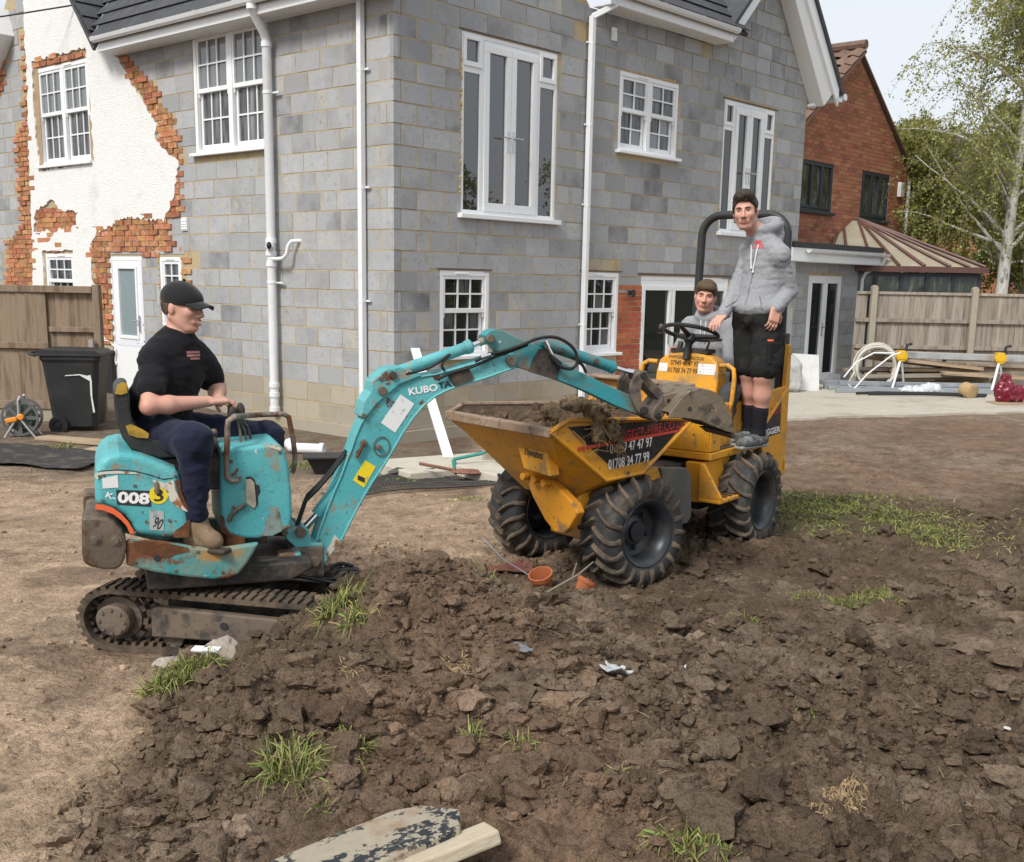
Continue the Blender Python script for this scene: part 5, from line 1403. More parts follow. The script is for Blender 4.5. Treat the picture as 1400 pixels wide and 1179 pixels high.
pts = [(-0.526, 0.791), (-0.393, 0.776), (-0.572, 0.805), (-0.533, 0.787), (-0.377, 0.793), (-0.332, 0.79), (-0.397, 0.716), (-0.335, 0.716), (-0.397, 0.684), (-0.341, 0.663)]
patch('number_plate', [(pts[0][0] - .005, pts[0][1] + .032), (pts[1][0] + .005, pts[1][1] + .036), (pts[1][0] + .005, pts[1][1] - .036), (pts[0][0] - .005, pts[0][1] - .034)], -.3352, m_ink, hood)
FY = lambda y: (lambda u, v: (u, y, v))
place_text('lettering', '008', m_white, hood, pts[0], pts[1], .052, FY(-.3385), .04)
place_text('lettering', 'K-', m_white, hood, pts[2], pts[3], .026, FY(-.3385), .02)
cx_ = ((pts[4][0] + pts[5][0]) / 2, (pts[4][1] + pts[5][1]) / 2)
patch('sticker', arc(cx_, .041, 0, 340, 14), -.3355, m_decaly, hood)
place_text('lettering', '3', m_ink, hood, (cx_[0] - .02, cx_[1]), (cx_[0] + .02, cx_[1]), .055, FY(-.339), .01)
patch('sticker', [(pts[6][0], pts[6][1] + .012), (pts[7][0], pts[7][1]), (pts[9][0] + .002, pts[9][1] - .035), (pts[8][0], pts[8][1] - .05)], -.3355, M('grey_sticker', (.40, .42, .40), .5, var=[(20, (.2, .25, .25), .5, .6)]), hood)
place_text('lettering', '90', m_ink, hood, (pts[8][0] + .018, pts[8][1] - .012), (pts[9][0] - .004, pts[9][1] - .008), .052, FY(-.3385), .01)
mb = MB(); mb.tube([(-.36, -.32, .86), (-.36, -.334, .84), (-.36, -.336, .80)], .012, 8); mb.build('hood_latch', m_steel, hood)
mb = MB(); g_ = [(-0.603, 0.905), (-0.566, 0.91), (-0.514, 0.912), (-0.45, 0.903), (-0.385, 0.883), (-0.333, 0.862), (-0.289, 0.866)]
mb.tube([(x, -.3362, z) for x, z in g_], .0022, 5); mb.build('panel_gap', m_ink, hood)
for x, z in [(-0.596, 0.886), (-0.453, 0.838), (-0.314, 0.675), (-0.462, 0.627), (-0.343, 0.611), (-0.589, 0.778), (-0.279, 0.873)]:
    mb = MB(); mb.lathe([(.0075, 0), (.0075, .003), (.0, .005)], 8, T=TR((x, -.336, z), (pi / 2, 0, 0))); mb.build('bolt', m_steel, hood)
for x, z in [(-0.469, 0.497), (-0.297, 0.449), (-0.061, 0.52), (-0.092, 0.427), (-0.199, 0.529)]:
    mb = MB(); mb.lathe([(.008, 0), (.008, .004), (.0, .006)], 8, T=TR((x, -.361, z), (pi / 2, 0, 0))); mb.build('bolt', m_steel, skirt)
# counterweight
CWP = [(-0.678, 0.7), (-0.672, 0.714), (-0.614, 0.713), (-0.57, 0.703), (-0.539, 0.678), (-0.517, 0.649), (-0.503, 0.613), (-0.499, 0.57), (-0.508, 0.521), (-0.525, 0.486), (-0.552, 0.473), (-0.6, 0.476), (-0.651, 0.492), (-0.679, 0.511), (-0.685, 0.561)]
cw = side('counterweight', CWP, -.375, -.20, m_cw, .012)
side('counterweight', CWP, .20, .36, m_cw, .012)
mb = MB(); mb.box(CWP[0][0] + .01, CWP[0][0] + .10, -.2, .2, CWP[9][1] + .03, CWP[1][1] - .02); mb.build('rear_bumper', m_cw, dig, bevel=.02)
mb = MB()
for x, z in [(-0.627, 0.617), (-0.544, 0.605)]: mb.lathe([(.026, 0), (.026, .004), (.016, .004), (.014, .012), (.0, .012)], 12, T=TR((x, -.375, z), (pi / 2, 0, 0)))
tag(mb.build('bolt', m_steel, cw), kind='stuff')
# seat
SB = [(-0.521, 1.203), (-0.519, 1.241), (-0.502, 1.262), (-0.479, 1.269), (-0.458, 1.259), (-0.453, 1.221), (-0.455, 1.163), (-0.445, 1.105), (-0.411, 1.06), (-0.357, 1.025), (-0.292, 1.003), (-0.179, 1.0), (-0.088, 1.002), (-0.079, 0.982), (-0.104, 0.958), (-0.219, 0.94), (-0.332, 0.938), (-0.406, 0.953), (-0.46, 0.984), (-0.494, 1.038), (-0.516, 1.107)]
seat = side('seat', SB, -.23, .20, M('seat_vinyl', (.022, .024, .023), .5, spec=.4, var=[(6, (.05, .05, .045), .5, .7)], bump=[(14, .006)]), .05, segs=4)
m_sfoam = M('worn_yellow_foam', (.45, .27, .035), .85, var=[(12, (.28, .17, .03), .5, .65)], bump=[(40, .006)])
patch('torn_patch', [(-0.515, 1.233), (-0.502, 1.271), (-0.482, 1.284), (-0.462, 1.276), (-0.462, 1.237), (-0.489, 1.228)], -.226, m_sfoam, seat, .012)
patch('torn_patch', [(-0.476, 1.089), (-0.455, 1.097), (-0.408, 1.073), (-0.38, 1.053), (-0.385, 1.033), (-0.427, 1.036), (-0.466, 1.051)], -.226, m_sfoam, seat, .012)
mb = MB(); mb.box(-.33, .0, -.2, .18, .78, .93); mb.tube([(-.25, -.15, .80), (.02, -.16, .93)], .015, 8); mb.box(.0, .14, -.16, .16, .5, .86); mb.build('seat_mount', m_dk, dig, bevel=.01)
mb = MB(); mb.box(-.06, .03, -.22, .2, .46, .70); mb.build('floor_rust', m_rust, dig, bevel=.01)
# front console
COP = [(-0.072, 0.968), (-0.054, 0.977), (0.038, 0.978), (0.123, 0.984), (0.185, 0.988), (0.21, 0.978), (0.225, 0.944), (0.242, 0.862), (0.249, 0.764), (0.251, 0.651), (0.244, 0.579), (0.193, 0.563), (0.091, 0.537), (0.026, 0.542), (-0.08, 0.579), (-0.081, 0.727)]
console = side('console', COP, -.225, .24, m_teal, .045, segs=4)
patch('opening', [(0.04, 0.838), (0.062, 0.84), (0.079, 0.825), (0.083, 0.803), (0.1, 0.794), (0.104, 0.765), (0.091, 0.741), (0.092, 0.705), (0.072, 0.684), (0.054, 0.7), (0.04, 0.775)], -.2262, m_ink, console, .001)
patch('loose_panel', [(0.036, 0.826), (0.061, 0.829), (0.076, 0.811), (0.083, 0.706), (0.073, 0.688), (0.058, 0.7), (0.038, 0.716)], -.228, M('bare_panel', (.42, .38, .29), .7, var=[(9, (.3, .26, .19), .5, .65)]), console, .004)
patch('scuffed_patch', [(0.112, 0.554), (0.121, 0.614), (0.147, 0.665), (0.173, 0.682), (0.191, 0.663), (0.197, 0.61), (0.198, 0.572), (0.155, 0.553)], -.2262, M('scuffed_paint', (.22, .28, .26), .6, var=[(10, (.12, .1, .07), .5, .62), (6, (.05, .28, .31), .5, .6)]), console, .001)
mb = MB(); P_ = [(0.034, 0.713), (-0.008, 0.686), (-0.033, 0.661), (-0.045, 0.632)]; mb.tube([(x, -.24, z) for x, z in P_], .010, 8); mb.build('pedal_bar', m_steel, console)
mb = MB(); P_ = [(-0.005, 0.581), (0.03, 0.579)]; mb.box(P_[0][0] - .01, P_[1][0], -.30, -.23, .445, .52); mb.build('pedal', m_steel, console, bevel=.008)
for x, z in [(-0.057, 0.951), (0.197, 0.95), (-0.038, 0.838), (-0.066, 0.61), (0.229, 0.593), (-0.021, 0.697), (-0.025, 0.914)]:
    mb = MB(); mb.lathe([(.009, 0), (.009, .004), (.0, .007)], 8, T=TR((x, -.2262, z), (pi / 2, 0, 0))); mb.build('bolt', m_steel, console)
patch('rust_patch', [(-0.081, 0.67), (-0.065, 0.654), (-0.059, 0.609), (-0.042, 0.578), (-0.018, 0.56), (-0.046, 0.565), (-0.081, 0.581)], -.2262, m_rust, console, .001)
patch('scraped_patch', [(0.144, 0.977), (0.18, 0.98), (0.205, 0.968), (0.201, 0.956), (0.165, 0.968)], -.2262, m_scrape, console, .001)
# guard rail in front of the driver
m_rail = M('rusty_rail', (.20, .16, .13), .6, metal=.3, var=[(14, (.30, .26, .22), .5, .6), (10, (.16, .07, .035), .52, .62)], bump=[(50, .003)])
gr = [(0.005, 0.848), (0.001, 0.828), (-0.027, 0.826), (-0.049, 0.843), (-0.049, 0.916), (-0.042, 1.024)] + [(-0.041, 1.067), (-0.036, 1.103), (-0.009, 1.123)]
gr2 = [(0.169, 1.069), (0.289, 1.07), (0.315, 1.055), (0.322, 1.012), (0.334, 0.947), (0.341, 0.882)] + [(0.342, 0.836), (0.334, 0.78), (0.325, 0.767)]
mb = MB(); mb.tube([(x, -.255, z) for x, z in gr] + [(x, .255, z) for x, z in gr2], .0135, 9); mb.build('guard_rail', m_rail, dig)
# levers
mb = MB(); PA = [(0.022, 1.098), (0.038, 1.028), (0.04, 0.978), (0.03, 1.098), (0.064, 1.027), (0.072, 0.962), (0.042, 1.097), (0.084, 1.036), (0.101, 0.96), (0.004, 1.143), (0.023, 1.108), (0.046, 1.092)]
for i in range(0, 9, 3):
    mbq = MB(); mbq.tube([(PA[i + j][0], -.06 + .04 * i / 3, PA[i + j][1]) for j in range(3)], .0065, 7); mbq.build('lever', m_steel, dig)
mb = MB(); q = [(-0.093, 1.05), (-0.091, 1.011), (-0.068, 0.941), (-0.096, 1.046)]; mb.tube([(q[i][0], -.2, q[i][1]) for i in range(3)], .008, 7); mb.ball((q[3][0], -.2, q[3][1]), .018, 10, 7); mb.build('lever', m_steel, dig)
mb = MB(); q = [(0.001, 1.148), (0.04, 1.097)]
for i in range(2): mb.ball((q[0][0] + .05 * i, -.08 + .10 * i, q[0][1] - .03), (.022, .022, .04), 10, 7)
tag(mb.build('lever_knob', m_dk, dig), kind='stuff')
# swing bracket and boom
SWP = [(0.221, 0.541), (0.247, 0.545), (0.283, 0.554), (0.324, 0.562), (0.349, 0.539), (0.358, 0.475), (0.415, 0.471), (0.44, 0.384), (0.403, 0.333), (0.309, 0.34), (0.238, 0.355), (0.229, 0.42), (0.291, 0.447), (0.241, 0.498)]
sw = side('swing_bracket', SWP, -.10, .10, m_teal, .008)
mb = MB(); P_ = [(0.307, 0.534), (0.371, 0.384), (0.23, 0.536)]
for i, (x, z) in enumerate(P_):
    pin(mb, x, z, -.125 if i < 2 else -.112, .12, .026 if i < 2 else .016)
mb.build('pivot_pin', m_steel, sw, bevel=.003)
mb = MB(); q = [(0.04, 0.43), (0.198, 0.409), (0.216, 0.408)]; mb.tube([(q[0][0] - .15, -.16, q[0][1]), (q[1][0], -.14, q[1][1])], .013, 10); swc = mb.build('swing_ram', m_chrome, dig)
mb = MB(); q2 = q[1]; mb.box(q2[0] - .01, q2[0] + .10, -.18, -.08, q2[1] - .045, q2[1] + .04); mb.build('ram_eye', m_tealr, swc, bevel=.01)
mb = MB(); mb.box(.26, .42, -.11, .11, .30, .46); mb.build('swing_post', m_steel, dig, bevel=.012)
BOOM = [(0.371, 0.419), (0.405, 0.522), (0.441, 0.618), (0.485, 0.725), (0.519, 0.8), (0.547, 0.874), (0.57, 0.927), (0.592, 0.991), (0.62, 1.053), (0.66, 1.107), (0.698, 1.149), (0.753, 1.202), (0.813, 1.242), (0.868, 1.264), (0.924, 1.277), (1.002, 1.29), (1.081, 1.31), (1.194, 1.339), (1.321, 1.382), (1.367, 1.396), (1.414, 1.39), (1.432, 1.352), (1.415, 1.319), (1.369, 1.305), (1.264, 1.271), (1.195, 1.252), (1.127, 1.235), (1.053, 1.208), (0.993, 1.179), (0.937, 1.136), (0.882, 1.075), (0.829, 1.001), (0.774, 0.91), (0.724, 0.83), (0.674, 0.76), (0.624, 0.68), (0.568, 0.578), (0.513, 0.471), (0.479, 0.418), (0.43, 0.36), (0.386, 0.352), (0.365, 0.375)]
boom = side('boom', BOOM, -.062, .062, m_teal, .005)
# weld rim along both edges
for nm, idx in (('boom_flange', list(range(0, 20))), ('boom_flange', list(range(22, 38)))):
    mb = MB(); pl_ = [BOOM[i] for i in idx]
    mb.tube([(x, -.063, z) for x, z in pl_], .0065, 6); mb.tube([(x, .063, z) for x, z in pl_], .0065, 6); tag(mb.build(nm, m_teal, boom), kind='stuff')
patch('worn_paint', [(0.482, 0.501), (0.506, 0.47), (0.473, 0.419), (0.429, 0.366), (0.413, 0.39), (0.457, 0.453)], -.0625, m_scrape, boom)
BR_ = [(0.612, 1.088), (0.628, 1.162), (0.664, 1.209), (0.671, 1.257), (0.704, 1.288), (0.745, 1.318), (0.811, 1.33), (0.877, 1.306), (0.921, 1.283), (0.811, 1.242), (0.696, 1.15), (0.636, 1.075)]
br = side('boom_bracket', BR_, -.078, .078, m_teal, .006, boom)
mb = MB(); P_ = [(0.721, 1.213), (0.773, 1.291), (0.715, 1.272), (0.629, 1.093)]
for i, (x, z) in enumerate(P_): pin(mb, x, z, -.095 if i < 2 else -.085, .09, (.022, .018, .012, .012)[i])
mb.build('pivot_pin', m_steel, br, bevel=.002)
# labels on the boom
patch('sticker', [(0.817, 1.191), (0.887, 1.144), (0.789, 1.002), (0.718, 1.053)], -.0625, m_decalw, boom)
patch('sticker', [(0.637, 0.869), (0.69, 0.835), (0.63, 0.732), (0.575, 0.771)], -.0625, m_decaly, boom)
q = [(0.858, 1.203), (1.006, 1.226), (1.009, 1.231), (1.079, 1.243), (0.607, 0.786), (0.634, 0.769)]
place_text('lettering', 'KUBO', m_white, boom, q[0], q[1], .036, FY(-.0655), .03)
place_text('lettering', 'TA', m_ink, boom, q[2], q[3], .032, FY(-.0655), .03)
patch('label_print', [(q[4][0] - .008, q[4][1] - .012), (q[5][0], q[5][1] - .012), (q[5][0], q[5][1] + .012), (q[4][0] - .008, q[4][1] + .012)], -.0648, m_ink, boom)
patch('rubber_pad', [(1.051, 1.293), (1.156, 1.331), (1.193, 1.272), (1.18, 1.256), (1.093, 1.228)], -.0625, m_dk, boom, .012)
patch('rust_patch', [(0.972, 1.296), (1.022, 1.304), (1.017, 1.258), (0.989, 1.263)], -.0626, m_rust, boom)
mb = MB(); c_ = [(0.72, 0.937), (0.629, 0.959), (0.705, 0.933), (0.591, 0.885)]
mb.tube([(c_[0][0] + .040 * cos(a), -.068, c_[0][1] + .048 * sin(a)) for a in np.linspace(0, 2 * pi, 22)], .003, 5, caps=False); mb.build('hose_guide', m_steel, boom)
mb = MB(); pin(mb, *c_[1], -.085, -.06, .016); mb.build('hose_fitting', m_steel, boom, bevel=.003)
mb = MB(); pin(mb, *c_[2], -.085, -.06, .014); mb.build('hose_fitting', m_steel, boom, bevel=.003)
mb = MB(); mb.tube([(c_[1][0], -.08, c_[1][1]), (c_[3][0], -.08, c_[3][1])], .009, 8); mb.build('hose_fitting', m_rust, boom)
# boom ram behind
mb = MB(); q = [(0.326, 0.513), (0.416, 0.604), (0.406, 0.594), (0.508, 0.728)] + [(0.645, 0.949)]
mb.tube([(q[0][0], 0, q[0][1]), (q[1][0], 0, q[1][1])], .019, 12); ram = mb.build('boom_ram', m_chrome, dig)
mb = MB(); mb.tube([(q[2][0], 0, q[2][1]), (q[3][0], 0, q[3][1]), (q[4][0], 0, q[4][1])], .032, 14); mb.build('ram_tube', m_teal, ram)
for i in range(3):
    mb = MB(); h_ = [(0.282, 0.511), (0.338, 0.672), (0.403, 0.734), (0.469, 0.807), (0.534, 0.892)]; mb.tube([(x + .012 * i, -.05 + .03 * i, z + .01 * i) for x, z in h_], .010, 8); mb.build('hose', m_hose, dig)
# dipper arm ram on top of the boom
q = [(0.793, 1.284), (0.828, 1.301), (1.18, 1.418), (1.176, 1.417), (1.264, 1.448), (1.303, 1.461)]
mb = MB(); mb.tube([(q[1][0], 0, q[1][1]), (q[2][0], 0, q[2][1])], .030, 14); mb.lathe([(.034, -.012), (.036, 0), (.036, .02), (.02, .03)], 14, T=axis_frame((q[2][0], 0, q[2][1]), (q[4][0], 0, q[4][1]))); mb.tube([(q[0][0], 0, q[0][1]), (q[1][0], 0, q[1][1])], .022, 10); aram = mb.build('arm_ram', m_teal, dig)
mb = MB(); mb.tube([(q[3][0], 0, q[3][1]), (q[4][0], 0, q[4][1])], .014, 10); mb.build('ram_rod', m_chrome, aram)
mb = MB(); mb.tube([(q[4][0] - .02, 0, q[4][1] - .006), (q[5][0], 0, q[5][1])], .020, 10); mb.build('ram_eye', m_teal, aram)
# dipper arm
ARM = [(1.259, 1.481), (1.28, 1.502), (1.316, 1.511), (1.35, 1.507), (1.385, 1.489), (1.447, 1.462), (1.54, 1.429), (1.598, 1.4), (1.678, 1.347), (1.764, 1.302), (1.872, 1.252), (1.983, 1.206), (2.084, 1.163), (2.147, 1.113), (2.165, 1.077), (2.132, 1.061), (2.087, 1.074), (1.986, 1.114), (1.832, 1.184), (1.745, 1.219), (1.654, 1.252), (1.502, 1.3), (1.44, 1.315), (1.399, 1.318), (1.368, 1.339), (1.342, 1.387), (1.306, 1.425), (1.27, 1.443)]
arm = side('dipper_arm', ARM, -.05, .05, M('worn_turquoise', (.035, .255, .29), .5, var=[(4, (.10, .22, .21), .5, .62), (9, (.16, .13, .09), .54, .64), (22, (.5, .5, .46), .68, .7)], bump=[(50, .002)]), .005)
patch('wear_plate', [(1.55, 1.413), (1.581, 1.41), (1.677, 1.342), (1.646, 1.252), (1.496, 1.295), (1.512, 1.357)], -.0505, m_dk, arm, .008)
mb = MB(); P_ = [(1.283, 1.464), (1.391, 1.353), (2.157, 1.085), (2.148, 1.272)]
for i, (x, z) in enumerate(P_[:3]): pin(mb, x, z, -.075 if i != 1 else -.085, .075, (.022, .026, .024)[i])
mb.build('pivot_pin', m_steel, arm, bevel=.003)
q = [(1.573, 1.444), (1.589, 1.435), (1.996, 1.309), (1.993, 1.31), (2.08, 1.286), (2.141, 1.274)]
mb = MB(); mb.tube([(q[1][0], -.02, q[1][1]), (q[2][0], 0, q[2][1])], .030, 14); mb.lathe([(.034, -.02), (.034, 0), (.02, .012)], 14, T=axis_frame((q[2][0], 0, q[2][1]), (q[4][0], 0, q[4][1]))); mb.ball((q[0][0], -.02, q[0][1]), .034, 12, 8); bram = mb.build('bucket_ram', M('muddy_turquoise', (.035, .22, .24), .55, var=[(5, (.17, .15, .11), .48, .6), (14, (.08, .07, .05), .55, .66)]), dig)
mb = MB(); mb.tube([(q[3][0], 0, q[3][1]), (q[4][0], 0, q[4][1])], .014, 10); mb.tube([(q[4][0], 0, q[4][1]), (q[5][0], 0, q[5][1])], .018, 8); mb.build('ram_rod', m_chrome, bram)
# linkage
mb = MB()
DB = [(2.124, 1.298), (2.151, 1.296), (2.164, 1.274), (2.151, 1.251), (2.132, 1.237), (2.121, 1.197), (2.127, 1.147), (2.151, 1.111), (2.163, 1.086), (2.153, 1.066), (2.131, 1.064), (2.106, 1.085), (2.076, 1.138), (2.057, 1.188), (2.061, 1.233), (2.084, 1.272)]
lk = side('link_plate', DB, -.085, -.062, m_steel, .004); side('link_plate', DB, .062, .085, m_steel, .004)
q = [(2.131, 1.275), (2.283, 1.135), (2.224, 1.06), (2.139, 1.09)]
def bar_link(name, a, b, w, y0, y1):
    a, b = Vector(a), Vector(b); d = (b - a).normalized(); n = Vector((-d.y, d.x)); P = []
    for i in range(9): an = pi / 2 + pi * i / 8; P.append(tuple(a + d * (w * cos(an)) + n * (w * sin(an))))
    for i in range(9): an = -pi / 2 + pi * i / 8; P.append(tuple(b + d * (w * cos(an)) + n * (w * sin(an))))
    return side(name, P, y0, y1, m_steel, .004)
bar_link('link_arm', q[0], q[1], .024, -.058, .058)
hk = bar_link('quick_hitch', q[1], q[2], .036, -.085, .085); bar_link('quick_hitch', q[3], q[2], .030, -.075, .075)
mb = MB()
for i, (x, z) in enumerate(q): pin(mb, x, z, -.10, .10, (.018, .016, .016, .020)[i])
mb.build('pivot_pin', M('pin_hole', (.03, .028, .026), .7), hk, bevel=.002)
# bucket: two cheeks, curved back, cutting lip, teeth side
BK = [(2.245, 1.054), (2.251, 1.084), (2.291, 1.133), (2.323, 1.173), (2.366, 1.197), (2.422, 1.209), (2.468, 1.204), (2.514, 1.19), (2.556, 1.159), (2.594, 1.107), (2.625, 1.045), (2.65, 0.961), (2.597, 0.974), (2.532, 0.997), (2.432, 1.037), (2.34, 1.052), (2.284, 1.053)]
m_bucket = M('worn_bucket_steel', (.185, .145, .10), .55, metal=.25, spec=.4, var=[(5, (.20, .165, .12), .5, .64), (11, (.07, .058, .045), .52, .64), (20, (.28, .25, .18), .62, .68)], bump=[(35, .004)])
bucket = side('bucket', BK, -.185, -.165, m_bucket, .004)
side('bucket_cheek', BK, .165, .185, m_bucket, .004, bucket)
sh = MB(); ks = BK[1:12]
cen = (sum(p[0] for p in BK) / len(BK), sum(p[1] for p in BK) / len(BK))
inn = [(p[0] + (cen[0] - p[0]) * .07, p[1] + (cen[1] - p[1]) * .07) for p in ks]
sh.prism(ks + inn[::-1], lambda u, v, w: (u, w, v), -.165, .165); sh.build('bucket_shell', m_bucket, bucket)
mb = MB(); mb.lathe([(.012, 0), (.012, .003)], 10, T=TR((*[(2.363, 1.102)][0][:1], -.1855, [(2.363, 1.102)][0][1]), (pi / 2, 0, 0))); mb.build('bucket_hole', m_ink, bucket)
a_, b_ = Vector(BK[11]), Vector(BK[12]); mb = MB(); mb.prism([tuple(a_ + (0.0, .004) if False else a_), (a_.x + .03, a_.y - .028), (a_.x + .016, a_.y - .034), (a_.x - .03, a_.y + .0)], lambda u, v, w: (u, w, v), -.165, .165); mb.build('cutting_edge', m_steel, bucket)
mb = MB(); e_ = [(2.248, 1.167), (2.393, 1.195), (2.386, 1.114), (2.281, 1.055)]
mb.prism(e_, lambda u, v, w: (u, w, v), -.10, -.08); mb.prism(e_, lambda u, v, w: (u, w, v), .08, .10); tag(mb.build('bucket_ear', m_bucket, bucket, bevel=.004), kind='stuff')
# hoses on the boom head
def hosep(pts, y, r=.009, mat=None, name='hose'):
    P = [Vector((x, y if not hasattr(y, '__len__') else y[i], z)) for i, (x, z) in enumerate(pts)]
    out = []
    for i in range(len(P) - 1):
        p0, p1, p2, p3 = P[max(i - 1, 0)], P[i], P[i + 1], P[min(i + 2, len(P) - 1)]
        for k in range(6):
            t = k / 6; out.append(.5 * ((2 * p1) + (p2 - p0) * t + (2 * p0 - 5 * p1 + 4 * p2 - p3) * t * t + (3 * p1 - p0 - 3 * p2 + p3) * t ** 3))
    out.append(P[-1]); mb = MB(); mb.tube(out, r, 8); return mb.build(name, mat or m_hose, dig)
hosep([(1.194, 1.353), (1.253, 1.382), (1.342, 1.403), (1.433, 1.431), (1.524, 1.466), (1.616, 1.474), (1.69, 1.445), (1.738, 1.397), (1.745, 1.339), (1.715, 1.313), (1.662, 1.321), (1.625, 1.35), (1.598, 1.383)], -.09, .0085)
hosep([(1.569, 1.445), (1.591, 1.397), (1.618, 1.349), (1.677, 1.315)], -.085, .008)
hosep([(1.775, 1.344), (1.808, 1.324), (1.83, 1.285)], -.02, .008)
hosep([(0.842, 1.293), (0.964, 1.324), (1.064, 1.387), (1.036, 1.355), (1.025, 1.328), (1.04, 1.309)], -.075, .007)
hosep([(1.002, 1.265), (1.075, 1.296), (1.154, 1.317), (1.234, 1.347), (1.314, 1.381), (1.383, 1.402), (1.476, 1.435)], -.08, .0075)
mb = MB(); q = [(1.563, 1.455), (1.581, 1.425), (1.603, 1.388), (1.223, 1.373), (1.273, 1.388)]
mb.tube([(q[0][0], -.09, q[0][1]), (q[1][0], -.09, q[1][1])], .015, 8); mb.tube([(q[1][0], -.09, q[1][1]), (q[2][0], -.09, q[2][1])], .011, 8); mb.build('hose_coupling', m_chrome, dig)
mb = MB(); mb.tube([(q[3][0], -.09, q[3][1]), (q[4][0], -.09, q[4][1])], .013, 8); mb.build('hose_coupling', m_chrome, dig)
for k in range(4): hosep([(.22, .34), (.36 + .02 * k, .30 - .015 * k), (.52, .26 + .02 * k), (.60, .30)], (-.12 + .06 * k,) * 4, .010)

# ================================================================ SITE DUMPER
DR = (.9, 7.25)
dmp = empty('site_dumper', (*DR, 0), 0, 'yellow four wheeled site dumper with soil in its skip', 'dumper')
XF = np.array(Matrix.Translation((.44 - DR[0], 6.83 - DR[1], 0)) @ Matrix.Rotation(radians(219), 4, 'Z'))
XR = np.array(Matrix.Translation((1.247 - DR[0], 7.829 - DR[1], 0)) @ Matrix.Rotation(radians(234), 4, 'Z'))
m_yel = M('yellow_paint', (.68, .315, .022), .45, spec=.4, var=[(1.6, (.58, .25, .018), .5, .75), (4, (.44, .23, .06), .50, .68), (9, (.30, .19, .08), .57, .66), (22, (.13, .085, .05), .64, .68), (60, (.45, .22, .04), .6, .68)], bump=[(50, .0015)])
m_yelm = M('muddy_yellow_paint', (.56, .235, .015), .55, spec=.35, var=[(3, (.36, .18, .05), .48, .64), (9, (.20, .12, .06), .55, .66), (26, (.1, .065, .04), .64, .68)], bump=[(40, .003)])
m_skipin = M('muddy_skip_steel', (.21, .155, .105), .8, var=[(4, (.14, .10, .07), .45, .62), (10, (.30, .23, .16), .58, .68), (3, (.40, .2, .04), .66, .72)], bump=[(30, .006)])
m_lip = M('worn_lip_steel', (.27, .185, .125), .6, metal=.15, var=[(8, (.36, .27, .2), .5, .65), (20, (.13, .09, .06), .54, .64)], bump=[(40, .003)])
m_tyre = M('muddy_tyre', (.050, .043, .037), .9, spec=.2, var=[(5, (.155, .12, .088), .40, .58), (16, (.085, .067, .05), .5, .64)], bump=[(30, .006)])
m_sidewall = M('tyre_sidewall', (.035, .036, .038), .75, spec=.3, var=[(7, (.095, .082, .066), .5, .66)], bump=[(30, .004)])
m_rim = M('black_rim', (.030, .034, .040), .4, spec=.5, metal=.2, var=[(6, (.075, .068, .06), .5, .68)])
def wheel(name, cx, cy, X, sgn, steer=0.0):
    """wheel with axle along local y, outer face towards sgn*y"""
    R_, W_ = .305, .135
    T = X @ np.array(Matrix.Translation((cx, cy, .325))) @ np.array(Matrix.Rotation(-sgn * pi / 2, 4, 'X'))
    rim = MB()
    rim.lathe([(.192, -.125), (.200, -.118), (.176, -.10), (.165, -.02), (.165, .05), (.172, .10), (.200, .120), (.206, .128), (.200, .134), (.188, .130), (.163, .10), (.155, .045), (.150, .02), (.10, .008), (.085, .025), (.06, .03), (.058, .05), (.0, .052)], 36, caps=False)
    for i in range(5):
        a = 2 * pi * i / 5 + .3; rim.lathe([(.013, .02), (.013, .035), (.0, .036)], 6, T=TR((.105 * cos(a), .105 * sin(a), 0)))
    o = rim.build(name, m_rim, dmp, X=T)
    ty = MB(); n = 48
    prof = [(.195, -.120), (.235, -.140), (.275, -.142), (.298, -.128), (.306, -.09), (.308, 0), (.306, .09), (.298, .128), (.275, .142), (.235, .140), (.212, .132), (.195, .120)]
    ty.lathe(prof, n, 1, caps=False)
    nl = 19
    for s_ in (-1, 1):
        for i in range(nl):
            a0 = 2 * pi * (i + (.5 if s_ > 0 else 0)) / nl
            st = [(.004, .0, .312, .338), (.05, .11, .310, .338), (.100, .20, .303, .333), (.130, .235, .288, .318), (.150, .25, .262, .286), (.149, .255, .236, .240)]
            v = []
            for (yy, da, r0, r1) in st:
                hw_ = .034 + .10 * (yy / .15) * .12
                for (r, dd) in ((r0 - .02, -hw_ - .012), (r1, -hw_ * .62), (r1, hw_ * .62), (r0 - .02, hw_ + .012)):
                    a = a0 + da + dd * .30 / max(r, .2) * 1.25
                    ys = yy if r > r0 else yy - .012
                    v.append((r * cos(a), r * sin(a), s_ * ys))
            f = []
            for k in range(len(st) - 1):
                b = 4 * k
                f += [(b, b + 1, b + 5, b + 4), (b + 1, b + 2, b + 6, b + 5), (b + 2, b + 3, b + 7, b + 6), (b + 3, b, b + 4, b + 7)]
            f += [(0, 3, 2, 1), (len(v) - 4, len(v) - 3, len(v) - 2, len(v) - 1)]
            ty.add(v, f, 0, False)
    ty.build('tyre', [m_tyre, m_sidewall], o, X=T, bevel=.004, segs=1)
    return o
for (cy, s_) in ((.43, 1), (-.43, -1)): wheel('wheel', 0, cy, XF, s_)
for (cy, s_) in ((.43, 1), (-.43, -1)): wheel('wheel', 0, cy, XR, s_)
def dpart(name, mb, mat, X, bevel=.005, parent=None, segs=2): return mb.build(name, mat, parent or dmp, bevel=bevel, segs=segs, X=X)
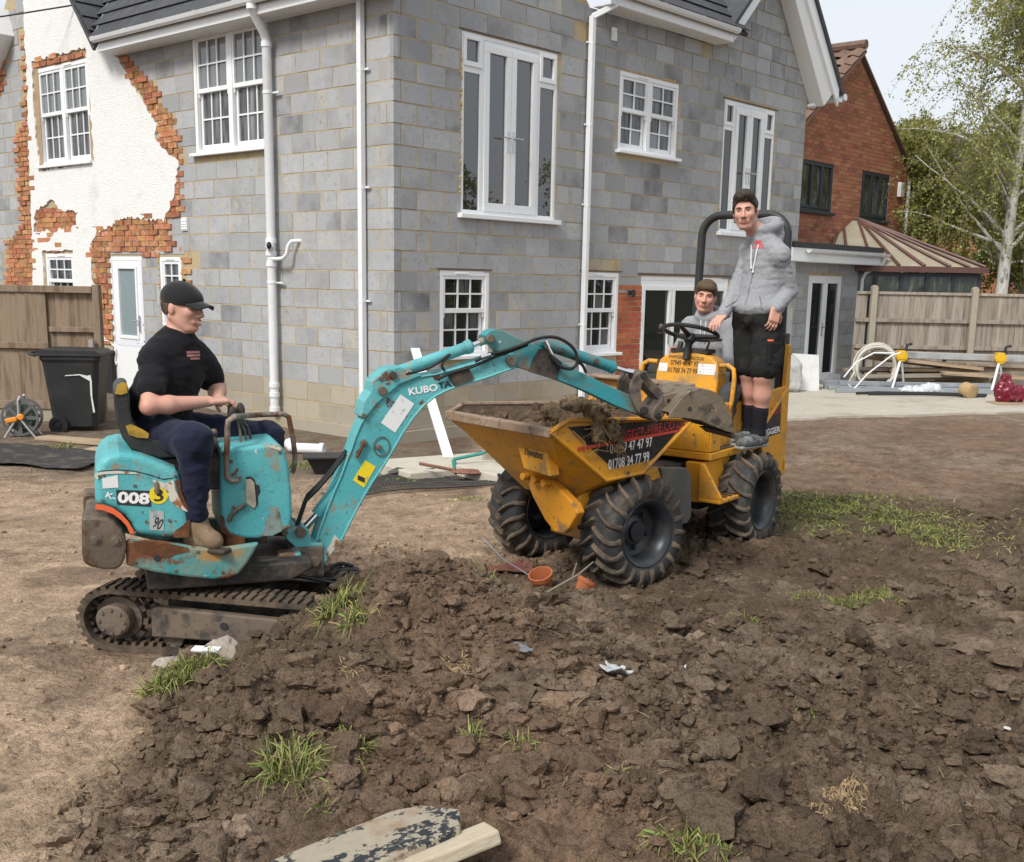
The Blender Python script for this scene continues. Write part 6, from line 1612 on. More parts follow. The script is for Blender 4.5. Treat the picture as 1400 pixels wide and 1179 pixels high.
# skip
A_, B_, C_, D_, E_ = (.70, .958), (.577, 1.012), (-.43, .965), (-.014, .672), (.277, .655)
hs = .48; bs = .20
sv = []; 
for s_ in (1, -1):
    sv += [(A_[0], s_ * hs, A_[1]), (B_[0], s_ * hs, B_[1]), (C_[0], s_ * hs, C_[1]), (D_[0], s_ * hs, D_[1]), (E_[0], s_ * hs, E_[1]), (.30, s_ * bs, .50), (-.10, s_ * bs, .50)]
a, b, c, d, e, f, g = range(7); k = 7
sf = [(a, e, f, f + k, e + k, a + k) if False else (a, f, f + k, a + k), (a, e, f), (e, d, g, f), (f, g, g + k, f + k), (c, c + k, g + k, g), (d, c, g), (a, b, c, d, e), (a + k, f + k, e + k), (e + k, f + k, g + k, d + k), (d + k, g + k, c + k), (a + k, e + k, d + k, c + k, b + k)]
skip = MB(); skip.add(sv, sf)
skip = skip.build('skip', [m_yel, m_skipin, m_lip], dmp, X=XF)
so = skip.modifiers.new('thickness', 'SOLIDIFY'); so.thickness = .012; so.offset = -1; so.material_offset = 1; so.material_offset_rim = 2
bv = skip.modifiers.new('bevel', 'BEVEL'); bv.width = .006; bv.segments = 2; bv.limit_method = 'ANGLE'; bv.angle_limit = radians(25)
mb = MB()
for s_ in (1, -1): mb.tube([(A_[0], s_ * hs, A_[1]), (B_[0], s_ * hs, B_[1]), (C_[0], s_ * hs, C_[1])], .016, 8)
mb2 = MB(); mb2.prism([(A_[0] + .012, A_[1] - .032), (A_[0] + .012, A_[1] + .02), (A_[0] - .03, A_[1] + .025), (A_[0] - .04, A_[1] - .02)], lambda u, v, w: (u, w, v), -hs, hs); dpart('skip_lip', mb2, m_lip, XF, .006, skip)
for s_ in (1, -1):
    mq = MB(); mq.tube([(A_[0], s_ * hs, A_[1]), (B_[0], s_ * hs, B_[1]), (C_[0], s_ * hs, C_[1])], .015, 8); dpart('skip_rim', mq, m_lip if s_ < 0 else m_yelm, XF, 0, skip)
    mq = MB(); mq.tube([(A_[0], s_ * (hs + .002), A_[1]), (E_[0], s_ * (hs + .002), E_[1]), (D_[0], s_ * (hs + .002), D_[1]), (C_[0], s_ * (hs + .002), C_[1])], .012, 8); dpart('skip_border', mq, m_yel, XF, 0, skip)
mq = MB(); mq.prism([(-.40, .93), (-.43, .96), (-.50, 1.13), (-.47, 1.15), (-.415, .985)], lambda u, v, w: (u, w, v), -.44, .40); dpart('spill_guard', mq, m_yelm, XF, .004, skip)
mq = MB(); mq.prism([(-.51, 1.13), (-.50, 1.165), (-.40, 1.16), (-.40, 1.145), (-.47, 1.14)], lambda u, v, w: (u, w, v), -.44, .42); dpart('guard_edge', mq, m_lip, XF, .004, skip)
SY = lambda y: (lambda u, v: (u, y, v))
def spatch(name, poly, y, mat, parent, X, t=.002):
    m_ = MB(); m_.prism(poly, lambda u, v, w: (u, w, v), y, y + t); return m_.build(name, mat, parent, X=X)
m_panel = M('black_decal', (.018, .017, .018), .4, var=[(7, (.10, .075, .05), .56, .66), (22, (.16, .12, .07), .64, .67)])
spatch('decal_panel', [(0.578, 0.978), (0.224, 0.717), (-0.099, 0.744), (-0.378, 0.964)], .4815, m_panel, skip, XF)
q = [(0.257, 0.833), (-0.083, 0.85), (0.264, 0.742), (-0.063, 0.765), (0.191, 0.895), (-0.362, 0.948), (0.502, 0.86), (-0.365, 0.908), (0.501, 0.84), (-0.366, 0.895)]
m_red = M('red_print', (.45, .03, .02), .5, var=[(14, (.15, .03, .02), .52, .62)])
place_text('lettering', '07949 47 47 97', m_white, skip, q[0], q[1], .060, SY(.4852), .02, X=XF)
place_text('lettering', '01708 34 77 99', m_white, skip, q[2], q[3], .060, SY(.4852), .02, X=XF)
place_text('lettering', 'DIGGER-HIRE.CO.UK', m_red, skip, q[4], q[5], .058, SY(.4852), .02, X=XF)
spatch('red_line', [q[6], q[7], q[9], q[8]], .4836, M('red_tape', (.55, .06, .04), .5), skip, XF)
q = [(0.015, 0.704), (-0.123, 0.722)]
# front chassis: name plate, tower, arms
FP = [(0.04, 0.836), (0.313, 0.82), (0.343, 0.683), (0.111, 0.696)]
mb = MB(); mb.prism(FP, lambda u, v, w: (w, u, v), .50, .575); tower = dpart('front_plate', mb, m_yel, XF, .006)
q = [(0.11, 0.802), (0.298, 0.793)]
place_text('lettering', 'Thwaites', m_ink, tower, (q[0][0], q[0][1]), (q[0][0] + .17, q[0][1] - .008), .046, lambda u, v: (.578, u, v), .02, X=XF)
FT = [(-0.027, 0.636), (0.211, 0.636), (0.315, 0.584), (0.424, 0.526), (0.456, 0.481), (0.386, 0.384), (0.338, 0.341), (0.262, 0.336), (0.175, 0.389), (0.058, 0.509)]
mb = MB(); mb.prism(FT, lambda u, v, w: (w, u, v), .40, .46); dpart('front_tower', mb, m_yelm, XF, .01)
mb = MB(); q = [(0.038, 0.63), (0.138, 0.627), (0.223, 0.618)]
for y, z in q: mb.lathe([(.0, 0), (.022, .0), (.022, .05), (.0, .05)], 12, T=TR((.46, y - .02, z), (0, pi / 2, 0)))
tag(dpart('hinge_pin', mb, m_yelm, XF, .003), kind='stuff')
q = [(0.301, 0.466), (0.081, 0.617), (0.262, 0.483), (0.46, 0.649)]
mb = MB(); a, b = Vector((q[0][0], .26, q[0][1])), Vector((q[1][0] - .05, .30, q[1][1] + .03)); T = axis_frame(a, b); L_ = (b - a).length
mb.box(-.022, .022, -.045, .045, -.02, L_, T=T); mb.lathe([(.055, -.03), (.055, .03)], 16, T=np.array(T @ np.array(Matrix.Rotation(pi / 2, 4, 'Y')))); arm_ = dpart('tilt_arm', mb, m_yel, XF, .006)
mb = MB(); mb.lathe([(.020, -.04), (.020, .045)], 12, T=np.array(T @ np.array(Matrix.Rotation(pi / 2, 4, 'Y')))); dpart('pivot_pin', mb, m_steel, XF, .003, arm_)
mb = MB(); mb.tube([(.42, .20, .62), (.22, .26, .60)], .026, 12); mb.tube([(.44, .16, .55), (.30, .25, .42)], .022, 12); dpart('tilt_ram', mb, m_dk, XF, 0)
mb = MB(); mb.tube([(0, -.32, .325), (0, .32, .325)], .065, 14); mb.box(-.13, .13, -.16, .16, .22, .44); mb.box(-.55, .05, -.14, .14, .30, .46); dpart('front_axle', mb, m_yelm, XF, .015)
mb = MB(); mb.box(-.64, -.30, -.11, .11, .24, .54); mb.lathe([(.075, .18), (.075, .60)], 16, T=TR((-.61, 0, 0))); dpart('pivot_frame', mb, m_dk, XF, .01)
mb = MB(); mb.prism([(-0.287, 0.659), (-0.521, 0.638), (-0.564, 0.588), (-0.583, 0.326), (-0.546, 0.283), (-0.459, 0.294), (-0.418, 0.419), (-0.306, 0.558)], lambda u, v, w: (u, w, v), .30, .37); dpart('mudguard', mb, M('grey_mudguard', (.10, .10, .092), .6, var=[(5, (.16, .14, .11), .5, .65)]), XF, .008)
mb = MB(); mb.prism([(-0.135, 0.634), (-0.27, 0.666), (-0.312, 0.595), (-0.275, 0.486), (-0.201, 0.458)], lambda u, v, w: (u, w, v), .30, .36); dpart('front_bracket', mb, m_yel, XF, .008)
# rear unit
mb = MB(); mb.box(-.55, .62, -.20, .20, .30, .60); mb.tube([(0, -.32, .325), (0, .32, .325)], .065, 14); mb.box(-.12, .12, -.15, .15, .22, .40); dpart('rear_chassis', mb, m_dk, XR, .015)
mb = MB(); mb.box(-.24, .50, -.40, .40, .635, .685); plat = dpart('platform', mb, m_yel, XR, .008)
mb = MB(); mb.box(-.22, .46, -.38, .38, .6855, .692); dpart('floor_mat', mb, m_rubber, XR, 0, plat)
mb = MB(); mb.prism([(.08, .687), (.24, .885), (.39, .845), (.385, .687)], lambda u, v, w: (w, u, v), .47, .50); sd = dpart('front_shield', mb, m_yel, XR, .005)
mb = MB(); mb.prism([(.08, .687), (.24, .885), (.39, .845), (.385, .687)], lambda u, v, w: (w, -u, v), .47, .50); dpart('front_shield', mb, m_yel, XR, .005)
mb = MB(); mb.prism([(.36, .69), (.36, .84), (.50, .845), (.50, .69)], lambda u, v, w: (u, w, v), .375, .395); dpart('front_shield', mb, m_yel, XR, .005)
mb = MB(); mb.box(.12, .54, .24, .36, .36, .62); mb.box(.14, .58, .36, .52, .375, .40); mb.prism([(.36, .40), (.36, .62), (.39, .62), (.52, .42), (.52, .40)], lambda u, v, w: (w, u, v), .55, .575); stp = dpart('step', mb, m_yel, XR, .006)
mb = MB()
for i in range(4): mb.box(.22 + .07 * i, .25 + .07 * i, .39, .50, .401, .406)
tag(dpart('tread_slots', mb, m_ink, XR, 0, stp), kind='stuff')
mb = MB(); mb.box(.0, .13, -.36, .36, .42, .62); dpart('tank', mb, m_dk, XR, .02)
# cowl
cw_ = [(-.235, .70), (.235, .70), (.235, 1.16), (.222, 1.235), (.17, 1.275), (.06, 1.300), (-.06, 1.300), (-.17, 1.275), (-.222, 1.235), (-.235, 1.16)]
mb = MB()
v = [(.20 - .10 * (z - .7) / .6, y, z) for y, z in cw_] + [(-.02, y, z) for y, z in cw_]
n = len(cw_); mb.add(v, [list(range(n)), list(range(n, 2 * n))[::-1]] + [(i, (i + 1) % n, n + (i + 1) % n, n + i) for i in range(n)])
cowl = dpart('cowl', mb, m_yel, XR, .016, None, 3)
CF = lambda y, z: (.2025 - .10 * (z - .7) / .6, y, z)
def ctext(t, y0, y1, z0, z1, h, mat=None): place_text('lettering', t, mat or M('brown_print', (.10, .05, .01), .6), cowl, (y0, z0), (y1, z1), h, CF, .015, X=XR)
ctext('WWW.DIGGER-HIRE.CO.UK', -.15, .12, 1.262, 1.258, .022); ctext('07949 47 47 97', -.13, .08, 1.222, 1.222, .036); ctext('01708 34 77 99', -.14, .08, 1.172, 1.172, .036)
def cpatch(name, y0, y1, z0, z1, mat):
    m_ = MB(); m_.add([CF(y, z) for y, z in ((y0, z0), (y1, z0), (y1, z1), (y0, z1))], [(0, 1, 2, 3)]); return m_.build(name, mat, cowl, X=XR)
cpatch('sticker', .085, .215, 1.155, 1.225, m_decalw); cpatch('sticker', -.215, -.15, 1.16, 1.215, m_decalw)
for i in range(3): place_text('lettering', 'KEEP CLEAR OF SKIP'[: (18, 18, 18)[i]] if False else ('SAFETY FIRST ON SITE', 'WEAR SEAT BELT', 'CHECK OIL')[i] if False else '. . . . . . . .', m_ink, cowl, (.095, 1.21 - .02 * i), (.205, 1.21 - .02 * i), .005, lambda y, z: (CF(y, z)[0] + .002, y, z), .0, X=XR)
for s_ in (1, -1):
    mb = MB(); P_ = [(.10, s_ * .24, 1.22), (.11, s_ * .30, 1.225), (.115, s_ * .345, 1.20), (.12, s_ * .355, 1.14), (.13, s_ * .35, .98), (.135, s_ * .33, .92), (.14, s_ * .26, .90)]; mb.tube(P_, .016, 10); dpart('grab_handle', mb, m_yel, XR, 0)
# steering
sc = Vector((.085, 0, 1.43)); sn_ = Vector((-.32, 0, 1)).normalized(); e1 = Vector((0, 1, 0)); e2 = sn_.cross(e1)
mb = MB(); mb.tube([tuple(sc + (e1 * cos(a) + e2 * sin(a)) * .185) for a in np.linspace(0, 2 * pi, 33)], .015, 8, caps=False); stw = dpart('steering_wheel', mb, m_black, XR, 0)
mb = MB()
for a in (.5, 2.6, 4.7): mb.tube([tuple(sc - sn_ * .03), tuple(sc + (e1 * cos(a) + e2 * sin(a)) * .1 - sn_ * .012), tuple(sc + (e1 * cos(a) + e2 * sin(a)) * .18)], [.022, .016, .012], 8)
mb.lathe([(.0, .03), (.035, .02), (.04, -.03), (.025, -.05), (.025, -.16)], 14, T=frame(sc - sn_ * .03, e1, sn_)); dpart('steering_hub', mb, m_black, XR, 0, stw)
mb = MB(); mb.tube([(.06, -.10, 1.30), (.03, -.10, 1.36)], .02, 8); mb.tube([(.09, .12, 1.30), (.12, .16, 1.38), (.10, .24, 1.39)], .009, 8); mb.ball((.16, -.19, 1.46), (.02, .02, .025), 8, 6); mb.box(-.02, .10, -.14, .14, 1.29, 1.32); dpart('dash', mb, m_dk, XR, .006)
# seat, engine cover, rear panels, roll bar
mb = MB(); mb.box(-.42, -.10, -.22, .22, .80, .90); mb.prism([(-.40, .88), (-.46, 1.22), (-.52, 1.22), (-.48, .88)], lambda u, v, w: (u, w, v), -.20, .20); dpart('driver_seat', mb, m_dk, XR, .02)
mb = MB(); mb.box(-.62, -.06, -.34, .34, .69, .80); mb.box(-.06, .34, .26, .345, .69, .98); mb.box(-.62, -.45, -.34, .34, .80, 1.0); dpart('engine_cover', mb, m_yel, XR, .014)
mb = MB(); mb.prism([(.02, .98), (-.14, .985), (-.30, 1.06), (-.22, 1.10), (.02, 1.02)], lambda u, v, w: (u, w, v), .27, .34); dpart('black_cover', mb, m_dk, XR, .006)
RP = [(-.60, 1.345), (-.655, 1.345), (-.665, .71), (-.62, .40), (-.32, .55), (-.19, .69), (-.19, .80), (-.29, 1.03), (-.585, 1.05)]
for s_ in (1, -1):
    mb = MB(); mb.prism(RP, lambda u, v, w: (u, s_ * w, v), .395, .425); rp = dpart('rear_panel', mb, m_yel, XR, .006)
    mb = MB(); mb.tube([(-.60, s_ * .43, 1.03), (-.20, s_ * .43, .79)], .016, 8); dpart('panel_tube', mb, m_yel, XR, 0, rp)
q = [(-0.518, 0.986), (-0.533, 0.722), (-0.219, 0.711), (-0.268, 0.831)]
spatch('decal_panel', q, .427, m_panel, rp, XR)
q2 = [(-0.197, 0.748), (-0.528, 0.751), (-0.298, 0.856), (-0.515, 0.894)]
place_text('lettering', 'DIGGER', m_white, rp, q2[0], q2[1], .045, SY(.4305), .03, X=XR)
place_text('lettering', '07949', m_red, rp, q2[2], q2[3], .05, SY(.4305), .02, X=XR)
mb = MB(); mb.box(-.68, -.62, -.42, .42, .42, 1.02); mb.box(-.70, -.60, -.42, .42, .40, .52); dpart('rear_weight', mb, m_yel, XR, .015)
hoop = [(-.64, .345, .70), (-.645, .345, 1.3), (-.66, .335, 1.95)] + [(-.665, .335 - .16 + .16 * cos(a), 2.10 + .15 * sin(a)) for a in np.linspace(.1, pi / 2, 7)] + [(-.665, -.335 + .16 - .16 * sin(a), 2.10 + .15 * cos(a)) for a in np.linspace(0, pi / 2 - .1, 7)] + [(-.66, -.335, 1.95), (-.645, -.345, 1.3), (-.64, -.345, .70)]
mb = MB(); mb.tube(hoop, .030, 12); dpart('roll_bar', mb, M('black_roll_bar', (.025, .026, .026), .5, var=[(5, (.05, .05, .048), .5, .7)]), XR, 0)
mb = MB(); mb.box(-.70, -.60, .31, .39, 1.18, 1.42); dpart('roll_bar_socket', mb, m_dk, XR, .01)
mb = MB(); mb.lathe([(.055, 0), (.055, .03), (.048, .035), (.046, .10), (.035, .115), (.0, .12)], 16, T=TR((-.665, -.02, 2.28))); dpart('beacon', mb, M('amber_beacon', (.75, .25, .02), .25, spec=.6), XR, 0)
# soil in the skip, and a turf clump hanging over its side
u_ = np.linspace(-.40, .60, 80); w_ = np.linspace(-.455, .455, 70); U_, W_ = np.meshgrid(u_, w_, indexing='ij')
hz = .885 + .12 * np.exp(-((U_ - .05) / .34) ** 2 - ((W_ - .08) / .34) ** 2) + .05 * np.exp(-((U_ - .35) / .18) ** 2 - ((W_ - .22) / .2) ** 2)
a1, r1 = worley2(U_ / .09, W_ / .09, 77); a2, r2 = worley2(U_ / .035, W_ / .035, 78)
hz += .055 * r1 * np.maximum(0, 1 - (a1 / .7) ** 2) + .018 * np.maximum(0, 1 - (a2 / .7) ** 2) + .03 * fbm2(U_ * 5, W_ * 5, 79, 4)
hz = np.minimum(hz, .955 + .11 * np.exp(-((U_ - .1) / .35) ** 2 - ((W_ - .1) / .35) ** 2) + .02 * fbm2(U_ * 20, W_ * 20, 80, 2))
edge_ = np.minimum(1, (.62 - U_) / .12); hz = hz * edge_ + .80 * (1 - edge_); hz = np.maximum(hz, .53 + np.maximum(0, U_ - .27) * 1.145)
Vs = np.stack([U_.ravel(), W_.ravel(), hz.ravel()], 1) @ XF[:3, :3].T + XF[:3, 3] + np.array((DR[0], DR[1], 0))
ii = np.arange(80 * 70).reshape(80, 70); Fq = np.stack([ii[:-1, :-1].ravel(), ii[1:, :-1].ravel(), ii[1:, 1:].ravel(), ii[:-1, 1:].ravel()], 1)
cs_ = np.tile(np.array((.145, .098, .064)), (len(Vs), 1)) * (1 + .3 * vn2(Vs[:, 0] * 9, Vs[:, 1] * 9, 5))[:, None]
soil_o = Vector((*DR, .84)); so_ = raw_mesh('soil_load', Vs - np.array(soil_o), Fq, m_soil, colors=cs_); so_.location = soil_o
tag(so_, 'heap of dark crumbly soil lying in the yellow skip', 'soil heap')
n_ = 260; iu = rng.integers(4, 76, n_); iw = rng.integers(4, 66, n_)
P_ = np.stack([U_[iu, iw], W_[iu, iw], hz[iu, iw]], 1) @ XF[:3, :3].T + XF[:3, 3] + np.array((DR[0], DR[1], 0))
tag(scatter('soil_clods', m_soil, clod_shapes(2, 8, .35), P_, .007 * 5 ** (rng.random(n_) ** 2), np.tile(np.array((.145, .098, .064)), (n_, 1)) * (.8 + .5 * rng.random(n_))[:, None]), 'loose crumbs on the soil in the skip', kind='stuff')
tc = [(0.628, 1.039), (0.47, 1.09), (0.359, 1.043), (0.27, 0.935), (0.226, 0.858), (0.382, 0.943), (0.244, 0.995)]
fx = lambda p, y: tuple(np.array((p[0], y, p[1])))
pr = [ell(fx(tc[1], .43), (.085, .07, .035), k=.04), ell(fx(tc[2], .49), (.07, .055, .055), k=.04), ell(fx(tc[3], .525), (.045, .035, .06), k=.03), ell(fx(tc[5], .51), (.05, .04, .05), k=.03), ell(fx(tc[0], .42), (.06, .06, .028), k=.04), ell(fx(tc[4], .53), (.025, .025, .045), k=.03)]
V_, Q_ = sdf_mesh(pr, .008, lambda x, y, z: .022 * fbm3(x * 26, y * 26, z * 26, 4, 3))
V_ = V_ @ XF[:3, :3].T + XF[:3, 3] + np.array((DR[0], DR[1], 0)); to = V_.mean(0)
clump = raw_mesh('turf_clump', V_ - to, Q_, M('rooty_turf', (.185, .13, .078), .95, var=[(18, (.24, .17, .09), .48, .62), (30, (.07, .048, .03), .5, .62)], bump=[(60, .012)]))
clump.location = to; tag(clump, 'matted turf and roots hanging over the side of the skip', 'turf')
rt = MB(); m_root = M('dry_root', (.30, .21, .10), .9)
for i in range(150):
    p = V_[rng.integers(len(V_))] - to; d = rng.normal(size=3) * .03; d[2] -= .02
    rt.tube([p, p + d * .6 + rng.normal(size=3) * .008, p + d * 1.3 + np.array((0, 0, -.02)), p + d * 1.5 + np.array((0, 0, -.05 * rng.random()))], [.0018, .0016, .0012, .0008], 3, caps=False)
tag(rt.build('roots', m_root, clump, recalc=False), kind='stuff')
rq = [(0.545, 0.954), (0.462, 0.888), (0.442, 0.804), (0.377, 0.84), (0.258, 0.818), (0.149, 0.81)]
mb = MB(); mb.tube([np.array((p[0], .49 + .01 * (i % 2), p[1])) @ XF[:3, :3].T + XF[:3, 3] + np.array((DR[0], DR[1], 0)) - to for i, p in enumerate(rq)], .004, 5); mb.build('root', m_root, clump)

# ================================================================ PEOPLE
from mathutils.bvhtree import BVHTree
m_skin = M('skin', (.58, .325, .245), .5, spec=.35, var=[(9, (.60, .275, .205), .45, .65), (60, (.53, .295, .22), .5, .65)], bump=[(180, .0008)])
m_skinb = M('fair_skin', (.60, .34, .25), .55, spec=.35, var=[(11, (.64, .29, .215), .45, .62)], bump=[(180, .0008)])
m_hair = M('brown_hair', (.028, .017, .011), .55, spec=.4, stretch=(1, 1, .3), var=[(60, (.06, .036, .022), .5, .62)], bump=[(140, .006)])
m_hairb = M('light_brown_hair', (.085, .052, .028), .6, spec=.35, var=[(60, (.14, .09, .05), .5, .62)], bump=[(140, .006)])
m_stub = M('short_hair', (.06, .042, .032), .8, var=[(90, (.12, .08, .06), .5, .6)])
m_blackt = M('black_cotton', (.009, .009, .011), .9, spec=.2, sheen=.06, bump=[(7, .004), (30, .003), (400, .0006)])
m_navy = M('navy_cotton', (.012, .015, .034), .9, spec=.2, sheen=.06, var=[(3, (.022, .026, .05), .5, .75)], bump=[(10, .006), (30, .003), (400, .0006)])
m_hood = M('grey_marl', (.30, .305, .32), .95, spec=.15, sheen=.08, var=[(120, (.24, .245, .26), .48, .6)], bump=[(9, .004), (24, .002), (300, .0008)])
m_shorts = M('black_work_shorts', (.014, .014, .014), .85, spec=.2, var=[(9, (.03, .03, .03), .5, .7), (26, (.45, .45, .43), .70, .72)], bump=[(12, .006), (300, .0008)])
m_sock = M('black_sock', (.009, .009, .014), .95, bump=[(120, .002)])
m_shoe = M('grey_trainer', (.10, .105, .105), .7, var=[(14, (.2, .205, .2), .5, .58), (30, (.04, .04, .04), .55, .6)], bump=[(40, .004)])
m_sole = M('pale_sole', (.28, .275, .26), .7)
m_boot = M('tan_suede_boot', (.215, .150, .095), .9, spec=.15, var=[(8, (.15, .10, .065), .48, .64), (20, (.27, .2, .14), .55, .68)], bump=[(40, .004)])
m_cap = M('black_cap', (.010, .010, .0105), .85, spec=.25, sheen=.2, bump=[(300, .001)])
m_gtrous = M('dark_grey_trousers', (.055, .056, .062), .9, bump=[(10, .01), (300, .0008)])
m_eye = M('eye_white', (.34, .29, .26), .3)
m_iris = M('iris', (.03, .022, .018), .2)
m_lip = M('lips', (.45, .16, .13), .5)
m_tooth = M('teeth', (.70, .68, .62), .35)
m_cord = M('white_cord', (.7, .7, .68), .8)
def unit(v): v = np.array(v, float); return v / np.linalg.norm(v)
class Head:
    def __init__(s, c, f, u, sc=1.0):
        s.c = np.array(c, float); s.f = unit(f); u = np.array(u, float); s.u = unit(u - s.f * (u @ s.f)); s.l = np.cross(s.u, s.f); s.s = sc
        s.R = np.stack([s.f, s.l, s.u], 1)
    def P(s, a, b, d): return s.c + s.s * (s.f * a + s.l * b + s.u * d)
    def e(s, p, r, **k): return ell(s.P(*p), tuple(x * s.s for x in r), s.R, **k)
    def k(s, p, q, ra, rb=None, **kw): return cap(s.P(*p), s.P(*q), ra * s.s, None if rb is None else rb * s.s, **kw)
    def prims(s, smile=0.0):
        pr = [s.e((-.012, 0, .030), (.097, .075, .092), k=.02), s.e((.022, 0, -.030), (.072, .062, .082), k=.022), s.e((.060, 0, -.092), (.030, .030, .024), k=.018)]
        for q in (-1, 1):
            pr += [s.k((-.02, q * .056, -.045), (.048, q * .024, -.094), .019, .017, k=.018), s.e((.062, q * .036, -.022 + .006 * smile), (.026, .024, .022), k=.02), s.e((-.012, q * .075, -.006), (.018, .010, .029), k=.007)]
        pr += [s.k((.080, -.034, .026), (.080, .034, .026), .012, k=.014), s.k((.090, 0, .014), (.113, 0, -.026), .0085, .0125, k=.008), s.e((.100, .012, -.032), (.011, .009, .009), k=.006), s.e((.100, -.012, -.032), (.011, .009, .009), k=.006)]
        for q in (-1, 1): pr.append(s.e((.097, q * .031, .005), (.012, .017, .009), k=.010, sub=True))
        pr += [s.k((.083, -.020, -.060), (.083, .020, -.060), .011, k=.012), s.k((.101, -.020, -.0605 + .006 * smile), (.101, .020, -.0605 + .006 * smile), .0035, k=.005, sub=True)]
        return pr
    def features(s, parent, o, brow, smile=0.0):
        mb = MB()
        for q in (-1, 1): mb.ball(s.P(.0785, q * .031, .004) - o, (.0085 * s.s, .0115 * s.s, .0052 * s.s), 12, 8, R=s.R)
        e = mb.build('eyes', m_eye, parent)
        mb = MB()
        for q in (-1, 1): mb.ball(s.P(.0835, q * .031, .0045) - o, (.0045 * s.s, .0058 * s.s, .0048 * s.s), 10, 6, R=s.R)
        mb.build('iris', m_iris, e)
        mb = MB()
        for q in (-1, 1): mb.tube([s.P(.0955, q * .013, .024) - o, s.P(.0955, q * .024, .029) - o, s.P(.0915, q * .036, .029) - o, s.P(.083, q * .047, .023) - o], [.0035 * s.s, .0045 * s.s, .0042 * s.s, .002 * s.s], 6)
        mb.build('eyebrows', brow, parent)
        mb = MB(); k = .009 * smile; g = .005
        mb.tube([s.P(.081 + g, -.028, -.058 + k) - o, s.P(.0935 + g, -.013, -.055 + k * .2) - o, s.P(.0960 + g, 0, -.0565) - o, s.P(.0935 + g, .013, -.055 + k * .2) - o, s.P(.081 + g, .028, -.058 + k) - o], [.002, .004, .0045, .004, .002], 6)
        d = .006 * (smile > .6)
        mb.tube([s.P(.080 + g, -.026, -.060 + k) - o, s.P(.0925 + g, -.012, -.066 + k * .1 - d) - o, s.P(.0945 + g, 0, -.067 - d) - o, s.P(.0925 + g, .012, -.066 + k * .1 - d) - o, s.P(.080 + g, .026, -.060 + k) - o], [.002, .0045, .005, .0045, .002], 6)
        mb.build('lips', m_lip, parent)
        if smile > .6:
            mb = MB(); mb.tube([s.P(.082 + g, -.025, -.057 + k) - o, s.P(.093 + g, -.012, -.0605 + k * .3) - o, s.P(.0965 + g, 0, -.0630) - o, s.P(.093 + g, .012, -.0605 + k * .3) - o, s.P(.082 + g, .025, -.057 + k) - o], [.002, .0048, .0055, .0048, .002], 6); mb.build('teeth', m_tooth, parent)
def hand(w, d, n, side=1, curl=.5, sc=1.0):
    """palm from wrist w along d; n = back of the hand; side +1 puts the thumb on n x d"""
    w = np.array(w, float); d = unit(d); n = np.array(n, float); n = unit(n - d * (n @ d)); t = np.cross(n, d) * side
    R = np.stack([d, t, n], 1)
    pr = [rbox(w + d * .045 * sc, (.048 * sc, .038 * sc, .013 * sc), .012 * sc, R, k=.014)]
    for i, (o, L_, r) in enumerate(((.029, .066, .0085), (.010, .076, .009), (-.010, .070, .0088), (-.028, .056, .0076))):
        p = w + d * .084 * sc + t * o * sc; a = 0.0; p0 = p - d * .03 * sc
        pr.append(cap(p0, p, r * 1.05 * sc, r * sc, k=.006))
        for j, fr in enumerate((.46, .30, .24)):
            a += curl * (.75, 1.0, .7)[j] * (1 + .06 * i)
            dd = d * cos(a) - n * sin(a) + t * (.10 * (1.2 - i)) * .6
            q = p + unit(dd) * L_ * fr * sc; pr.append(cap(p, q, r * (1 - .08 * j) * sc, r * (.92 - .1 * j) * sc, k=.004)); p = q
    p = w + d * .018 * sc + t * .028 * sc
    q = p + unit(d * .62 + t * .7 - n * .35) * .042 * sc; q2 = q + unit(d * .85 + t * .30 - n * .5) * .032 * sc; q3 = q2 + unit(d * .9 - n * .6) * .024 * sc
    pr += [cap(p, q, .014 * sc, .011 * sc, k=.010), cap(q, q2, .0108 * sc, .0098 * sc, k=.004), cap(q2, q3, .0095 * sc, .008 * sc, k=.004)]
    return pr
def infl(prims, g, k=None):
    out = []
    for p in prims:
        p = dict(p)
        if p['t'] == 'cap': p['ra'] += g; p['rb'] += g
        else: p['r'] = tuple(x + g for x in p['r'])
        if k: p['k'] = k
        out.append(p)
    return out
def wr(a, f, s, st=(1, 1, 1)): return lambda x, y, z: a * fbm3(x * f * st[0], y * f * st[1], z * f * st[2], s, 3)
def torso(pel, waist, chest, neck, shR, shL, face, sc=1.0, belly=0.0):
    f = unit(face); l = unit(np.array(shL) - np.array(shR)); u = np.cross(f, l); u = unit(u); l = np.cross(u, f); R = np.stack([f, l, u], 1)
    pr = [ell(pel, (.115 * sc, .165 * sc, .125 * sc), R, k=.06), ell(waist, ((.115 + belly) * sc, .150 * sc, .14 * sc), R, k=.08), ell(chest, (.115 * sc, .160 * sc, .17 * sc), R, k=.07),
          cap(shR, shL, .054 * sc, k=.05), cap(neck, np.array(shR), .05 * sc, .05 * sc, k=.04), cap(neck, np.array(shL), .05 * sc, .05 * sc, k=.04), cap(chest, neck, .09 * sc, .06 * sc, k=.05)]
    return pr
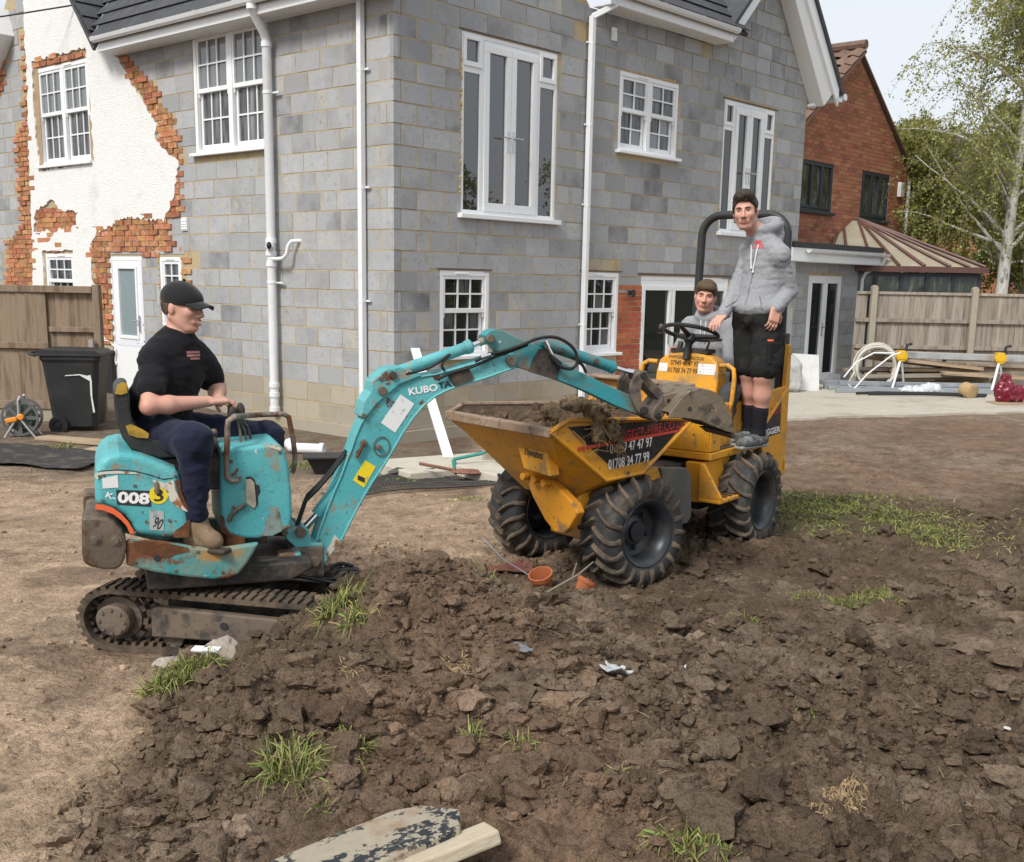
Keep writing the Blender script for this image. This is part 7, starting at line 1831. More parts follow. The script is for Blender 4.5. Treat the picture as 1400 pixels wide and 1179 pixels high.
class Person:
    def __init__(s, base, label, cat='person'):
        s.geo = {}; s.o = np.array(base, float); s.root = empty('person', base, 0, label, cat)
    def part(s, name, prims, mat, h=.006, wrinkle=None, parent=None):
        V, Q = sdf_mesh(prims, h, wrinkle)
        s.geo[name] = (V, Q)
        return raw_mesh(name, V - s.o, Q, mat, parent or s.root)
    def tree(s, name):
        if (name, 't') not in s.geo:
            V, Q = s.geo[name]; s.geo[(name, 't')] = BVHTree.FromPolygons([tuple(v) for v in V], [tuple(int(i) for i in q) for q in Q])
        return s.geo[(name, 't')]
    def on(s, name, p, f, lift=.003):
        """the point of a garment met from the front f at p, lifted a little, relative to the person"""
        f = unit(f); h = s.tree(name).ray_cast(Vector(np.array(p) + f * .25), Vector(-f), .6)[0]
        return (np.array(h) if h is not None else np.array(p)) + f * lift - s.o

# ---------------------------------------------------------------- the digger driver
J = dict(pel=[(-1.694, 5.34, 1.023)][0], waist=[(-1.674, 5.33, 1.164)][0], chest=[(-1.615, 5.34, 1.32)][0], neck=[(-1.588, 5.35, 1.46)][0], shR=[(-1.665, 5.24, 1.36)][0], shL=[(-1.523, 5.45, 1.355)][0],
         elR=[(-1.64, 5.04, 1.169)][0], wrR=[(-1.415, 5.22, 1.177)][0], elL=[(-1.474, 5.58, 1.214)][0], wrL=[(-1.421, 5.4, 1.169)][0],
         hipR=[(-1.68, 5.24, 1.015)][0], hipL=[(-1.672, 5.44, 1.003)][0], knR=[(-1.413, 4.95, 1.036)][0], anR=[(-1.433, 5.0, 0.691)][0], knL=[(-1.235, 5.62, 0.962)][0], anL=[(-1.187, 5.6, 0.618)][0], toeR=[(-1.319, 4.98, 0.562)][0], heelR=[(-1.45, 5.02, 0.564)][0], head=[(-1.556, 5.34, 1.6)][0])
J = {k: np.array(v) for k, v in J.items()}
p1 = Person((J['pel'][0], J['pel'][1], J['pel'][2]), 'man in a black cap and black t-shirt sitting on the turquoise digger')
tf = np.array((cos(radians(-38)), sin(radians(-38)), 0))
tor = torso(J['pel'], J['waist'], J['chest'], J['neck'], J['shR'], J['shL'], tf, .91, .012)
hd = Head(J['head'], (cos(radians(-20)), sin(radians(-20)), -.09), (0.04, 0, 1), .95)
armR = [cap(J['shR'], J['elR'], .050, .038, k=.03), cap(J['elR'], J['elR'] * .68 + J['wrR'] * .32, .037, .041, k=.02), cap(J['elR'] * .68 + J['wrR'] * .32, J['wrR'], .040, .025, k=.02)]
armL = [cap(J['shL'], J['elL'], .052, .043, k=.03), cap(J['elL'], J['elL'] * .6 + J['wrL'] * .4, .043, .042, k=.02), cap(J['elL'] * .6 + J['wrL'] * .4, J['wrL'], .041, .029, k=.02)]
legs = [cap(J['hipR'], J['knR'], .085, .060, k=.04), cap(J['knR'], J['anR'], .056, .040, k=.03), cap(J['hipL'], J['knL'], .085, .060, k=.04), cap(J['knL'], J['anL'], .056, .040, k=.03)]
hR = hand(J['wrR'], J['wrR'] - J['elR'] + np.array((.05, .03, .0)), (-.1, -.25, 1), 1, .55, .95); hL = hand(J['wrL'], np.array((.75, -.45, -.15)), (.1, .1, 1), -1, .7, .95)
bod = p1.part('body', tor + armR + armL + legs + [cap(J['neck'] + (0, 0, -.03), hd.P(-.022, 0, -.05), .060, .052, k=.02)] + hd.prims(1.0) + hR + hL, m_skin, .0055)
hd.features(bod, p1.o, m_hair, 1.0)
fsh = lambda x, y, z: .0055 * fbm3(x * 8 + z * 9, y * 8 - z * 6, z * 10, 3, 3) - .006 * np.abs(fbm3(x * 16 + z * 12, y * 16, z * 22, 13, 2))
p1.part('t_shirt', infl(tor[:6], .014) + [cap(J['chest'], J['neck'] + (0, 0, -.045), .103, .075, k=.05), cap(J['shR'], J['shR'] * .38 + J['elR'] * .62, .056, .060, k=.03), cap(J['shL'], J['shL'] * .38 + J['elL'] * .62, .068, .069, k=.03)], m_blackt, .0065, fsh)
def band(pts, r, n=8): mb = MB(); mb.tube([np.array(p) - p1.o for p in pts], r, n); return mb
mb = MB(); nk = J['neck'] + np.array((.0, 0, .012)); mb.tube([nk - p1.o + .073 * np.array((cos(a), sin(a), .26 * cos(a + .7) * -1)) for a in np.linspace(0, 2 * pi, 24)], .008, 8, caps=False); mb.build('collar', m_blackt, p1.root)
p1.part('trousers', infl(legs, .016, .05) + [ell(J['pel'], (.125, .178, .13), np.stack([tf, np.cross((0, 0, 1), tf), (0, 0, 1)], 1), k=.06)], m_navy, .007, wr(.008, 13, 8, (1, 1, 1.8)))
bt = [cap(J['anR'] + (0, 0, .01), J['heelR'] + np.array((.0, 0, .02)), .052, .046, k=.03), cap(J['heelR'] + (0, 0, .005), J['toeR'] + (-.03, 0, .005), .043, .040, k=.03), cap(J['anR'] + (.01, 0, -.06), J['toeR'] + (-.05, 0, .02), .046, .036, k=.03)]
bt2 = [dict(q, a=np.array(q['a']) + J['anL'] - J['anR'], b=np.array(q['b']) + J['anL'] - J['anR']) for q in bt]
p1.part('boot', bt, m_boot, .006); p1.part('boot', bt2, m_boot, .007)
a_, b_ = J['heelR'], J['toeR']; mb = MB(); dd = unit(b_ - a_); nn = np.array((-dd[1], dd[0], 0)); 
pr = [rbox((a_ + b_) / 2 + np.array((-.002, 0, -.036)), (np.linalg.norm(b_ - a_) / 2 + .045, .046, .012), .010, np.stack([dd, unit(nn), np.cross(dd, unit(nn))], 1), k=.01)]
p1.part('boot_sole', pr, M('dark_sole', (.05, .04, .03), .8), .005)
mb = MB(); mb.lathe([(.056, -.008), (.058, 0), (.056, .008)], 16, T=TR(J['anR'] - p1.o + np.array((0, 0, .055)))); mb.build('sock_edge', m_decalw, p1.root)
# cap: crown, brim, strap; short hair below it
crown = [hd.e((-.016, 0, .048), (.104, .083, .082), k=.02), hd.e((.030, 0, .036), (.070, .073, .056), k=.03), hd.e((.0, 0, -.07), (.20, .14, .098), k=.008, sub=True)]
cp = p1.part('cap', crown, m_cap, .005)
mb = MB(); rows_ = []
for i in range(6):
    t = i / 5; rows_.append([hd.P(.064 + .104 * t * (1 - .35 * (j / 5 - 1) ** 2), (j / 5 - 1) * (.072 - .010 * t), .046 - .018 * t ** 1.3 - .022 * (j / 5 - 1) ** 2) - p1.o for j in range(11)])
v = [p for r_ in rows_ for p in r_]; v2 = [p - hd.u * .006 for p in v]; f = []
for i in range(5):
    for j in range(10): a = i * 11 + j; f += [(a, a + 1, a + 12, a + 11), (66 + a + 11, 66 + a + 12, 66 + a + 1, 66 + a)]
bd = [j for j in range(11)] + [11 * i + 10 for i in range(1, 6)] + [55 + j for j in range(9, -1, -1)] + [11 * i for i in range(4, 0, -1)]
for a, b in zip(bd, bd[1:] + bd[:1]): f.append((a, 66 + a, 66 + b, b))
mb.add(v + v2, f, 0, True); mb.build('cap_brim', m_cap, cp)
mb = MB(); mb.tube([hd.P(-.085, -.075, .035) - p1.o, hd.P(-.078, -.083, .0) - p1.o], .006, 6); mb.build('cap_buckle', m_handle, cp)
mb = MB(); mb.ball(hd.P(.0, 0, .134) - p1.o, .008, 8, 5); mb.build('cap_button', m_cap, cp)
p1.part('hair', [hd.e((-.024, 0, .005), (.090, .0765, .075), k=.02), hd.e((.075, 0, -.03), (.09, .12, .10), k=.01, sub=True), hd.e((-.02, 0, -.115), (.2, .2, .075), k=.01, sub=True)], m_stub, .005)
# chest print
def chest_print(person, name, c, f, w, h, mat, lines):
    f = unit(f); l = unit(np.cross((0, 0, 1), f)); u = np.cross(f, l); mb = MB()
    for (x0, x1, z0, z1) in lines:
        v = [person.on(name, c + l * w * (x0 + (x1 - x0) * i / 6) + u * h * (z0 + (z1 - z0) * j / 3), f, .002) for i in range(7) for j in range(4)]
        mb.add(v, [(4 * i + j, 4 * i + 4 + j, 4 * i + 5 + j, 4 * i + 1 + j) for i in range(6) for j in range(3)], 0, True)
    return tag(mb.build('chest_print', mat, person.root), kind='stuff')
cpp = np.array([(-1.45, 5.225, 1.382)][0])
chest_print(p1, 't_shirt', cpp, (.55, -.83, .05), .075, .05, M('faded_print', (.36, .16, .15), .8), [(.5, -.5, .28, .5), (.5, -.5, .0, .2), (.45, -.3, -.3, -.1)])

# ---------------------------------------------------------------- man standing on the dumper
K = dict(pel=[(1.61, 7.6, 1.554)][0], waist=[(1.623, 7.61, 1.707)][0], chest=[(1.647, 7.62, 1.888)][0], neck=[(1.602, 7.62, 2.075)][0], shR=[(1.567, 7.77, 1.971)][0], shL=[(1.706, 7.49, 1.948)][0], elR=[(1.478, 7.72, 1.713)][0], wrR=[(1.37, 7.56, 1.551)][0],
         elL=[(1.797, 7.55, 1.716)][0], wrL=[(1.688, 7.42, 1.608)][0], hipR=[(1.556, 7.67, 1.483)][0], hipL=[(1.667, 7.53, 1.491)][0], knR=[(1.578, 7.62, 1.184)][0], knL=[(1.64, 7.47, 1.177)][0], anR=[(1.619, 7.7, 0.778)][0], anL=[(1.65, 7.54, 0.779)][0], toeR=[(1.493, 7.57, 0.702)][0], toeL=[(1.484, 7.39, 0.674)][0], head=[(1.479, 7.55, 2.218)][0])
K = {k: np.array(v) for k, v in K.items()}
p2 = Person((K['anL'][0], K['anL'][1], .69), 'young man in a grey hoodie and black work shorts standing on the dumper')
f2 = np.array((-.78, -.626, 0))
tor2 = torso(K['pel'], K['waist'], K['chest'], K['neck'], K['shR'], K['shL'], f2, .96)
h2 = Head(K['head'], (-.32, -.95, -.06), (-.10, 0, 1), .98)
mix = lambda a, b, t: a * (1 - t) + b * t
arms2 = [cap(K['shR'], K['elR'], .048, .040, k=.03), cap(K['elR'], K['wrR'], .040, .028, k=.02), cap(K['shL'], K['elL'], .048, .040, k=.03), cap(K['elL'], K['wrL'], .040, .028, k=.02)]
leg2 = []
for s_ in 'RL': leg2 += [cap(K['hip' + s_], K['kn' + s_], .082, .058, k=.04), ell(K['kn' + s_] + f2 * .012, (.055, .052, .06), k=.03), cap(K['kn' + s_], mix(K['kn' + s_], K['an' + s_], .35), .053, .056, k=.03), cap(mix(K['kn' + s_], K['an' + s_], .35) - f2 * .012, K['an' + s_], .054, .036, k=.03)]
hR2 = hand(K['wrR'], (-.55, -.65, -.45), (-.3, -.3, .9), -1, .45, .95); hL2 = hand(K['wrL'], (-.20, -.25, -1), (.35, -.9, .1), 1, .42, 1.0)
bod2 = p2.part('body', tor2 + arms2 + leg2 + [cap(K['neck'], h2.P(-.012, 0, -.05), .056, .052, k=.03)] + h2.prims(.6) + hR2 + hL2, m_skin, .0055)
h2.features(bod2, p2.o, m_hair, .5)
hair2 = [h2.e((-.016, 0, .048), (.104, .083, .092), k=.02), h2.e((.045, .0, .098), (.058, .066, .036), k=.03), h2.e((.052, .01, .118), (.045, .05, .024), k=.03), h2.e((.095, 0, -.035), (.075, .15, .105), k=.01, sub=True), h2.e((.02, 0, -.105), (.2, .2, .085), k=.01, sub=True)]
for q in (-1, 1): hair2.append(h2.k((.035, q * .070, .05), (.022, q * .073, -.005), .010, .007, k=.01))
p2.part('hair', hair2, m_hair, .005, wr(.003, 50, 2))
hoodie = infl(tor2[1:6], .011) + [ell(K['pel'] + (0, 0, .055), (.145, .18, .09), np.stack([f2, np.cross((0, 0, 1), f2), (0, 0, 1)], 1), k=.06), cap(K['chest'], K['neck'] + (0, 0, -.03), .11, .08, k=.05)]
for s_ in 'RL': hoodie += [cap(K['sh' + s_], K['el' + s_], .056, .050, k=.02), cap(K['el' + s_], mix(K['el' + s_], K['wr' + s_], .86), .049, .042, k=.02)]
nb_ = K['neck'] + np.array((0, 0, .045))
for i in range(14):
    a = 2 * pi * i / 14; b = 2 * pi * (i + 1) / 14
    g = lambda t: nb_ - f2 * .020 + f2 * (.082 * cos(t)) + np.array((-f2[1], f2[0], 0)) * .084 * sin(t) + np.array((0, 0, -.026 * cos(t) + .008))
    r_ = lambda t: .026 + .016 * (.5 - .5 * cos(t))
    hoodie.append(cap(g(a), g(b), r_(a), r_(b), k=.015))
hoodie += [ell(nb_ - f2 * .10 + (0, 0, -.045), (.05, .11, .075), np.stack([f2, np.cross((0, 0, 1), f2), (0, 0, 1)], 1), k=.04)]
hd2 = p2.part('hoodie', hoodie, m_hood, .0065, lambda x, y, z: .0025 * fbm3(x * 8 + z * 8, y * 8, z * 10, 15, 3) - .006 * np.abs(fbm3(x * 14, y * 14 + z * 9, z * 26, 16, 2)))
for s_ in 'LR': p2.part('cuff', [cap(mix(K['el' + s_], K['wr' + s_], .86), mix(K['el' + s_], K['wr' + s_], .97), .041, .036)], m_hood, .006, None, hd2)
l2 = np.array((-f2[1], f2[0], 0))
ch = K['chest'] + f2 * .152
S2 = lambda l, z, lift=.003: p2.on('hoodie', K['chest'] + l2 * l + np.array((0, 0, z)), f2, lift)
for q, dz in ((-1, .0), (1, .02)):
    mb = MB(); P_ = [S2(.028 * q - .004 * q * i, .125 - .03 * i - dz * i / 4, .006) for i in range(6)]; mb.tube(P_, .0052, 6); mb.ball(P_[-1], .0085, 7, 5); mb.build('drawstring', m_cord, hd2)
for s_ in (-1, 1):
    mb = MB(); mb.tube([S2(.125 * s_, -.33), S2(.115 * s_, -.28), S2(.10 * s_, -.24), S2(.08 * s_, -.20)], .004, 6); mb.build('pocket_seam', M('hoodie_seam', (.2, .2, .215), .95), hd2)
mb = MB(); mb.tube([S2(0, .10 - .05 * i, .001) for i in range(10)], .0035, 6); mb.build('zip', M('zip', (.19, .19, .20), .6), hd2)
cpp = np.array([(1.532, 7.425, 2.012)][0])
chest_print(p2, 'hoodie', cpp, (-.35, -.94, 0), .075, .055, M('red_logo', (.60, .10, .11), .7), [(.25, -.35, .15, .5), (.5, -.2, -.1, .1), (.5, -.5, -.40, -.22)])
sh_ = [ell(K['pel'], (.135, .180, .12), np.stack([f2, l2, (0, 0, 1)], 1), k=.06)]
for s_ in 'RL': sh_ += [cap(K['hip' + s_], mix(K['hip' + s_], K['kn' + s_], .80), .098, .092, k=.035), cap(mix(K['hip' + s_], K['kn' + s_], .6), mix(K['hip' + s_], K['kn' + s_], .90), .092, .092, k=.02)]
sho = p2.part('shorts', sh_, m_shorts, .006, wr(.006, 14, 25))
p2.part('shorts_pocket', [rbox(mix(K['hipL'], K['knL'], .55) + l2 * .083 + f2 * .02, (.055, .016, .075), .014, np.stack([f2, l2, (0, 0, 1)], 1), k=.02)], m_shorts, .006, None, sho)
mb = MB(); q_ = mix(K['hipL'], K['knL'], .28) + l2 * .085 + f2 * .062 - p2.o; mb.box(-.018, .018, -.010, .010, -.006, .006, T=TR(q_, (0, 0, radians(-45)))); mb.build('orange_tag', m_orange, sho)
for s_ in 'RL':
    p2.part('sock', [cap(mix(K['kn' + s_], K['an' + s_], .60) - f2 * .006, K['an' + s_], .053, .044, k=.02), cap(K['an' + s_], K['an' + s_] + f2 * .05 + (0, 0, -.045), .044, .04, k=.02)], m_sock, .006)
    an, to_ = K['an' + s_], K['toe' + s_]; dd = to_ - an; dd[2] = 0; dd = unit(dd); ll = np.array((-dd[1], dd[0], 0)); heel = an - dd * .045; zs = .725
    heel = np.array((heel[0], heel[1], zs)); toe = np.array((an[0], an[1], 0)) + dd * .185 + np.array((0, 0, zs - .008))
    p2.part('shoe', [cap(heel, toe, .038, .034, k=.03), cap(an + (0, 0, -.03), heel + (0, 0, .02), .044, .04, k=.03), cap(an + dd * .03 + (0, 0, -.045), toe - dd * .02 + (0, 0, .008), .043, .035, k=.03)], m_shoe, .006)
    p2.part('shoe_sole', [rbox((heel + toe) / 2 + (0, 0, -.026), (np.linalg.norm(toe - heel) / 2 + .034, .036, .012), .010, np.stack([dd, ll, (0, 0, 1)], 1))], m_sole, .005)
    mb = MB()
    for i in range(4):
        c = an + dd * (.05 + .025 * i) + np.array((0, 0, -.010 - .013 * i)); mb.tube([c - ll * .028 - p2.o, c + (0, 0, .012) - p2.o, c + ll * .028 - p2.o], .004, 5)
    tag(mb.build('laces', m_decalw, p2.root), kind='stuff')

# ---------------------------------------------------------------- boy in the dumper seat
def xr(x, y, z): return np.array((x, y, z)) @ XR[:3, :3].T + XR[:3, 3] + np.array((DR[0], DR[1], 0))
def xd(x, y, z=0): return np.array((x, y, z)) @ XR[:3, :3].T
B3 = dict(pel=xr(-.36, -.05, .99), waist=xr(-.35, -.05, 1.13), chest=xr(-.33, -.06, 1.33), neck=xr(-.30, -.065, 1.505), shR=xr(-.32, -.215, 1.455), shL=xr(-.32, .095, 1.455), elR=xr(-.24, -.27, 1.22), elL=xr(-.22, .16, 1.22), wrR=xr(-.03, -.16, 1.30), wrL=xr(-.04, .06, 1.19), hipR=xr(-.33, -.13, .98), hipL=xr(-.33, .05, .98), knR=xr(.02, -.30, 1.03), knL=xr(.06, .30, 1.04), anR=xr(.05, -.31, .75), anL=xr(.10, .30, .76), head=xr(-.255, -.075, 1.665))
p3 = Person(B3['pel'], 'boy in a grey hoodie sitting behind the steering wheel of the dumper')
f3 = xd(1, 0); f3h = np.array((-.22, -.97, -.03))
tor3 = torso(B3['pel'], B3['waist'], B3['chest'], B3['neck'], B3['shR'], B3['shL'], f3, .80)
h3 = Head(B3['head'], f3h, (.12, 0, 1), .92)
arms3 = [cap(B3['shR'], B3['elR'], .040, .034, k=.03), cap(B3['elR'], B3['wrR'], .034, .025, k=.02), cap(B3['shL'], B3['elL'], .040, .034, k=.03), cap(B3['elL'], B3['wrL'], .034, .025, k=.02)]
leg3 = [cap(B3['hipR'], B3['knR'], .068, .05, k=.04), cap(B3['knR'], B3['anR'], .047, .035, k=.03), cap(B3['hipL'], B3['knL'], .068, .05, k=.04), cap(B3['knL'], B3['anL'], .047, .035, k=.03)]
bod3 = p3.part('body', tor3 + arms3 + leg3 + [cap(B3['neck'], h3.P(-.012, 0, -.05), .045, .044, k=.03)] + h3.prims(.1) + hand(B3['wrR'], xd(.8, .2, .2), xd(-.2, 0, 1), 1, .7, .85) + hand(B3['wrL'], xd(.9, -.2, -.1), xd(0, 0, 1), -1, .5, .85), m_skinb, .0055)
h3.features(bod3, p3.o, m_hairb, .1)
hair3 = [h3.e((-.016, 0, .046), (.104, .084, .092), k=.02), h3.e((.05, -.01, .080), (.055, .066, .034), k=.03), h3.e((.075, .012, .070), (.026, .045, .022), k=.02), h3.e((.098, 0, -.050), (.07, .15, .105), k=.01, sub=True), h3.e((.02, 0, -.105), (.2, .2, .085), k=.01, sub=True)]
p3.part('hair', hair3, m_hairb, .005, wr(.003, 50, 6))
ho3 = infl(tor3[:6], .018) + [cap(B3['chest'], B3['neck'] + (0, 0, -.03), .095, .07, k=.05)]
for s_ in 'RL': ho3 += [cap(B3['sh' + s_], B3['el' + s_], .060, .054, k=.03), cap(B3['el' + s_], mix(B3['el' + s_], B3['wr' + s_], .9), .053, .042, k=.025)]
n3 = B3['neck'] + np.array((0, 0, .03)); l3 = xd(0, 1)
for i in range(14):
    a = 2 * pi * i / 14; b = 2 * pi * (i + 1) / 14
    g = lambda t: n3 - f3 * .02 + f3 * (.075 * cos(t)) + l3 * .082 * sin(t) + np.array((0, 0, -.03 * cos(t) + .015))
    ho3.append(cap(g(a), g(b), .027, .027, k=.015))
p3.part('hoodie', ho3, m_hood, .0065, wr(.007, 13, 35))
p3.part('trousers', infl(leg3, .014, .04), m_gtrous, .007, wr(.010, 12, 45))
mb = MB()
for q in (-1, 1): mb.tube([n3 + f3 * .075 + l3 * .02 * q + (0, 0, -.02) - p3.o, B3['chest'] + f3 * .125 + l3 * .016 * q + (0, 0, .02) - p3.o], .004, 5)
tag(mb.build('drawstring', m_cord, p3.root), kind='stuff')

# ================================================================ SMALL THINGS ROUND THE SITE
def on(x, y, dz=0.0): return (x, y, gh(x, y) + dz)
# wheelie bin
wb_ = empty('wheelie_bin', (-4.98, 12.85, -.03), radians(8), 'black wheelie bin with white scuffs standing by the brown fence', 'bin')
m_bin = M('bin_plastic', (.022, .023, .024), .5, spec=.4, var=[(4, (.04, .04, .04), .5, .75)], bump=[(12, .003)])
mb = MB(); lv = [(.08, .235, .24), (.45, .27, .275), (.80, .305, .31), (.84, .325, .33), (.87, .325, .33)]
v = []; ring = lambda a, b: [(-a + .05, -b), (a - .05, -b), (a, -b + .05), (a, b - .05), (a - .05, b), (-a + .05, b), (-a, b - .05), (-a, -b + .05)]
for z, a, b in lv: v += [(x, y, z) for x, y in ring(a, b)]
f = [list(range(8))[::-1], list(range(32, 40))]
for i in range(4):
    for j in range(8): f.append((8 * i + j, 8 * i + (j + 1) % 8, 8 * i + 8 + (j + 1) % 8, 8 * i + 8 + j))
mb.add(v, f); mb.build('body', m_bin, wb_, bevel=.008)
mb = MB(); mb.box(-.37, .35, -.345, .345, .875, .905); mb.prism([(-.35, .905), (-.30, .945), (.28, .935), (.33, .905)], lambda u, v, w: (u, w, v), -.32, .32); mb.tube([(-.36, -.30, .875), (-.43, -.28, .90), (-.43, .28, .90), (-.36, .30, .875)], .016, 8); mb.build('lid', m_bin, wb_, bevel=.012)
for s_ in (-1, 1):
    mb = MB(); mb.lathe([(.0, -.025), (.10, -.025), (.105, -.015), (.105, .015), (.10, .025), (.06, .025), (.055, .012), (.03, .012), (.025, .03), (.0, .03)], 20, T=TR((-.16, s_ * .285, .105), (s_ * -pi / 2, 0, 0))); mb.build('wheel', m_black, wb_)
mb = MB(); mb.prism([(.18, .66), (.215, .67), (.225, .60), (.218, .42), (.235, .25), (.215, .24), (.20, .45), (.205, .60), (.10, .665), (-.06, .655), (-.05, .665), (.1, .678)], lambda u, v, w: (u, -.248 - (v - .08) * .093 + w, v), -.006, .0); mb.build('paint_scuff', m_decalw, wb_)
# hose reel
hr = empty('hose_reel', (-5.33, 12.15, -.02), radians(10), 'grey hose reel with an orange winding handle on the ground', 'hose reel')
m_reel = M('reel_plastic', (.11, .115, .12), .5)
for y in (-.10, .10):
    mb = MB(); T = TR((0, y, .23), (pi / 2, 0, 0)); mb.lathe([(.17, -.012), (.195, -.012), (.195, .012), (.17, .012)], 28, T=T, closed=True)
    for i in range(8): a = 2 * pi * i / 8; mb.box(.05, .175, -.018, .018, -.008, .008, T=np.array(Matrix.Translation((0, y, .23)) @ Matrix.Rotation(a, 4, 'Y') @ Matrix.Rotation(pi / 2, 4, 'X')))
    mb.lathe([(.0, -.015), (.06, -.015), (.06, .015), (.0, .015)], 18, T=T); mb.build('reel_side', m_reel, hr)
mb = MB(); mb.lathe([(.13, -.09), (.145, -.05), (.13, 0), (.148, .05), (.13, .09)], 24, T=TR((0, 0, .23), (pi / 2, 0, 0))); mb.build('hose', M('green_hose', (.06, .08, .05), .5), hr)
mb = MB(); mb.box(-.09, .03, -.165, -.13, .20, .25, T=np.array(Matrix.Rotation(radians(-12), 4, 'Y'))); mb.lathe([(.0, 0), (.035, .0), (.035, .05), (.0, .05)], 14, T=TR((.02, -.12, .245), (pi / 2, 0, 0))); mb.build('handle', M('orange_plastic', (.75, .27, .02), .4), hr, bevel=.01)
mb = MB()
for y in (-.14, .14): mb.tube([(-.17, y, .0), (0, y, .27), (0, y, .42), (.01, y * .6, .46)], .012, 8); mb.tube([(.17, y, 0), (0, y, .24)], .012, 8)
mb.build('stand', m_alu, hr)
# ground clutter at the left
lbs = ['weathered plank lying on the ground behind the digger seat', 'second plank lying beside the black sheet']
for i, (x, y, L_, a) in enumerate([(-4.35, 11.7, 1.5, -.35), (-3.75, 11.2, 1.2, -.28)]):
    mb = MB(); mb.box(-L_ / 2, L_ / 2, -.10, .10, -.018, .018); thing1('plank', mb, m_timber, lbs[i], 'plank', on(x, y, .03), 'planks on the ground at the left', .003, (0, 0, a))
gxs = np.linspace(-.9, .9, 30); gys = np.linspace(-.55, .55, 20); A1, A2 = np.meshgrid(gxs, gys, indexing='ij')
def cloth_sheet(name, cx, cy, hx, hy, rz, mat, label, cat, amp=.02, lift=.02, n=(34, 24), jag=.06, seed=0):
    a, b = np.meshgrid(np.linspace(-1, 1, n[0]), np.linspace(-1, 1, n[1]), indexing='ij')
    x = a * hx * (1 + jag * fbm2(b * 2 + seed, a * 0 + 3, 5, 3)) ; y = b * hy * (1 + jag * fbm2(a * 2 + seed, b * 0 + 9, 6, 3))
    X_ = cx + x * cos(rz) - y * sin(rz); Y_ = cy + x * sin(rz) + y * cos(rz)
    z = ground_h(X_.ravel(), Y_.ravel()).reshape(X_.shape); z = np.maximum(z, z.mean() - .01) + lift + amp * np.abs(fbm2(X_ * 5, Y_ * 5, 8 + seed, 3))
    i = np.arange(n[0] * n[1]).reshape(n); F_ = np.stack([i[:-1, :-1].ravel(), i[1:, :-1].ravel(), i[1:, 1:].ravel(), i[:-1, 1:].ravel()], 1)
    o = raw_mesh(name, np.stack([X_.ravel() - cx, Y_.ravel() - cy, z.ravel() - z.mean()], 1), F_, mat); o.location = (cx, cy, z.mean())
    s_ = o.modifiers.new('thickness', 'SOLIDIFY'); s_.thickness = .006
    return tag(o, label, cat)
cloth_sheet('membrane', -4.75, 10.75, .95, .5, -.2, M('black_membrane', (.032, .030, .030), .8, var=[(5, (.10, .08, .06), .5, .68)]), 'black membrane sheet half covered with dirt on the left', 'membrane')
for i, (x, y, w_, lab) in enumerate([(-3.45, 12.5, 1.6, 'low concrete edging below the white door'), (-3.55, 12.9, 1.2, 'second concrete edging step behind the first')]):
    mb = MB(); mb.box(-w_ / 2, w_ / 2, -.08, .08, -.1, .10); thing1('edging', mb, m_cpost, lab, 'edging', on(x, y, .02 + .06 * i), 'concrete edgings below the door', .01, (0, 0, .1))
mb = MB(); mb.box(-.3, .3, -.06, .05, -.2, .62); thing1('bitumen_patch', mb, M('black_bitumen', (.015, .015, .016), .6), 'black painted foot of the wall between the fence and the white door', 'wall base', hw(-.02, 6.45, 0), None, .02, (0, 0, HA + pi / 2))
V_, Q_ = sdf_mesh([ell((0, 0, .08), (.30, .16, .10), k=.05), ell((.25, .05, .06), (.16, .14, .09), k=.05)], .02, lambda x, y, z: .03 * fbm3(x * 12, y * 12, z * 12, 3, 3))
o = raw_mesh('brick_rubble', V_, Q_, M('rubble', (.28, .17, .11), .95, var=[(9, (.4, .16, .08), .5, .6), (20, (.3, .27, .22), .55, .62)], bump=[(25, .03)])); o.location = on(-4.05, 13.1); tag(o, 'orange brick rubble at the foot of the torn wall', 'rubble')
# white pipe bend at the foot of the soil pipe
mb = MB(); P_ = [(0, 0, .12), (.05, -.03, .06), (.14, -.06, .055), (.40, -.10, .055)]
mb.tube(P_, .055, 14); mb.lathe([(.055, 0), (.066, .005), (.066, .05), (.055, .055), (.046, .055), (.046, 0)], 16, T=axis_frame((.36, -.095, .055), (.44, -.105, .055)))
thing1('drain_pipe', mb, m_pipe, 'short white pipe lying at the foot of the soil pipe', 'pipe', (-2.42, 11.95, gh(-2.2, 11.9) + .005))
# hopper box and black bag by the wall
hb = empty('drain_hopper', on(-1.75, 10.55), .2, 'small black drain hopper on the ground behind the boom', 'hopper')
mb = MB(); mb.add([(-.20, -.14, .16), (.20, -.14, .16), (.20, .14, .16), (-.20, .14, .16), (-.12, -.09, 0), (.12, -.09, 0), (.12, .09, 0), (-.12, .09, 0)], [(4, 5, 6, 7), (0, 4, 7, 3), (1, 2, 6, 5), (0, 1, 5, 4), (3, 7, 6, 2), (0, 3, 2, 1)]); mb.build('body', m_black, hb, bevel=.008)
mb = MB(); mb.box(-.24, .24, -.17, .17, .16, .18); mb.build('rim', m_black, hb, bevel=.006)
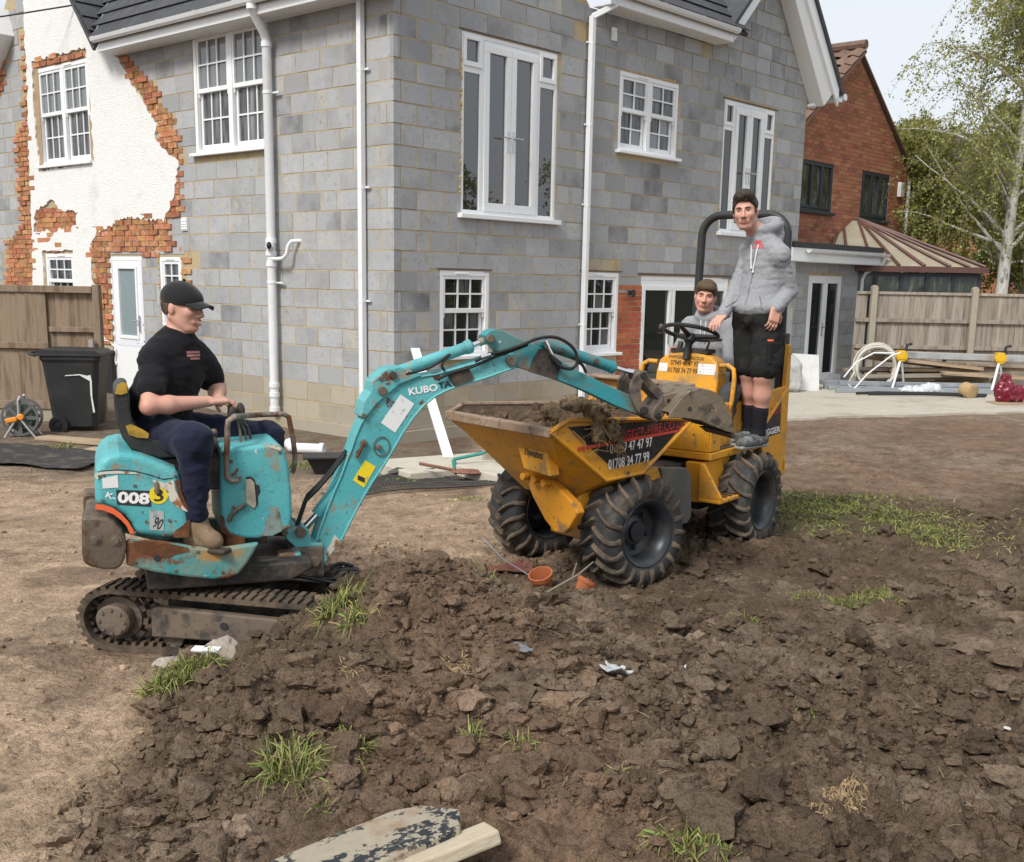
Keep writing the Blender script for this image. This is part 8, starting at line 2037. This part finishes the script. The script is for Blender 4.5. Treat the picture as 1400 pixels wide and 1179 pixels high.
# plastic grid mesh over the ground
gm = M('black_grid', (.060, .056, .050), .6)
ge = empty('ground_grid', (-.62, 9.55, .03), 0, 'black plastic grid mesh rolled out in front of the wall', 'plastic mesh')
q0, q1, q2, q3 = [np.array(p) for p in ((-1.52, 8.95), (-.02, 9.75), (-.25, 10.35), (-1.15, 10.3))]
bil = lambda u, v: (q0 * (1 - u) + q1 * u) * (1 - v) + (q3 * (1 - u) + q2 * u) * v
mb = MB(); hh = lambda u, v: gh(*bil(u, v)) + .030 + .010 * sin(u * 5 + v * 3) + .010 * sin(v * 7)
bil = lambda u, v: (q0 * (1 - u) + q1 * u) * (1 - v) + (q3 * (1 - u) + q2 * u) * v
for i in range(47):
    u = i / 46; P_ = []
    for j in range(7): p = bil(u, j / 6); P_.append((p[0] + .62, p[1] - 9.55, hh(u, j / 6) - .03))
    mb.tube(P_, .0048, 4, caps=False)
for j in range(13):
    v = j / 12; P_ = []
    for i in range(11): p = bil(i / 10, v); P_.append((p[0] + .62, p[1] - 9.55, hh(i / 10, v) - .03))
    mb.tube(P_, .0042 if j not in (0, 12) else .010, 4, caps=False)
mb.build('strands', gm, ge, recalc=False)
mb = MB()
P_ = []
for i in range(12): p = bil(i / 11, 1.0); P_.append((p[0] + .62, p[1] - 9.55, gh(*p) + .01 + .03 * abs(sin(i * 2.1))))
mb.tube(P_, [.02 + .02 * abs(sin(i * 1.7)) for i in range(12)], 7); mb.build('rolled_edge', gm, ge)
# pale slabs, edging and white board by the wall
sl = ['pale paving slab at the corner of the grey house', 'pale slab to the right behind the dumper wheel']
m_slab = M('pale_slab', (.50, .46, .38), .9, var=[(4, (.42, .37, .29), .5, .7)], bump=[(40, .004)])
for i, (x, y, a, b, r) in enumerate([(-.62, 10.75, .62, .42, .55), (.12, 10.45, .6, .40, .62)]):
    mb = MB(); mb.box(-a, a, -b, b, -.08, .05); thing1('paving_slab', mb, m_slab, sl[i], 'slab', on(x, y, .07 + .015 * i), 'slabs beside the wall', .01, (0, 0, r))
el = ['concrete edging lying across the slabs, rearmost', 'concrete edging lying across the slabs, middle one', 'concrete edging nearest the dumper wheel']
for i, (x, y, L_, r) in enumerate([(-.05, 10.75, .5, .35), (.08, 10.55, .5, .33), (.18, 10.35, .5, .30)]):
    mb = MB(); mb.box(-L_ / 2, L_ / 2, -.035, .035, -.05, .07); thing1('edging_kerb', mb, m_cpost, el[i], 'edging', on(x, y, .185), 'concrete edgings on the slabs', .008, (0, 0, r))
mb = MB(); mb.box(-.045, .045, -.012, .012, 0, 1.30)
a_, b_ = Vector((-.62, 11.0, -.02)), Vector(hw(.30, -.02, .97)); T = axis_frame(a_, b_); L_ = (b_ - a_).length
mb = MB(); mb.box(-.05, .05, -.012, .012, 0, L_, T=np.array(Matrix.Translation(-a_)) @ T); thing1('white_board', mb, m_upvc, 'white plastic board leaning on the grey wall behind the boom', 'board', a_)
# bow saw shaped teal tool and a rusty shovel blade
m_tt = M('teal_tool', (.04, .26, .22), .5, var=[(9, (.2, .12, .07), .55, .65)])
mb = MB(); mb.tube([(0, 0, .10), (.25, .12, .14), (.55, .22, .26), (.60, .24, .26)], .016, 8); mb.tube([(0, 0, .10), (.02, -.02, -.02)], .022, 8); thing1('bow_saw', mb, m_tt, 'teal tubular tool lying on the slabs by the white board', 'tool', on(-.55, 10.35, .08))
for i, (x, y, lab) in enumerate([(-.40, 10.05, 'rusty shovel blade at the edge of the grid mesh'), (.15, 10.95, 'rusty shovel blade behind the concrete edgings')]):
    mb = MB(); v, f = ico(3); mb.add(v * np.array((.16, .11, .02)), f, 0, True); mb.tube([(-.12, 0, .01), (-.45, .10, .05)], .016, 7); thing1('shovel', mb, M('rusty_blade', (.22, .10, .065), .8, var=[(9, (.14, .07, .045), .5, .65)]), lab, 'shovel', on(x, y, .10 + .06 * i), 'shovels by the wall')
for i, (x, y, lab) in enumerate([(.02, 11.15, 'white pipe offcut behind the skip'), (.22, 10.9, 'grey pipe offcut among the edgings')]):
    mb = MB(); T = axis_frame((-.3, 0, 0), (.3, .12, .03)); mb.lathe([(.045, 0), (.05, 0), (.05, .62), (.045, .62)], 14, T=T, caps=False); thing1('pipe_offcut', mb, (m_pipe, m_greypipe)[i], lab, 'pipe', on(x, y, .18), 'pipe offcuts by the wall')
# clay pots, stick, wire
m_clay = M('terracotta', (.42, .13, .05), .8, var=[(8, (.3, .1, .045), .5, .65), (16, (.2, .13, .09), .58, .66)], bump=[(50, .002)])
for (x, y, e, sc, lab) in ((.20, 6.36, (.35, -.25, 0), 1.0, 'terracotta pot lying tilted under the dumper'), (.40, 6.30, (-.2, .5, 0), .85, 'small terracotta pot half buried beside the front tyre')):
    mb = MB(); mb.lathe([(.0, 0), (.045, 0), (.062, .095), (.070, .095), (.073, .125), (.064, .125), (.054, .09), (.040, .012), (.0, .012)], 22, T=TR((0, 0, 0), e, sc)); thing1('plant_pot', mb, m_clay, lab, 'plant pot', on(x, y, -.022))
mb = MB(); mb.tube([(-.14, .02, 0), (-.05, 0, .05), (.05, -.01, .10), (.16, .02, .16)], [.009, .008, .007, .004], 6); mb.tube([(.02, 0, .09), (.06, .03, .16)], [.005, .003], 5); thing1('stick', mb, m_twig, 'bare stick poking up between the dumper wheels', 'stick', on(.33, 6.15, .01), None, 0, (0, 0, .4))
mb = MB(); mb.tube([(-.2, .25, .16), (-.06, .1, .06), (.1, -.05, .0), (.14, -.08, -.02)], .005, 5); thing1('wire', mb, m_greypipe, 'grey wire trailing from the far front tyre to the pot', 'wire', on(.02, 6.45, .03))
cloth_sheet('red_rag', -.02, 6.62, .16, .07, .3, M('dusty_red_cloth', (.26, .10, .075), .9, var=[(8, (.2, .11, .08), .5, .65)]), 'dusty red rag flattened in the soil by the far tyre', 'rag', .02, .015, (16, 10))
# foreground boards
m_pb = M('flaking_black_board', (.34, .29, .215), .8, var=[(4.0, (.022, .026, .030), .45, .49), (11, (.32, .275, .205), .50, .53), (34, (.30, .26, .2), .52, .55), (2.4, (.24, .15, .09), .56, .66)], bump=[(30, .003)])
mb = MB(); mb.prism([(-.42, -.16), (.36, -.14), (.42, -.02), (.35, .115), (.27, .155), (-.42, .13)], lambda u, v, w: (u, v, w), -.03, .0); o = thing1('old_board', mb, m_pb, 'old board with flaking black paint at the bottom edge of the picture', 'board', (-.51, 2.97, .115), None, .006); o.rotation_euler = (radians(-8), radians(-9), radians(30))
mb = MB(); mb.box(-.30, .26, -.055, .055, -.045, .0)
o = thing1('pale_timber', mb, M('cream_timber', (.46, .39, .29), .85, stretch=(.4, 1, 1), var=[(9, (.42, .34, .23), .5, .68), (24, (.25, .2, .14), .64, .68)], bump=[(40, .006)]), 'cream timber offcut lying against the flaking board', 'timber', (-.27, 2.93, .145), None, .008); o.rotation_euler = (radians(-12), radians(-10), radians(27))
# broken concrete, plastic scraps, straw
for i, (x, y, s, lab) in enumerate([(-1.30, 4.86, .085, 'pale broken lump of concrete below the digger track'), (-1.47, 4.62, .05, 'small pale stone by the concrete lump')]):
    v, f = clod_shapes(3, 1, .3)[0]; mb = MB(); mb.add(v * s, f, 0, False); thing1('rubble_lump', mb, M('pale_rubble', (.36, .32, .27), .95, var=[(9, (.28, .23, .18), .5, .65)], bump=[(50, .004)]), lab, 'rubble', on(x, y, s * .45))
mb = MB(); mb.box(-.075, .075, -.018, .018, -.006, .006); thing1('broken_tile', mb, m_decalw, 'white strip of broken tile below the digger track', 'tile', on(-1.33, 4.72, .05), None, .002, (.35, -.12, -.45))
for i, (x, y, hx, hy, mt, lab) in enumerate([(.43, 4.28, .050, .042, M('grey_film', (.42, .43, .44), .4, var=[(12, (.22, .21, .2), .5, .62)]), 'crumpled scrap of grey plastic on the dark soil'), (.06, 4.27, .024, .026, M('slate', (.16, .17, .19), .6), 'small blue grey slate chip in the soil')]):
    cloth_sheet('scrap', x, y, hx, hy, .6 * i, mt, lab, 'scrap', .03 - .02 * i, .035, (14, 12), .3, i)
for i, (x, y) in enumerate([(.37, 4.45), (.72, 4.35), (1.95, 4.15), (.10, 5.35)]):
    mb = MB(); mb.box(-.012, .012, -.006, .006, -.004, .004); thing1('white_chip', mb, m_decalw, ('tiny white chip beside the crumpled plastic scrap', 'tiny white chip right of the crumpled plastic scrap', 'tiny white chip far right on the dug soil', 'tiny white chip near the top of the heap')[i], 'chip', on(x, y, .02), 'white chips on the soil', 0, (.2, .1, i))
# grass
m_grass = M('grass_blade', (.175, .205, .052), .65, spec=.25, rand=.40, hue=.04, var=[(9, (.30, .25, .11), .48, .62), (3, (.10, .11, .035), .5, .65)])
m_dry = M('dry_grass', (.36, .25, .14), .8, rand=.25, var=[(9, (.28, .2, .1), .5, .65)])
def blades(n, rad, L_, lean=.6, w=.0035, flat=1.0, cone=0.0):
    a = rng.random(n) * 2 * pi; r = rad * np.sqrt(rng.random(n)); p = np.stack([r * np.cos(a), r * np.sin(a) * flat, np.zeros(n)], 1)
    d = rng.normal(size=(n, 3)) * lean; d[:, 2] = 1; d[:, :2] += cone * p[:, :2] / max(rad, 1e-3); d /= np.linalg.norm(d, axis=1)[:, None]
    L = L_ * (.45 + .75 * rng.random(n))[:, None]; sd = np.cross(d, rng.normal(size=(n, 3))); sd /= np.linalg.norm(sd, axis=1)[:, None]; sd *= w
    g = np.zeros((n, 3)); g[:, 2] = -1; h = d.copy(); h[:, 2] = 0
    q1 = p + d * L * .45; q2 = p + d * L * .8 + (g * .14 + h * .12) * L; q3 = p + d * L * .95 + (g * .42 + h * .3) * L
    V = np.stack([p - sd, p + sd, q1 + sd * .9, q1 - sd * .9, q2 + sd * .6, q2 - sd * .6, q3 + sd * .1, q3 - sd * .1], 1).reshape(-1, 3)
    b = (np.arange(n) * 8)[:, None]
    F = np.concatenate([b + np.array((0, 1, 2, 3)), b + np.array((3, 2, 4, 5)), b + np.array((5, 4, 6, 7))])
    return V, F
tufts = [(-1.36, 4.40, .16, .16, 420, 'big grass tuft at the left edge of the heap below the track'), (-.72, 4.52, .075, .15, 190, 'grass tuft on the heap in the middle of the slope'), (-.62, 4.32, .05, .12, 90, 'small grass tuft just below the tuft on the heap'), (-.73, 3.53, .09, .17, 260, 'long grass tuft hanging over the lower left clods'), (-.53, 3.64, .05, .13, 120, 'grass tuft right of the long hanging tuft'), (-.60, 3.38, .02, .10, 20, 'few blades below the long hanging tuft'),
         (-.10, 5.02, .025, .17, 36, 'thin tall grass tuft near the top of the heap'), (-.12, 3.80, .035, .09, 50, 'low grass tuft right of the heap'), (.05, 3.78, .04, .08, 50, 'low grass tuft in the middle of the clods'), (.38, 3.62, .04, .07, 60, 'flat little grass tuft in the middle foreground'), (.55, 3.10, .09, .12, 300, 'bright grass tuft at the bottom edge of the picture'), (.62, 3.04, .05, .11, 120, 'grass blades right beside the bottom tuft'),
         (1.98, 6.05, .20, .10, 380, 'wide grass tuft on the bare soil right of the dumper'), (1.72, 6.15, .14, .07, 160, 'sparse grass left of the wide tuft'), (1.22, 5.65, .09, .06, 90, 'sparse grass right of the near front tyre'), (.95, 5.5, .05, .06, 40, 'few grass blades below the near front tyre'), (.75, 4.75, .06, .05, 40, 'pale grass stalks in the middle of the dug soil'), (1.15, 4.1, .04, .06, 30, 'few short blades at the right of the dug soil'), (-4.55, 11.25, .10, .16, 70, 'green weed growing at the black sheet on the left'), (-3.95, 12.0, .12, .12, 70, 'green weed by the planks near the wheelie bin'), (-.98, 9.9, .16, .10, 90, 'dull grass beside the grid mesh'), (-2.05, 11.0, .3, .14, 160, 'rough grass below the white drain pipe'), (-.35, 9.0, .2, .06, 90, 'thin grass at the near edge of the grid mesh')]
for i, (x, y, r, L_, n, lab) in enumerate(tufts):
    V, F = blades(int(n * .95), r * .9, L_ * .82, .60, .0026 if y < 7 else .004, .8, .5)
    z0 = gh(x, y); V[:, 2] += ground_h(V[:, 0] + x, V[:, 1] + y) - z0 - .006
    o = raw_mesh('grass_tuft', V, F, m_grass, None, False); o.location = (x, y, z0); tag(o, lab, 'grass tuft', 'grass tufts on the soil')
n = 4200; x = 2.62 + .46 * rng.normal(size=n); y = 8.55 + .5 * rng.normal(size=n); y -= .45 * (x - 2.6); k = fbm2(x * 1.6, y * 1.6, 71, 3) > -.22; x, y = x[k], y[k]
x = np.concatenate([x, 2.75 + .4 * rng.random(500)]); y = np.concatenate([y, 7.5 + .5 * rng.random(500)])
V, F = blades(len(x), .001, .062, .9, .004); V = V.reshape(-1, 8, 3) + np.stack([x, y, ground_h(x, y) - .004], 1)[:, None, :]
tag(raw_mesh('grass', V.reshape(-1, 3), F, m_grass, None, False), 'thin patch of trampled grass right of the dumper', kind='stuff')
for (x, y, r, n_, lab) in ((1.10, 3.48, .085, 420, 'clump of pale dry straw in the right foreground'), (-.18, 4.12, .07, 160, 'dry roots hanging on the slope of the heap'), (-.60, 4.05, .04, 40, 'thin dry twigs on the left of the slope'), (1.75, 4.75, .08, 140, 'flat wisp of dry grass at the right')):
    V, F = blades(n_, r, .042, 1.6, .0018); z0 = gh(x, y); V[:, 2] = np.abs(V[:, 2]) * .7; V[:, 2] += ground_h(V[:, 0] + x, V[:, 1] + y) - z0
    o = raw_mesh('straw_clump', V, F, m_dry, None, False); o.location = (x, y, z0); tag(o, lab, 'straw', 'dry straw on the soil')
n = 420; x, y = dug_points(n, (-2, 4), (2.9, 8), .7); V, F = blades(n, .001, .07, 2.2, .0013); V = V.reshape(-1, 8, 3); V[:, :, 2] = np.abs(V[:, :, 2]) * .45 + .012; V = V + np.stack([x, y, ground_h(x, y)], 1)[:, None, :]
tag(raw_mesh('straw', V.reshape(-1, 3), F, m_dry, None, False), 'dry roots and straw scattered over the dug soil', kind='stuff')
# overhead cable to the bracket on the rendered gable
mb = MB(); a_ = Vector(hw(-.05, 6.75, 5.52)); b_ = Vector(hw(-6.0, 12.5, 4.3)); mid = (a_ + b_) / 2 - Vector((0, 0, .18))
mb.tube([tuple(a_ * (1 - t) ** 2 + mid * 2 * t * (1 - t) + b_ * t * t - a_) for t in np.linspace(0, 1, 12)], .012, 6); mb.tube([(0, 0, 0), tuple(Vector(hw(.02, 6.75, 5.6)) - a_)], .03, 6)
thing1('overhead_cable', mb, m_black, 'black cable running from the rendered gable to the left', 'cable', a_)
